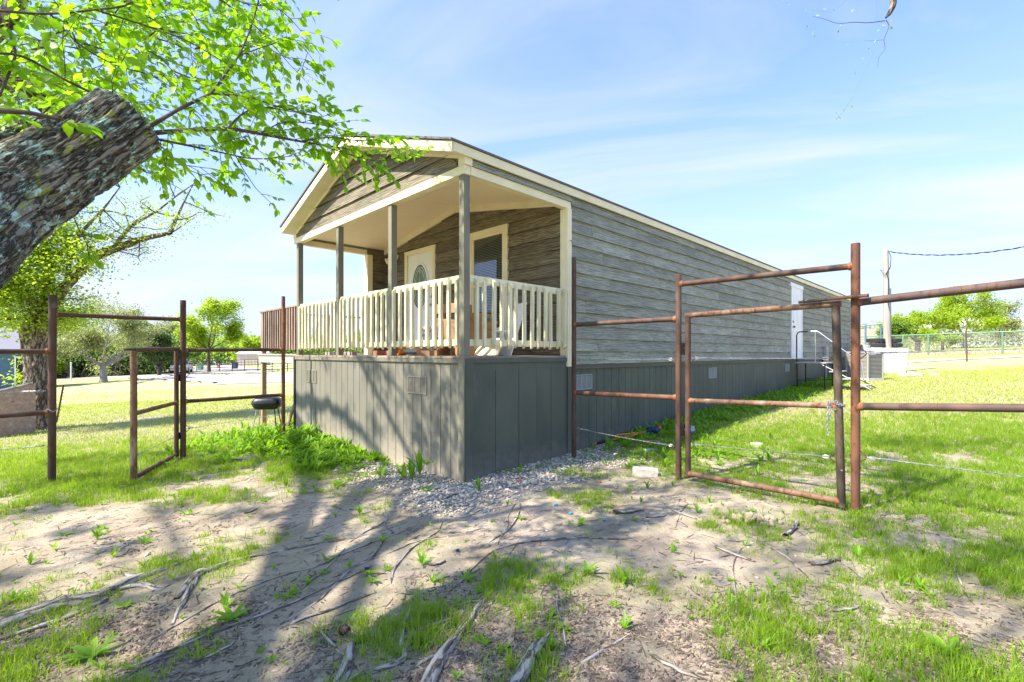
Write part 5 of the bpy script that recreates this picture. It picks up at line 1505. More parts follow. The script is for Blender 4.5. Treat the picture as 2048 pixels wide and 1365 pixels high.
# dead twigs tiny: litter
def flat_scatter(n, fx, keep):
    x = rng.uniform(fx[0], fx[1], n * 6); y = rng.uniform(fx[2], fx[3], n * 6)
    inn = np.abs(x) < 1.15 * y + .6
    x, y = x[inn], y[inn]
    k = rng.random(len(x)) < keep(x, y); x, y = x[k][:n], y[k][:n]
    return x, y
CHIP_V = [(-.5, -.5, 0), (.5, -.4, 0), (.45, .5, 0), (-.5, .4, 0), (-.4, -.4, 1), (.4, -.3, 1), (.35, .4, 1), (-.4, .3, 1)]
CHIP_F = [np.array([(4, 5, 6, 7), (0, 1, 5, 4), (1, 2, 6, 5), (2, 3, 7, 6), (3, 0, 4, 7)])]
def lay(n):
    a = rng.uniform(0, 2 * PI, n); t = rng.normal(0, .16, n); t2 = rng.normal(0, .22, n)
    d = np.stack([np.cos(a), np.sin(a), t], -1); nn = np.stack([rng.normal(0, .2, n), t2, np.ones(n)], -1)
    return frames(d, nn)
x, y = flat_scatter(24000, (-5, 5, 1.7, 5.2), lambda x, y: litter_m(x, y)**1.2 * (.15 + .85 * sstep(.42, .58, fbm(x * 3.1 + 4, y * 3.1, 6.2, 3))))
n = len(x); s = np.stack([rng.uniform(.012, .05, n), rng.uniform(.003, .013, n), rng.uniform(.001, .005, n)], -1)
o = scatter('bark_litter', CHIP_V, CHIP_F, np.stack([x, y, gz(x, y) + .002], -1), lay(n), M['wood_chip'], s); tag(o, 'bark chips and leaf litter strewn over the dirt', None, None, 'stuff')
x, y = flat_scatter(5200, (-8, 6, 1.8, 9), lambda x, y: .25 + .7 * bare(x, y))
n = len(x); s = np.stack([rng.uniform(.15, .42, n)**2 * .9, rng.uniform(.0015, .005, n), rng.uniform(.002, .004, n)], -1)
# twigs lie mostly along the drainage direction
a = rng.normal(.35, .8, n); fl = rng.random(n) < .4; a[fl] = rng.uniform(0, PI, fl.sum())
d = np.stack([np.cos(a), np.sin(a), rng.normal(0, .04, n)], -1)
o = scatter('twig_litter', CHIP_V, CHIP_F, np.stack([x, y, gz(x, y) + .003], -1), frames(d, np.stack([rng.normal(0, .3, n), rng.normal(0, .3, n), np.ones(n)], -1)), M['wood_chip'], s); tag(o, 'thin dry twigs scattered over the dirt', None, None, 'stuff')

# gravel
bm = bmesh.new(); bmesh.ops.create_icosphere(bm, subdivisions=1, radius=.5)
gv = []
for v in bm.verts: gv.append(tuple(v.co * random.uniform(.75, 1.1)))
gf = [np.array([[q.index for q in f.verts] for f in bm.faces])]; bm.free()
x = rng.uniform(-5, 5, 90000); y = rng.uniform(3.6, 10, 90000); uu, vv = hloc(x, y)
k = (rng.random(len(x)) < gravel_m(x, y)**1.3 * .9 + .0025 * bare(x, y)) & ~((uu > .0) & (vv > .0)); x, y = x[k][:8500], y[k][:8500]
n = len(x); s0 = rng.uniform(.014, .036, n) * np.where(rng.random(n) < .12, 1.5, 1); s = np.stack([s0 * rng.uniform(.9, 1.5, n), s0, s0 * rng.uniform(.5, .8, n)], -1)
ax = lay(n)
o = scatter('gravel', gv, gf, np.stack([x, y, gz(x, y) + s[:, 2] * .25 + rng.uniform(0, .012, n) * gravel_m(x, y)], -1), ax, M['stone'], s); tag(o, 'pale crushed stone along the foot of the skirting', None, None, 'stuff')

M['clod'] = mat('soil_clods', (.42, .34, .25), .95, 0, (.26, .20, .145), scale=20, attr='rnd', attr_amt=.3)
x, y = flat_scatter(9000, (-8, 6, 1.8, 8), lambda x, y: .15 + .75 * bare(x, y) * (fbm(x * 1.3, y * 1.3, 3.9, 3) > .5))
n = len(x); s0 = rng.uniform(.004, .013, n) * np.where(rng.random(n) < .06, 2.0, 1); s = np.stack([s0 * rng.uniform(.9, 1.6, n), s0, s0 * rng.uniform(.5, .9, n)], -1)
o = scatter('soil_clods', gv, gf, np.stack([x, y, gz(x, y)], -1), lay(n), M['clod'], s); tag(o, 'loose crumbs and clods of dry soil', None, None, 'stuff')

# ------------------------------------------------------------------ grass
def blades(name, x, y, h, w, m, lean=.35, label='grass', curve=.5):
    n = len(x); z = gz(x, y) - .004
    a = rng.uniform(0, 2 * PI, n); sd = np.stack([np.cos(a), np.sin(a), np.zeros(n)], -1)
    la = rng.uniform(0, 2 * PI, n); lm_ = rng.uniform(0, lean, n)[:, None] * 1.6; ld = np.stack([np.cos(la), np.sin(la), np.zeros(n)], -1)
    b = np.stack([x, y, z], -1); up = np.array([0, 0, 1.0])
    h = h[:, None]; w = w[:, None]
    p1 = b + up * h * .55 + ld * h * lm_ * .35; p2 = b + up * h * (1 - .25 * lm_) + ld * h * lm_
    V = np.stack([b - sd * w, b + sd * w, p1 + sd * w * .75, p1 - sd * w * .75, p2], 1).reshape(-1, 3)
    i = np.arange(n)[:, None] * 5
    r = rng.random(n)
    me = npmesh(name, V, [i + np.array([[0, 1, 2, 3]]), i + np.array([[3, 2, 4]])], m, {'rnd': np.repeat(r, 5)})
    o = bpy.data.objects.new(name, me); C.objects.link(o); tag(o, label, None, None, 'stuff'); return o
def clear(x, y):
    u, v = hloc(x, y)
    return ~((u > -.02) & (v > -.02) & (v < W + .05) & (u < LEN)) 
def fan(n, y0, y1, p):
    Yr = (y0**(p) + rng.random(n) * (y1**p - y0**p))**(1 / p); xr = rng.uniform(-1.13, 1.13, n) * Yr; return xr, Yr
# tufts in the near field: clumped blades
tx, ty = fan(60000, 1.9, 10.5, 1.45)
kk = rng.random(len(tx)) < sstep(10.5, 6.5, ty); tx, ty = tx[kk], ty[kk]
gk = grassy(tx, ty); k = (rng.random(len(tx)) < sstep(.30, 1.0, gk * (.75 + .6 * (fbm(tx * 3.6, ty * 3.6, 12.5, 3) - .25)))**1.4) & clear(tx, ty) & (rng.random(len(tx)) > gravel_m(tx, ty) * .93)
tx, ty = tx[k], ty[k]; gk = gk[k]
nb_ = rng.integers(7, 20, len(tx)); tx2 = np.repeat(tx, nb_); ty2 = np.repeat(ty, nb_); th_ = np.repeat(rng.uniform(.55, 1.25, len(tx)) * (.7 + .5 * gk), nb_)
n = len(tx2); sp = np.repeat(rng.uniform(.012, .04, len(tx)), nb_)
tx2 = tx2 + rng.normal(0, 1, n) * sp; ty2 = ty2 + rng.normal(0, 1, n) * sp
blades('grass', tx2, ty2, rng.uniform(.03, .09, n) * th_, rng.uniform(.0014, .0031, n), M['grass'], lean=.6, label='short green grass growing in patches')
# middle field
tx, ty = fan(190000, 5.5, 19, 1.2)
kk = rng.random(len(tx)) < sstep(5.5, 9.0, ty); tx, ty = tx[kk], ty[kk]
gk = grassy(tx, ty); k = (rng.random(len(tx)) < sstep(.2, .7, gk)) & clear(tx, ty) & (rng.random(len(tx)) > gravel_m(tx, ty)); tx, ty = tx[k], ty[k]; n = len(tx)
dr = (rng.random(n) < .10 + .25 * (fbm(tx * .8, ty * .8, 5.5, 3) > .56))
blades('grass', tx[~dr], ty[~dr], rng.uniform(.03, .085, (~dr).sum()), rng.uniform(.003, .006, (~dr).sum()) * (ty[~dr] / 9), M['grass_far'], lean=.7, label='lawn grass beyond the pipe fences')
blades('dry_grass', tx[dr], ty[dr], rng.uniform(.02, .06, dr.sum()), rng.uniform(.003, .006, dr.sum()) * (ty[dr] / 9), M['straw'], lean=1.0, label='dead straw-coloured blades in the lawn')
tx, ty = fan(90000, 17, 52, .9); k = clear(tx, ty); tx, ty = tx[k], ty[k]; n = len(tx)
k = ~((tx < -6) & (ty > 26)) ; k &= ~((tx > 17) & (ty > 21) & (ty < 29) & (tx > 15)); tx, ty = tx[k], ty[k]; n = len(tx)
blades('grass', tx, ty, rng.uniform(.03, .08, n), rng.uniform(.008, .014, n) * (ty / 20), M['grass_far'], lean=.9, label='lawn grass in the distance')
# dry straw along the green fence
tx = rng.uniform(20, 60, 7000); ty = rng.uniform(31, 36, 7000); n = len(tx)
blades('dry_grass', tx, ty, rng.uniform(.10, .30, n), rng.uniform(.008, .016, n), M['straw'], lean=.3, label='tall dry grass beside the green pipe fence')

# broadleaf weeds
WL_V = [(0, .02, 0), (0, -.02, 0), (.35, .12, .06), (.35, -.12, .06), (.35, 0, .02), (.7, .10, .03), (.7, -.10, .03), (.7, 0, -.01), (1, 0, -.12), (0, 0, 0)]
WL_F = [np.array([(9, 4, 2, 0), (1, 3, 4, 9), (4, 7, 5, 2), (3, 6, 7, 4)]), np.array([(7, 8, 5), (6, 8, 7)])]
def weed_leaves(n, size, upr, seed):
    r_ = np.random.default_rng(seed); az = np.arange(n) * 2.4 + r_.uniform(0, 1, n); el = r_.uniform(upr * .5, upr, n)
    d = np.stack([np.cos(az) * np.cos(el), np.sin(az) * np.cos(el), np.sin(el)], -1)
    nn = np.stack([-np.cos(az) * np.sin(el), -np.sin(az) * np.sin(el), np.cos(el)], -1)
    return d, nn, size * r_.uniform(.55, 1.1, n)
weeds = []
for k in range(6):
    d, nn, s_ = weed_leaves([6, 8, 5, 9, 7, 10][k], 1.0, [.9, .6, 1.2, 1.0, 1.35, .45][k], k)
    ax = frames(d, nn); tv = np.array(WL_V); V = np.einsum('ki,nij->nkj', tv, ax) * s_[:, None, None]
    fs = [(f[None] + (np.arange(len(d)) * 10)[:, None, None]).reshape(-1, f.shape[1]) for f in WL_F]
    weeds.append((V.reshape(-1, 3), fs, np.repeat(np.random.default_rng(k).random(len(d)), 10)))
wmesh = [npmesh('weed', v, f, M['weed'], {'rnd': r}, smooth=True) for (v, f, r) in weeds]
cnt = 0
rw = random.Random(8)
spots = [(655, 1078, .10), (735, 1150, .12), (765, 1085, .09), (845, 1130, .11), (865, 1165, .08), (700, 1135, .07), (575, 1195, .07), (615, 1170, .07), (475, 1175, .06), (465, 1240, .13), (450, 1215, .09), (185, 1315, .15), (370, 1030, .12), (195, 1080, .10), (200, 1060, .08),
         (290, 1085, .10), (530, 1000, .08), (655, 1125, .10), (1175, 1150, .14), (1345, 1105, .10), (1545, 1185, .10), (1900, 1310, .13), (1840, 1140, .10), (1395, 880, .2), (1330, 920, .15), (1180, 895, .15), (930, 1160, .1), (1250, 1165, .12), (990, 1118, .07), (1100, 1240, .1),
         (330, 1130, .11), (345, 1160, .10), (390, 1120, .08), (60, 1130, .10), (110, 1100, .09), (30, 1200, .12), (250, 1215, .09), (700, 1245, .08), (720, 1030, .1), (440, 1100, .06), (1085, 1285, .08), (1130, 1262, .07), (1250, 1260, .08), (1460, 1210, .09)]
marks = [(687, 1275, 'the pine cone'), (937, 960, 'the skirting corner'), (1290, 945, 'the pale concrete block'), (1500, 1042, 'the dung heap'), (267, 960, 'the open gate'), (900, 1290, 'the thick pale root'),
         (150, 1205, 'the big left root'), (1150, 1080, 'the arched root'), (800, 1300, 'the bent grey root'), (1112, 1012, 'the blue scraps'), (1711, 1027, 'the orange gate post'), (400, 1150, 'the knobbly left root'),
         (765, 1050, 'the knotted root'), (492, 922, 'the purple rag'), (1300, 885, 'the loppers'), (1070, 1310, 'the rotten stump'), (100, 960, 'the left fence post'), (500, 1024, 'the short brown stick'), (1655, 1126, 'the grey stick')]
used_labels = set()
def weed_label(px, py, sz):
    near = sorted(marks, key=lambda m_: (m_[0] - px)**2 + ((m_[1] - py) * 1.6)**2)
    word = 'tiny' if sz < .085 else 'small' if sz < .115 else 'large leafy'
    for nm in near[:4]:
        dx, dy = px - nm[0], (py - nm[1]) * 1.4
        side = ('right of' if dx > 0 else 'left of') if abs(dx) > abs(dy) else ('in front of' if dy > 0 else 'behind')
        far_ = '' if abs(dx) + abs(dy) > 60 else 'close '
        lb = f'{word} green weed {far_}{side} {nm[2]}'
        if lb not in used_labels: used_labels.add(lb); return lb
    lb = f'{word} green weed between {near[0][2]} and {near[1][2]}'; used_labels.add(lb); return lb
for (px, py, sz) in spots:
    p = onground(px, py)
    o = link('weed', wmesh[rw.randrange(6)], None, p, (rw.gauss(0, .1), rw.gauss(0, .1), rw.uniform(0, 6.28)), (sz, sz, sz * rw.uniform(.8, 1.3)))
    tag(o, weed_label(px, py, sz), 'weed', 'broadleaf weeds sprouting from the dirt')
def weed_mass(name, x, y, size, label, tall=None):
    Vs, Fs3, Fs4, Rn = [], [], [], []; off = 0
    z = gz(x, y)
    for i in range(len(x)):
        v, f, r = weeds[int(rng.integers(0, 6))]
        a = rng.uniform(0, 6.28); c_, s_ = math.cos(a), math.sin(a); sz = size[i]
        q = v * sz; q = np.stack([q[:, 0] * c_ - q[:, 1] * s_, q[:, 0] * s_ + q[:, 1] * c_, q[:, 2] * rng.uniform(.8, 1.5) + (0 if tall is None else tall[i])], -1) + np.array([x[i], y[i], z[i]])
        Vs.append(q); Fs4.append(f[0] + off); Fs3.append(f[1] + off); Rn.append((r + rng.random()) % 1); off += len(v)
    me = npmesh(name, np.vstack(Vs), [np.vstack(Fs4), np.vstack(Fs3)], M['weed'], {'rnd': np.concatenate(Rn)}, smooth=True)
    o = bpy.data.objects.new(name, me); C.objects.link(o); tag(o, label, None, None, 'stuff')
# clump against the porch skirting
N_ = 4200
u = -np.abs(rng.normal(0, .72, N_)) - .05; v = rng.normal(3.1, 1.15, N_)
x = HO[0] + S * (u - v); y = HO[1] + S * (u + v)
k = (fbm(x * 2.2, y * 2.2, 6.6, 3) > .40 + .28 * np.clip(-u - .9, 0, 1)) & (v < 6.2) & (v > 1.0) & (rng.random(N_) < .25 + .75 * sstep(1.0, 2.6, v)); x, y, u, v = x[k][:1050], y[k][:1050], u[k][:1050], v[k][:1050]
hgt = .62 * np.exp(-((v - 3.6) / 1.3)**2) * np.exp(-((u + .5) / .6)**2) * np.clip(fbm(x * 2.6, y * 2.6, 4.1, 3) * 2.2 - .55, 0, 1)
n = len(x); weed_mass('weeds', x, y, rng.uniform(.07, .16, n) * (1 + .4 * hgt), 'thick bright weeds growing against the porch skirting', tall=hgt * rng.random(n)**1.5 * .55)
# strip along the long wall
u = rng.uniform(2.2, 20, 6000); v = -np.abs(rng.normal(0, .42, 6000)) - .03
x = HO[0] + S * (u - v); y = HO[1] + S * (u + v)
k = (rng.random(6000) < sstep(2.0, 5.0, u) * .75 + .12); x, y = x[k][:2600], y[k][:2600]; n = len(x)
weed_mass('weeds', x, y, rng.uniform(.07, .17, n), 'low green weeds along the foot of the long wall')
# left of the open gate, round the fence post and grill
x = rng.normal(-4.4, .75, 420); y = rng.normal(8.9, .75, 420); k = clear(x, y); x, y = x[k], y[k]; n = len(x)
weed_mass('weeds', x, y, rng.uniform(.08, .2, n), 'green weeds round the foot of the fence post and grill')
x = rng.normal(2.6, .7, 260); y = rng.normal(6.9, .55, 260); k = clear(x, y); x, y = x[k], y[k]; n = len(x)
weed_mass('weeds', x, y, rng.uniform(.05, .13, n), 'scattered weeds behind the closed gate')
N_ = 1500
x, y = fan(N_, 2.1, 8.0, 1.5); k = (rng.random(N_) < .22 + .4 * (grassy(x, y) > .5)) & clear(x, y); x, y = x[k], y[k]; n = len(x)
weed_mass('weeds', x, y, rng.uniform(.02, .085, n) * np.where(rng.random(n) < .6, .7, 1), 'tiny seedlings scattered through the grass patches')
# sprouts by the skirting corner
x = np.array([-1.05, -1.15, -1.0, -.95, -1.3, .1, .35, -.35]) ; y = np.array([5.45, 5.5, 5.6, 5.2, 5.7, 5.8, 6.05, 5.1]); weed_mass('weeds', x, y, np.array([.22, .2, .18, .14, .2, .14, .12, .12]), 'leafy sprouts in the gravel at the skirting corner', tall=np.array([.12, .05, .2, 0, 0, 0, 0, 0]))

# ------------------------------------------------------------------ background trees
def grow(mb, p, d, r, L_, depth, tips, spread=.6, upb=.15, wig=.12, kids=(2, 3), shrink=.68, rshrink=.62, maxd=4):
    n = 5; pts = [Vector(p)]; rad = [r]; dd = Vector(d).normalized(); q = Vector(p)
    for i in range(n):
        dd = (dd + Vector((random.gauss(0, wig), random.gauss(0, wig), random.gauss(0, wig) + upb * .2))).normalized(); q = q + dd * (L_ / n)
        pts.append(q.copy()); rad.append(r * (1 - (1 - rshrink) * (i + 1) / n))
        if depth >= 2: tips.append((q.copy(), depth))
    mb.tube(pts, rad, 10 if depth < 1 else (7 if depth < 2 else 4), cap=False)
    if depth >= maxd: return
    for k in range(random.randint(*kids)):
        nd = (dd + Vector((random.gauss(0, spread), random.gauss(0, spread), random.gauss(0, spread * .6) + upb))).normalized()
        grow(mb, pts[-1] if k < 2 else pts[-3], nd, rad[-1] * (1 if k == 0 else .8), L_ * shrink * random.uniform(.75, 1.2), depth + 1, tips, spread, upb, wig, kids, shrink, rshrink, maxd)
def crown(name, tips, per, rad, size, m, parent, zmin=None):
    P_ = []
    for (q, dp) in tips:
        k = np.random.default_rng(random.randrange(10**9)).normal(0, 1, (per, 3)) * rad * np.array([1, 1, .7]) + np.array(q)
        P_.append(k)
    P_ = np.vstack(P_)
    if zmin is not None: P_ = P_[P_[:, 2] > zmin]
    n = len(P_)
    d = rng.normal(0, 1, (n, 3)); d[:, 2] = d[:, 2] * .6 - .2
    nn = np.stack([rng.normal(0, .6, n), rng.normal(0, .6, n), np.ones(n)], -1)
    return scatter(name, DIAM_V, DIAM_F, P_, frames(d, nn), m, rng.uniform(.6, 1.2, n) * size, parent=parent)

# T1: the furrowed tree behind the left fence
t1 = thing('elm_tree', 'furrowed tree behind the left fence with a long bare limb reaching right', 'tree')
T1Y = 11.7
def Q(px, py, dy=0.0): return P(px, py, T1Y + dy)
def tr_(pts, seg, step, amp, nm, fr=(9, 2.2)):
    rows = []
    for (px, py, r, dy) in pts:
        q = Q(px, py, dy); rows.append((q.x, q.y, q.z, r))
    return bark_tube(nm, rows, seg, step, M['bark'], t1, amp=amp, fr=fr, lump=.10, seed=random.random() * 50)
tr_([(72, 880, .42, 0), (74, 850, .33, 0), (78, 800, .285, 0), (76, 740, .28, 0), (74, 690, .30, 0), (74, 660, .32, 0), (72, 640, .22, 0)], 80, .05, .045, 'trunk')
tr_([(82, 690, .20, 0), (96, 640, .17, 0), (108, 600, .15, 0), (135, 570, .13, .1), (180, 520, .125, .2), (225, 500, .11, .3), (280, 480, .085, .4), (340, 467, .06, .5)], 30, .06, .02, 'limb')
tr_([(340, 467, .055, .5), (352, 440, .035, .6), (368, 405, .025, .6), (385, 372, .015, .6)], 10, .08, .005, 'branch')
tr_([(225, 500, .06, .3), (260, 455, .045, .4), (310, 425, .03, .5), (350, 395, .018, .5), (392, 365, .01, .5)], 10, .08, .005, 'branch')
tr_([(135, 570, .07, .1), (140, 520, .05, 0), (160, 470, .04, -.1), (205, 420, .03, -.2), (240, 375, .015, -.3)], 10, .08, .005, 'branch')
tr_([(78, 680, .17, 0), (88, 620, .13, .2), (98, 560, .12, .3), (94, 510, .10, .3), (84, 470, .08, .2), (70, 400, .05, .1), (75, 330, .02, 0)], 26, .06, .02, 'limb')
tr_([(66, 690, .18, 0), (58, 640, .12, -.2), (68, 610, .11, -.3), (40, 580, .09, -.4), (18, 545, .075, -.5), (-20, 480, .05, -.6), (-60, 400, .03, -.7)], 24, .06, .02, 'limb')
tb = MB(); tips = []
for (px, py, dy, k) in [(352, 440, .6, 2), (368, 405, .6, 1), (310, 425, .5, 3), (350, 395, .5, 2), (260, 455, .4, 3), (225, 500, .3, 3), (280, 480, .4, 3), (180, 520, .2, 3), (160, 470, -.1, 4), (205, 420, -.2, 4), (240, 375, -.3, 2), (108, 600, 0, 4), (96, 640, 0, 4),
                        (98, 560, .3, 5), (94, 510, .3, 5), (84, 470, .2, 6), (70, 400, .1, 6), (75, 340, 0, 5), (40, 580, -.4, 5), (18, 545, -.5, 6), (-20, 480, -.6, 6), (140, 520, 0, 4), (60, 650, -.2, 4), (20, 640, -.6, 4), (-20, 600, -.8, 6), (340, 467, .5, 2)]:
    q = Q(px, py, dy)
    for _ in range(k):
        d = Vector((random.gauss(0, 1), random.gauss(0, .8), random.gauss(.35, .6))).normalized()
        grow(tb, q, d, .018, .55, 2, tips, spread=.7, upb=.1, maxd=3, kids=(1, 2))
tag(tb.build('branches', M['bark'], t1), kind='stuff')
P1 = [t for t in tips]
P1 = [t for t in P1 if HY - F * (t[0].z - EYE) / t[0].y < 668]
dense = [t for t in P1 if (1024 + F * t[0].x / t[0].y) < 175]
loose = [t for t in P1 if (1024 + F * t[0].x / t[0].y) >= 175]
o = crown('crown', dense, 30, .28, .085, M['leaf_yellow'], t1); tag(o, kind='stuff')
o = crown('crown', loose, 13, .2, .06, M['leaf_yellow'], t1); tag(o, kind='stuff')
# trunk suckers
o = crown('suckers', [(Q(40, 752), 3), (Q(46, 765), 3), (Q(36, 757), 3), (Q(120, 640), 3), (Q(55, 645), 3), (Q(48, 720), 3)], 45, .13, .09, M['leaf_yellow'], t1); tag(o, kind='stuff')

def bgtree(name, label, px, py, top, width, m, trunk_r, Yd=None, per=20, size=.22, depth=4, bark='bark', spread=.55, flat=1.0, th=.28, rad=None, group=None):
    random.seed(px * 7 + 3)
    x, y = G(px, py) if Yd is None else ((px - 1024) / F * Yd, Yd)
    z = gzf(x, y); Hh = EYE + (HY - top) / F * y - z; Wd = width / F * y
    t = thing(name, label, 'tree', (x, y, z), 0, group); mb = MB(); tips = []
    n0 = max(1.0, Hh * th)
    mb.tube([(0, 0, -.3), (0, 0, .1), (.02 * Hh * random.uniform(-1, 1), 0, n0)], [trunk_r * 1.5, trunk_r, trunk_r * .85], 10)
    k = 6
    for i in range(k):
        a = 2 * PI * i / k + random.uniform(-.4, .4); o_ = Wd * .20
        d = Vector((math.cos(a) * Wd * .5, math.sin(a) * Wd * .5, (Hh - n0) * random.uniform(.35, 1.0) * flat))
        grow(mb, (0, 0, n0 * random.uniform(.75, 1)), d.normalized(), trunk_r * .45, d.length * .42, 1, tips, spread=spread, upb=.12, maxd=depth)
    # fit into the seen outline
    V = np.array(mb.v); mx = max(np.abs(V[:, 0]).max(), np.abs(V[:, 1]).max()); hz_ = V[:, 2].max()
    sx = Wd * .46 / mx; sz = (Hh * .95 - n0) / (hz_ - n0)
    def fit(v): 
        zz = v[2] if v[2] < n0 else n0 + (v[2] - n0) * sz
        f = 1 if v[2] < n0 * .9 else sx
        return (v[0] * f, v[1] * f, zz)
    mb.v = [fit(v) for v in mb.v]; tips = [(Vector(fit(q)), dp) for (q, dp) in tips]
    mb.build('trunk', M[bark], t, smooth=True)
    o = crown('crown', tips, per, rad or Hh * .045, size, M[m], t, zmin=.35)
    return t
bgtree('spreading_tree', 'wide grey-limbed tree with sparse spring leaves in the middle of the left lawn', 207, 765, 585, 270, 'leaf_olive', .30, per=9, size=.17, bark='bark_grey', spread=.75, th=.20, depth=5, rad=.28)
bgtree('round_tree', 'round bright green tree beside the gravel drive left of the porch', 418, 742, 592, 138, 'leaf_yellow', .22, per=26, size=.30, th=.30, Yd=60)
bgtree('shade_tree', 'grey-green tree behind the spreading tree', 300, 742, 610, 120, 'leaf_olive', .25, per=14, size=.3, Yd=62, th=.2)
bgtree('shade_tree', 'half-bare tall tree at the back behind the spreading tree', 235, 742, 578, 170, 'leaf_olive', .25, per=2, size=.25, Yd=66, bark='bark_grey', depth=5)
bgtree('cedar_tree', 'dark shrubby tree beside the parked pickup', 318, 744, 640, 105, 'leaf_dark', .22, per=22, size=.3, Yd=55, th=.12)
bgtree('shade_tree', 'leafy tree at the far left behind the blue house', 30, 742, 560, 190, 'leaf_mid', .3, per=18, size=.3, Yd=58, th=.15)
bgtree('shade_tree', 'leafy tree between the blue house and the spreading tree', 130, 745, 600, 130, 'leaf_yellow', .22, per=14, size=.3, Yd=60, th=.12)
bgtree('shade_tree', 'small tree seen between gate post and round tree', 375, 735, 640, 60, 'leaf_mid', .2, per=16, size=.35, Yd=85, th=.1)
bgtree('shade_tree', 'low tree just left of the side deck railing', 500, 722, 664, 75, 'leaf_yellow', .25, per=20, size=.5, Yd=120, th=.1)
bgtree('pasture_tree', 'bright green tree behind the utility pole', 1835, 703, 607, 150, 'leaf_yellow', .2, per=15, size=.18, Yd=40, th=.10)
bgtree('pasture_tree', 'tall pale tree beyond the green pipe fence on the right', 1930, 700, 568, 150, 'leaf_yellow', .22, per=8, size=.2, Yd=46, th=.2, bark='bark_grey', depth=5)
bgtree('pasture_tree', 'rounded tree at the right edge above the white building', 2000, 698, 585, 100, 'leaf_olive', .2, per=11, size=.2, Yd=50, th=.15)
bgtree('pasture_tree', 'low bushy tree between the utility pole and the fence', 1790, 705, 640, 60, 'leaf_mid', .15, per=24, size=.16, Yd=38, th=.06)
bgtree('pasture_tree', 'green bush right of the rusty stake', 1885, 702, 672, 60, 'leaf_yellow', .12, per=26, size=.14, Yd=42, th=.06)
# far woods: one mass
def wood(name, label, pts, h0, h1, m, n, size, dz=0.0, depth=5.0):
    seg = rng.random(n) * (len(pts) - 1); i = np.minimum(seg.astype(int), len(pts) - 2); t = seg - i
    A = np.array(pts)[i]; B2 = np.array(pts)[i + 1]; p = A + (B2 - A) * t[:, None]
    x = p[:, 0] + rng.normal(0, depth * .3, n); y = p[:, 1] + rng.normal(0, depth * .5, n)
    hh = h0 + (h1 - h0) * fbm(p[:, 0] * .11, p[:, 1] * .11, 2.5, 4)
    f = rng.random(n)**.75; z = gz(x, y) + hh * f + dz
    d = rng.normal(0, 1, (n, 3)); nn = np.stack([rng.normal(0, .6, n), rng.normal(0, .6, n), np.ones(n)], -1)
    o = scatter(name, DIAM_V, DIAM_F, np.stack([x, y, z], -1), frames(d, nn), M[m], rng.uniform(.6, 1.3, n) * size); tag(o, label, None, None, 'stuff'); return o
wood('wood', 'dark undergrowth and woods behind the left lawn', [(-78, 60), (-66, 64), (-55, 66), (-47, 63)], 3.2, 7.5, 'leaf_mid', 26000, .38)
wood('undergrowth', 'dark brushy undergrowth behind the spreading tree', [(-66, 60), (-54, 61), (-43, 60)], 1.5, 3.6, 'leaf_dark', 11000, .34, depth=2.0)
wood('wood', 'distant tree line on the horizon at left', [(-330, 300), (-210, 280), (-120, 270), (-60, 280), (30, 300)], 9, 17, 'leaf_mid', 18000, 2.2, depth=18)
wood('wood', 'line of trees beyond the left pasture', [(-110, 130), (-82, 140), (-60, 150)], 4.5, 9, 'leaf_mid', 14000, .9, depth=8)
wood('hedge', 'scrubby hedge beyond the green pipe fence', [(36, 47), (46, 50), (60, 54), (74, 60)], .8, 2.2, 'leaf_olive', 9000, .22, depth=3)
wood('hedge', 'brushy growth along the far right field', [(30, 60), (60, 75), (110, 90)], 2, 4.2, 'leaf_olive', 9000, .4, depth=5)
# crooked bare stems in the wood
mb = MB()
for k in range(46):
    x = random.uniform(-70, -44); y = random.uniform(57, 60); z = gzf(x, y); q = Vector((x, y, z)); d = Vector((random.gauss(0, .5), 0, 1)); pts = [q.copy()]
    for i in range(7):
        d = (d + Vector((random.gauss(0, .35), random.gauss(0, .1), 0))).normalized(); q = q + d * .55; pts.append(q.copy())
    mb.tube(pts, [.10 - .01 * i for i in range(8)], 5)
o = mb.build('underwood_stems', M['bark'], None); tag(o, 'crooked dark stems of the undergrowth behind the lawn', None, None, 'stuff')

# hanging twigs of a tree overhead, top right
ht = thing('overhanging_branch', 'thin bare branch with a few small leaves hanging in from the top right', 'branch')
mb = MB(); HYd = 3.4
def hp(px, py, dy=0): return P(px, py, HYd + dy)
rows = [(1815, -260, .045), (1800, -120, .036), (1785, -20, .024), (1787, 8, .020), (1780, 25, .016), (1772, 36, .008)]
bark_tube('limb', [(*hp(a, b), r) for a, b, r in rows], 24, .01, M['bark'], ht, amp=.003, fr=(60, 12), lump=.12)
for pts, r in (([(1770, 42), (1735, 46), (1710, 45), (1675, 47), (1650, 39), (1625, 33)], .0032), ([(1772, 40), (1778, 52), (1768, 80), (1770, 98), (1758, 115), (1755, 136)], .0028), ([(1768, 80), (1745, 82), (1728, 82)], .0014)):
    c = polyline([hp(a, b) for a, b in pts], .02); mb.tube([tuple(q) for q in c], [r * (1 - .7 * i / len(c)) for i in range(len(c))], 5, cap=False)
mb.build('twig', M['twig'], ht)
lp = [(1763, 50), (1760, 58), (1784, 60), (1784, 40), (1752, 80), (1736, 95), (1753, 116), (1722, 117), (1709, 131), (1709, 143), (1697, 88), (1679, 52), (1678, 60), (1664, 57), (1690, 57), (1656, 20), (1668, 17), (1645, 18), (1626, 18), (1612, 20), (1633, 30), (1634, 45), (1628, 62), (1632, 69), (1614, 50), (1577, 9), (1565, 4), (1720, 22), (1708, 19), (1748, 40), (1706, 192), (1697, 200), (1701, 211), (1688, 219), (1675, 226), (1672, 237), (1676, 234), (1669, 240), (1679, 235)]
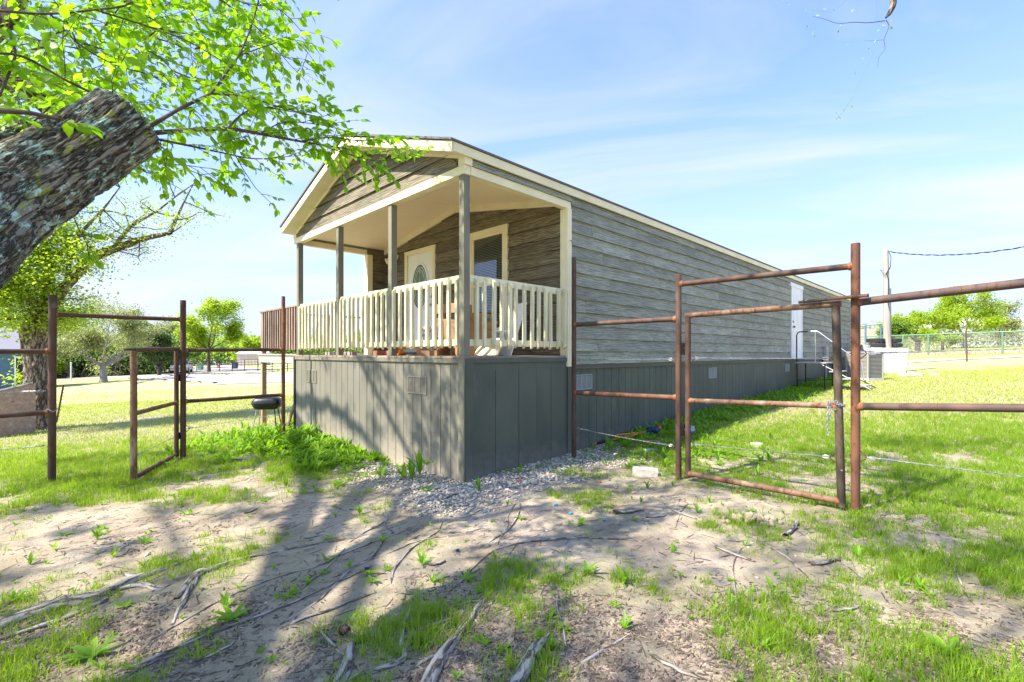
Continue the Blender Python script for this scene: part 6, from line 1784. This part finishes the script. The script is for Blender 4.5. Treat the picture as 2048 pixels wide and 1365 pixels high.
n = len(lp); pos = np.array([tuple(hp(a, b, random.uniform(-.1, .1))) for a, b in lp]); d = rng.normal(0, 1, (n, 3)); d[:, 2] -= 1
scatter('leaves', LEAF_V, LEAF_F, pos, frames(d), M['leaf_yellow'], rng.uniform(.014, .030, n), parent=ht, smooth=True)
mb = MB()
for a, b in (((1773, 42), (1706, 192)), ((1706, 192), (1672, 240)), ((1752, 0), (1750, 42)), ((1700, -10), (1665, 25)), ((1665, 25), (1625, 20))):
    A, B2 = hp(*a), hp(*b); mb.tube([A, A.lerp(B2, .5) + Vector((.01, 0, -.004)), B2], .0005, 3)
mb.build('hair_twig', M['twig'], ht)

# ------------------------------------------------------------------ right background
# condenser
cx_, cy_ = 12.1, 16.4
gz_ = gzf(cx_, cy_)
t = thing('air_conditioner', 'beige louvred air conditioning condenser in the grass behind the gate', 'air conditioner', (cx_, cy_, gz_ + .05), R(20)); t.scale = (1, 1, 1.12)
a = .36
MB().box(-a - .03, a + .03, -a - .03, a + .03, -.05, .05).build('pad', M['concrete'], t)
MB().box(-a + .02, a - .02, -a + .02, a - .02, .051, .78).build('coil', M['dark'], t)
for i in range(18):
    z = .07 + i * .04
    MB().box(-a, a, -a, a, z, z + .024).build('louvre', M['hvac'], t)
for sx in (-1, 1):
    for sy in (-1, 1): MB().box(sx * a - .02, sx * a + .02, sy * a - .02, sy * a + .02, .05, .80).build('corner_post', M['hvac'], t)
MB().box(-a - .015, a + .015, -a - .015, a + .015, .801, .84).build('top_cover', M['hvac'], t, bevel=.01)
MB().lathe([(.28, .841), (.28, .86), (.05, .87)], 20).build('fan_guard', M['black_metal'], t)
# utility pole
x, y = (1771 - 1024) / F * 19.2, 19.2; z = gzf(x, y)
t = thing('utility_pole', 'grey weathered wooden utility pole with a service cable', 'pole', (x, y, z), 0)
htop = EYE + (HY - 498) / F * y - z
bark_tube('pole', [(0.10, 0, -.3, .17), (.08, 0, .3, .155), (.05, 0, htop * .5, .12), (.0, 0, htop, .095)], 24, .1, M['pole'], t, amp=.004, fr=(20, .4), lump=.02, cap=True)
mb = MB()
mb.tube([(.10, -.05, htop - .15), (.16, -.08, htop - .35), (.10, -.11, htop - .8), (-.05, -.12, htop - 1.0), (.02, -.13, htop - 1.3), (.0, -.13, htop - 2.2), (.10, -.10, htop - 2.6)], .012, 6)
mb.tube([(-.12, -.05, htop - .9), (-.25, -.05, htop - .85), (-.12, -.1, htop - 1.1), (.15, -.1, htop - .7)], .010, 5)
mb.build('cable_loop', M['black_metal'], t)
MB().box(.10, .19, -.06, .06, .2, 3.4).build('conduit', M['vent'], t)
MB().box(-.32, -.22, -.15, .15, -.1, .55).build('stub_post', M['grey_wood'], t)
A = Vector((x + .10, y - .03, z + htop - .12)); Bq = P(2110, 482, 14.0)
mb = MB(); n = 60
for ph in (0, 2.1):
    pts = []
    for i in range(n * 3 + 1):
        tt = i / (n * 3); q = A.lerp(Bq, tt) - Vector((0, 0, 1.05 * tt * (1 - tt))); an = tt * 60 + ph
        pts.append(q + Vector((0, math.cos(an), math.sin(an))) * .012)
    mb.tube(pts, .011, 4, cap=False)
o = mb.build('service_cable', M['black_metal'], None); tag(o, 'twisted overhead cable running from the utility pole to the right', 'cable')
# white tank with tyres
x, y = 15.1, 19.4; z = gzf(x, y)
t = thing('stock_tank', 'white tapered plastic tank behind the utility pole', 'tank', (x, y, z), 0)
mb = MB(); mb.prism([(-.95, -.05), (.50, -.05), (.62, .98), (-.80, 1.02), (-1.02, .95)], 1, -.5, .5); mb.build('tank_body', M['whiteplastic'], t, bevel=.03)
MB().prism([(-1.25, .0), (-1.02, .0), (-.88, 1.12), (-.95, 1.14)], 1, -.45, .45).build('tank_panel', M['vent'], t)
tyre = MB()
pr = [(.16, 0), (.16, .15), (.20, .17), (.29, .165), (.31, .14), (.31, .03), (.29, .005), (.20, 0)]
tyre.lathe([(.17, .01), (.17, .16), (.21, .175), (.28, .17), (.315, .15), (.315, .03), (.28, .005), (.21, .0)], 26)
for k in range(26):
    aa = 2 * PI * k / 26
    for zz in (.035, .095): 
        c = Vector((math.cos(aa) * .318, math.sin(aa) * .318, zz)); tyre.tube([c, c + Vector((0, 0, .045))], .012, 4)
tm = tyre.mesh('tyre', M['rubber'])
for i, (dx, dz, lb) in enumerate(((-.28, 0, 'lower tyre of the left stack on the white tank'), (-.31, .19, 'upper tyre of the left stack on the white tank'), (.36, 0, 'lower tyre of the right stack on the white tank'), (.33, .19, 'upper tyre of the right stack on the white tank'))):
    o = link('tyre', tm, None, (x + dx, y, z + 1.03 + dz), (0, 0, i), (1, 1, 1)); tag(o, lb, 'tyre', 'tyres stacked on the white tank')
# rubble
for i, (px, lb) in enumerate(((1812, 'left pale rubble slab in the right lawn'), (1822, 'small upright pale rubble block in the right lawn'), (1838, 'middle pale rubble slab in the right lawn'), (1868, 'long flat pale slab in the right lawn'))):
    X_, Y_ = px_w = ((px - 1024) / F * 17.6, 17.6)
    o = MB().box(-.22 - .12 * (i == 3), .22 + .12 * (i == 3), -.15, .15, -.03, [.09, .17, .08, .04][i]).build('rubble', M['concrete'], None, bevel=.02)
    if i == 1: o.scale = (.3, .5, 1)
    o.location = (X_, Y_, gzf(X_, Y_)); o.rotation_euler = (0, 0, .3 * i); tag(o, lb, 'rubble')
# green pipe fence with mesh wires
gf_ = thing('green_fence', 'long green pipe and wire pasture fence across the right background', 'fence')
fy = 33.0
def gfpt(px, d=None): 
    yy = 33.0 - (px - 1857) * .016 if px > 1700 else 35; return ((px - 1024) / F * yy, yy)
pxs = [1706, 1756, 1806, 1857, 1932, 2005, 2085, 2170]
tops = []
for p_ in pxs:
    X_, Y_ = gfpt(p_); g_ = gzf(X_, Y_); tops.append(Vector((X_, Y_, g_ + 1.45)))
    MB().tube([(X_, Y_, g_ - .2), (X_, Y_, g_ + 1.45)], .05, 8).build('post', M['green_metal'], gf_)
for a, b in zip(tops[:-1], tops[1:]):
    MB().tube([a, b], .038, 8).build('rail', M['green_metal'], gf_)
    mb = MB()
    for k in range(7):
        o_ = Vector((0, 0, -.18 * (k + 1))); mb.tube([a + o_, b + o_], .006, 3)
    for k in range(24):
        q = a.lerp(b, k / 24); mb.tube([q - Vector((0, 0, .05)), q - Vector((0, 0, 1.35))], .004, 3)
    mb.build('wire_mesh', M['wire'], gf_)
# metal frame (goal-like)
t = thing('gantry', 'tall open blue metal frame beyond the tank', 'frame')
fr0 = P(1700, 655, 30); fr1 = P(1762, 648, 30)
mb = MB(); 
MB().tube([fr0, fr1], .05, 8).build('top_bar', M['vent'], t)
for px in (1731, 1762):
    q = P(px, 648, 30); MB().tube([Vector((q.x, q.y, gzf(q.x, q.y) - .1)), q], .05, 8).build('upright', M['bluehouse'], t)
q = P(1733, 650, 30)
MB().tube([q - Vector((1.1, 0, .9)), q - Vector((-.9, 0, .9))], .03, 6).build('cross_bar', M['vent'], t)
# rusty stake and wire
x, y = (1932 - 1024) / F * 24.5, 24.5; o = MB().tube([(x + .05, y, gzf(x, y) - .1), (x, y, gzf(x, y) + 1.55)], .035, 8).build('fence_stake', M['rust'], None); tag(o, 'rusty steel stake standing in the right lawn', 'stake')
# white far building
x, y = 78, 74; z = gzf(x, y)
t = thing('metal_barn', 'long low white metal building behind the right trees', 'building', (x, y, z), 0)
MB().box(-7, 24, 0, 10, -.3, 3.4).build('wall', M['whiteplastic'], t)
MB().prism([(-.4, 3.4), (10.4, 3.4), (5, 5.0)], 0, -7.4, 24.4).build('roof', M['concrete'], t)
for i in range(8):
    MB().box(-5 + i * 3.4, -3.4 + i * 3.4, -.06, -.01, 1.0, 2.6).build('window', M['vent'], t)
# white low wall / trailer behind frame
x, y = (1730 - 1024) / F * 48, 48; z = gzf(x, y)
t = thing('storage_trailer', 'pale low trailer beyond the metal frame', 'trailer', (x, y, z), 0)
MB().box(-3, 2.6, 0, 2.2, .4, 2.2).build('box_body', M['beige'], t)
for dx in (-2, 1.5):
    MB().tube([(dx, -.05, .35), (dx, .2, .35)], .35, 16).build('wheel', M['rubber'], t)

# ------------------------------------------------------------------ left background
# blue house
hx, hy = G(57, 768); hz_ = gzf(hx, hy)
Yh = 34.0; hx = (57 - 1024) / F * Yh; hy = Yh; hz_ = gzf(hx, hy)
t = thing('blue_house', 'blue clapboard house with white window at the left edge', 'house', (hx, hy, hz_), R(43))
k = 0
for i in range(17):
    MB().prism([(-.03, .16 * i), (.0, .16 * i), (.0, .16 * (i + 1)), (-.008, .16 * (i + 1))], 0, -9, 0).build('siding_board', M['bluehouse'], t)
MB().box(-9, -.001, .001, 6, -.5, 2.72).build('wall', M['bluehouse'], t)
MB().box(-.10, .03, -.045, .05, -.1, 2.72).build('corner_board', M['white'], t)
MB().box(-9.2, .35, -.45, -.40, 2.62, 2.80).build('fascia', M['white'], t)
MB().prism([(-.5, 2.78), (6.5, 2.78), (3, 4.4)], 0, -9.3, .4).build('roof', M['roofgrey'], t)
mb = MB(); mb.box(-2.9, -1.55, -.07, -.032, .75, .85); mb.box(-2.9, -1.55, -.07, -.032, 2.2, 2.3); mb.box(-2.9, -2.8, -.07, -.032, .85, 2.2); mb.box(-1.65, -1.55, -.07, -.032, .85, 2.2); mb.box(-2.25, -2.17, -.066, -.032, .85, 2.2); mb.box(-2.8, -1.65, -.064, -.034, 1.5, 1.55)
w_ = mb.build('window', M['white'], t); MB().box(-2.8, -1.65, -.045, -.033, .85, 2.2).build('pane', M['glassdark'], w_)
MB().box(-.62, -.12, -.05, -.032, .1, 2.2).build('door', M['dark'], t); 
mb = MB(); mb.box(-.70, -.62, -.06, -.032, .1, 2.3); mb.box(-.70, -.12, -.061, -.032, 2.2, 2.3); mb.build('door_frame', M['white'], t)
# leaning OSB panel box
t = thing('wood_pen', 'low pen of rough particle board at the left edge', 'pen')
y0 = 11.0
pa = P(-40, 792, y0 - .6); pb = P(62, 768, y0 + .3)
mb = MB()
ga, gb2 = gzf(pa.x, pa.y) - .05, gzf(pb.x, pb.y) - .05
nv = Vector((.05, .06, 0))
for q in (pa, pb):
    g_ = gzf(q.x, q.y) - .05
    mb.v += [(q.x, q.y, g_), (q.x, q.y, q.z), (q.x + nv.x, q.y + nv.y, q.z), (q.x + nv.x, q.y + nv.y, g_)]
mb.f = [(0, 4, 5, 1), (1, 5, 6, 2), (2, 6, 7, 3), (0, 1, 2, 3), (4, 7, 6, 5), (0, 3, 7, 4)]
mb.build('board_wall', M['osb'], t)
MB().tube([(pa.x, pa.y + .03, pa.z + .015), (pb.x, pb.y + .03, pb.z + .015)], .03, 4).build('top_edge', M['grey_wood'], t)
# stake
a = onground(118, 838, -.1); a = Vector((-9.3, 9.9, gzf(-9.3, 9.9) - .05))
b0_ = P(127, 770, 9.9); b1_ = P(113, 845, 9.9)
mb = MB(); mb.tube([b1_, b0_], .022, 4)
for i in range(9): 
    q = b1_.lerp(b0_, .15 + i * .09); mb.tube([q, q + Vector((.035, 0, .01))], .007, 4)
o = mb.build('t_post', M['rust_orange'], None); tag(o, 'leaning rusty steel fence stake beside the furrowed tree', 'stake')
# pickup
Yt = 62.0; x = (364 - 1024) / F * Yt; z = gzf(x, Yt)
t = thing('pickup_truck', 'silver pickup truck parked by the hedge, seen past the open gate', 'pickup truck', (x, Yt, z), R(-62))
body = [(-2.7, .45), (-2.7, .95), (-1.0, 1.0), (-.95, 1.12), (-.55, 1.72), (.75, 1.74), (1.35, 1.15), (2.5, 1.02), (2.72, .85), (2.75, .45), (2.25, .42), (2.15, .72), (1.95, .85), (1.6, .85), (1.4, .72), (1.3, .42), (-1.25, .42), (-1.35, .72), (-1.55, .85), (-1.9, .85), (-2.1, .72), (-2.2, .42)]
MB().prism(body, 1, -.92, .92).build('body', M['silver'], t, bevel=.03)
MB().box(-2.6, -1.05, -.75, .75, .96, 1.003).build('bed_floor', M['dark'], t)
for s_ in (-1, 1):
    MB().prism([(-.78, 1.14), (-.52, 1.62), (.05, 1.64), (.05, 1.14)], 1, s_ * .93 - .01, s_ * .93 + .01).build('window', M['glassdark'], t)
    MB().prism([(.12, 1.14), (.12, 1.64), (.68, 1.64), (1.12, 1.16)], 1, s_ * .93 - .01, s_ * .93 + .01).build('window', M['glassdark'], t)
    for wx in (-1.72, 1.78):
        w_ = MB().tube([(wx, s_ * .70, .38), (wx, s_ * .95, .38)], .38, 20).build('wheel', M['rubber'], t)
        MB().tube([(wx, s_ * .945, .38), (wx, s_ * .965, .38)], .22, 16).build('rim', M['bare_metal'], w_)
    MB().box(.95, 1.12, s_ * .96 - .08, s_ * .96 + .12, 1.15, 1.32).build('mirror', M['dark'], t)
    MB().box(2.66, 2.765, s_ * .75 - .14, s_ * .75 + .14, .72, .88).build('headlight', M['whiteplastic'], t)
MB().prism([(-.97, 1.14), (-.99, 1.14), (-.62, 1.66), (-.60, 1.66)], 1, -.75, .75).build('rear_window', M['glassdark'], t)
MB().prism([(1.32, 1.20), (1.34, 1.20), (.86, 1.69), (.84, 1.69)], 1, -.78, .78).build('windscreen', M['glassdark'], t)
MB().box(-2.78, -2.70, -.9, .9, .45, .62).build('bumper', M['bare_metal'], t)
MB().box(2.74, 2.80, -.9, .9, .42, .60).build('bumper', M['bare_metal'], t)
# beige shed, corral fence, bins
Ys = 100.0; x = (502 - 1024) / F * Ys; z = gzf(x, Ys)
t = thing('metal_shed', 'beige metal shed behind the corral fence', 'shed', (x, Ys, z), R(12))
MB().box(-2.7, 2.7, 0, 4, -.2, 2.5).build('wall', M['beige'], t)
MB().prism([(-.25, 2.5), (4.25, 2.5), (2.1, 3.0)], 0, -3.0, 3.0).build('roof', M['whiteplastic'], t)
for i in range(8): MB().box(-2.6 + i * .65, -2.56 + i * .65, -.04, -.002, 0, 2.48).build('rib', M['beige'], t)
t = thing('corral_fence', 'dark pipe corral fence in front of the beige shed', 'fence')
pr_ = [G(462, 731), G(480, 733), G(505, 737), G(530, 741), G(556, 744), G(590, 746), G(640, 748)]
pr_ = [(-45, 66), (-39.5, 62), (-34, 58), (-29, 54.5), (-24, 51), (-19, 48), (-14, 46)]
last = None
for i, (x, y) in enumerate(pr_):
    g_ = gzf(x, y); MB().tube([(x, y, g_ - .1), (x, y, g_ + 1.45)], .05, 6).build('post', M['black_metal'], t)
    if last:
        for k in range(5):
            zz = .3 + .28 * k; MB().tube([(last[0], last[1], last[2] + zz), (x, y, g_ + zz)], .03, 5).build('rail', M['black_metal'], t)
        for tt in (.5,):
            xm, ym = (last[0] + x) / 2, (last[1] + y) / 2; gm_ = gzf(xm, ym); MB().tube([(xm, ym, gm_ - .1), (xm, ym, gm_ + 1.42)], .04, 6).build('post', M['black_metal'], t)
    last = (x, y, g_)
t = thing('pasture_fence', 'thin dark fence line across the far left pasture', 'fence')
last = None
for i in range(16):
    x = -92 + i * 4.4; y = 118 + i * .6; g_ = gzf(x, y) + .0; MB().tube([(x, y, g_ - .1), (x, y, g_ + 1.5)], .08, 5).build('post', M['black_metal'], t)
    if last:
        for zz in (.5, .95, 1.4): MB().tube([(last[0], last[1], last[2] + zz), (x, y, g_ + zz)], .04, 4).build('rail', M['black_metal'], t)
    last = (x, y, g_)
for i, (px, Yb, m_, lb) in enumerate(((401, 78, 'green_metal', 'green wheeled bin left of the round tree trunk'), (470, 74, 'navycloth', 'dark blue bin by the corral fence'), (437, 84, 'redbit', 'small red object far down the drive'))):
    x = (px - 1024) / F * Yb; z = gzf(x, Yb); t = thing('waste_bin', lb, 'bin', (x, Yb, z), 0)
    t.scale = (.55, .55, .6) if i == 2 else (1, 1, 1); MB().prism([(-.28, 0), (.28, 0), (.34, .95), (-.34, .95)], 1, -.3, .3).build('bin_body', M[m_], t); MB().box(-.37, .37, -.34, .34, .951, 1.02).build('lid', M[m_], t)
# white post by the road
x, y = (142 - 1024) / F * 46, 46.0; z = gzf(x, y); t = thing('marker_post', 'thin white post beside the gravel road at left', 'post', (x, y, z)); MB().tube([(0, 0, -.1), (0, 0, 1.75)], .06, 8).build('shaft', M['whiteplastic'], t); MB().lathe([(.09, 1.75), (.09, 1.80), (.02, 1.84)], 8).build('cap', M['whiteplastic'], t)
for o in bpy.data.objects:
    if o.type == 'MESH' and o.data.users == 0: pass
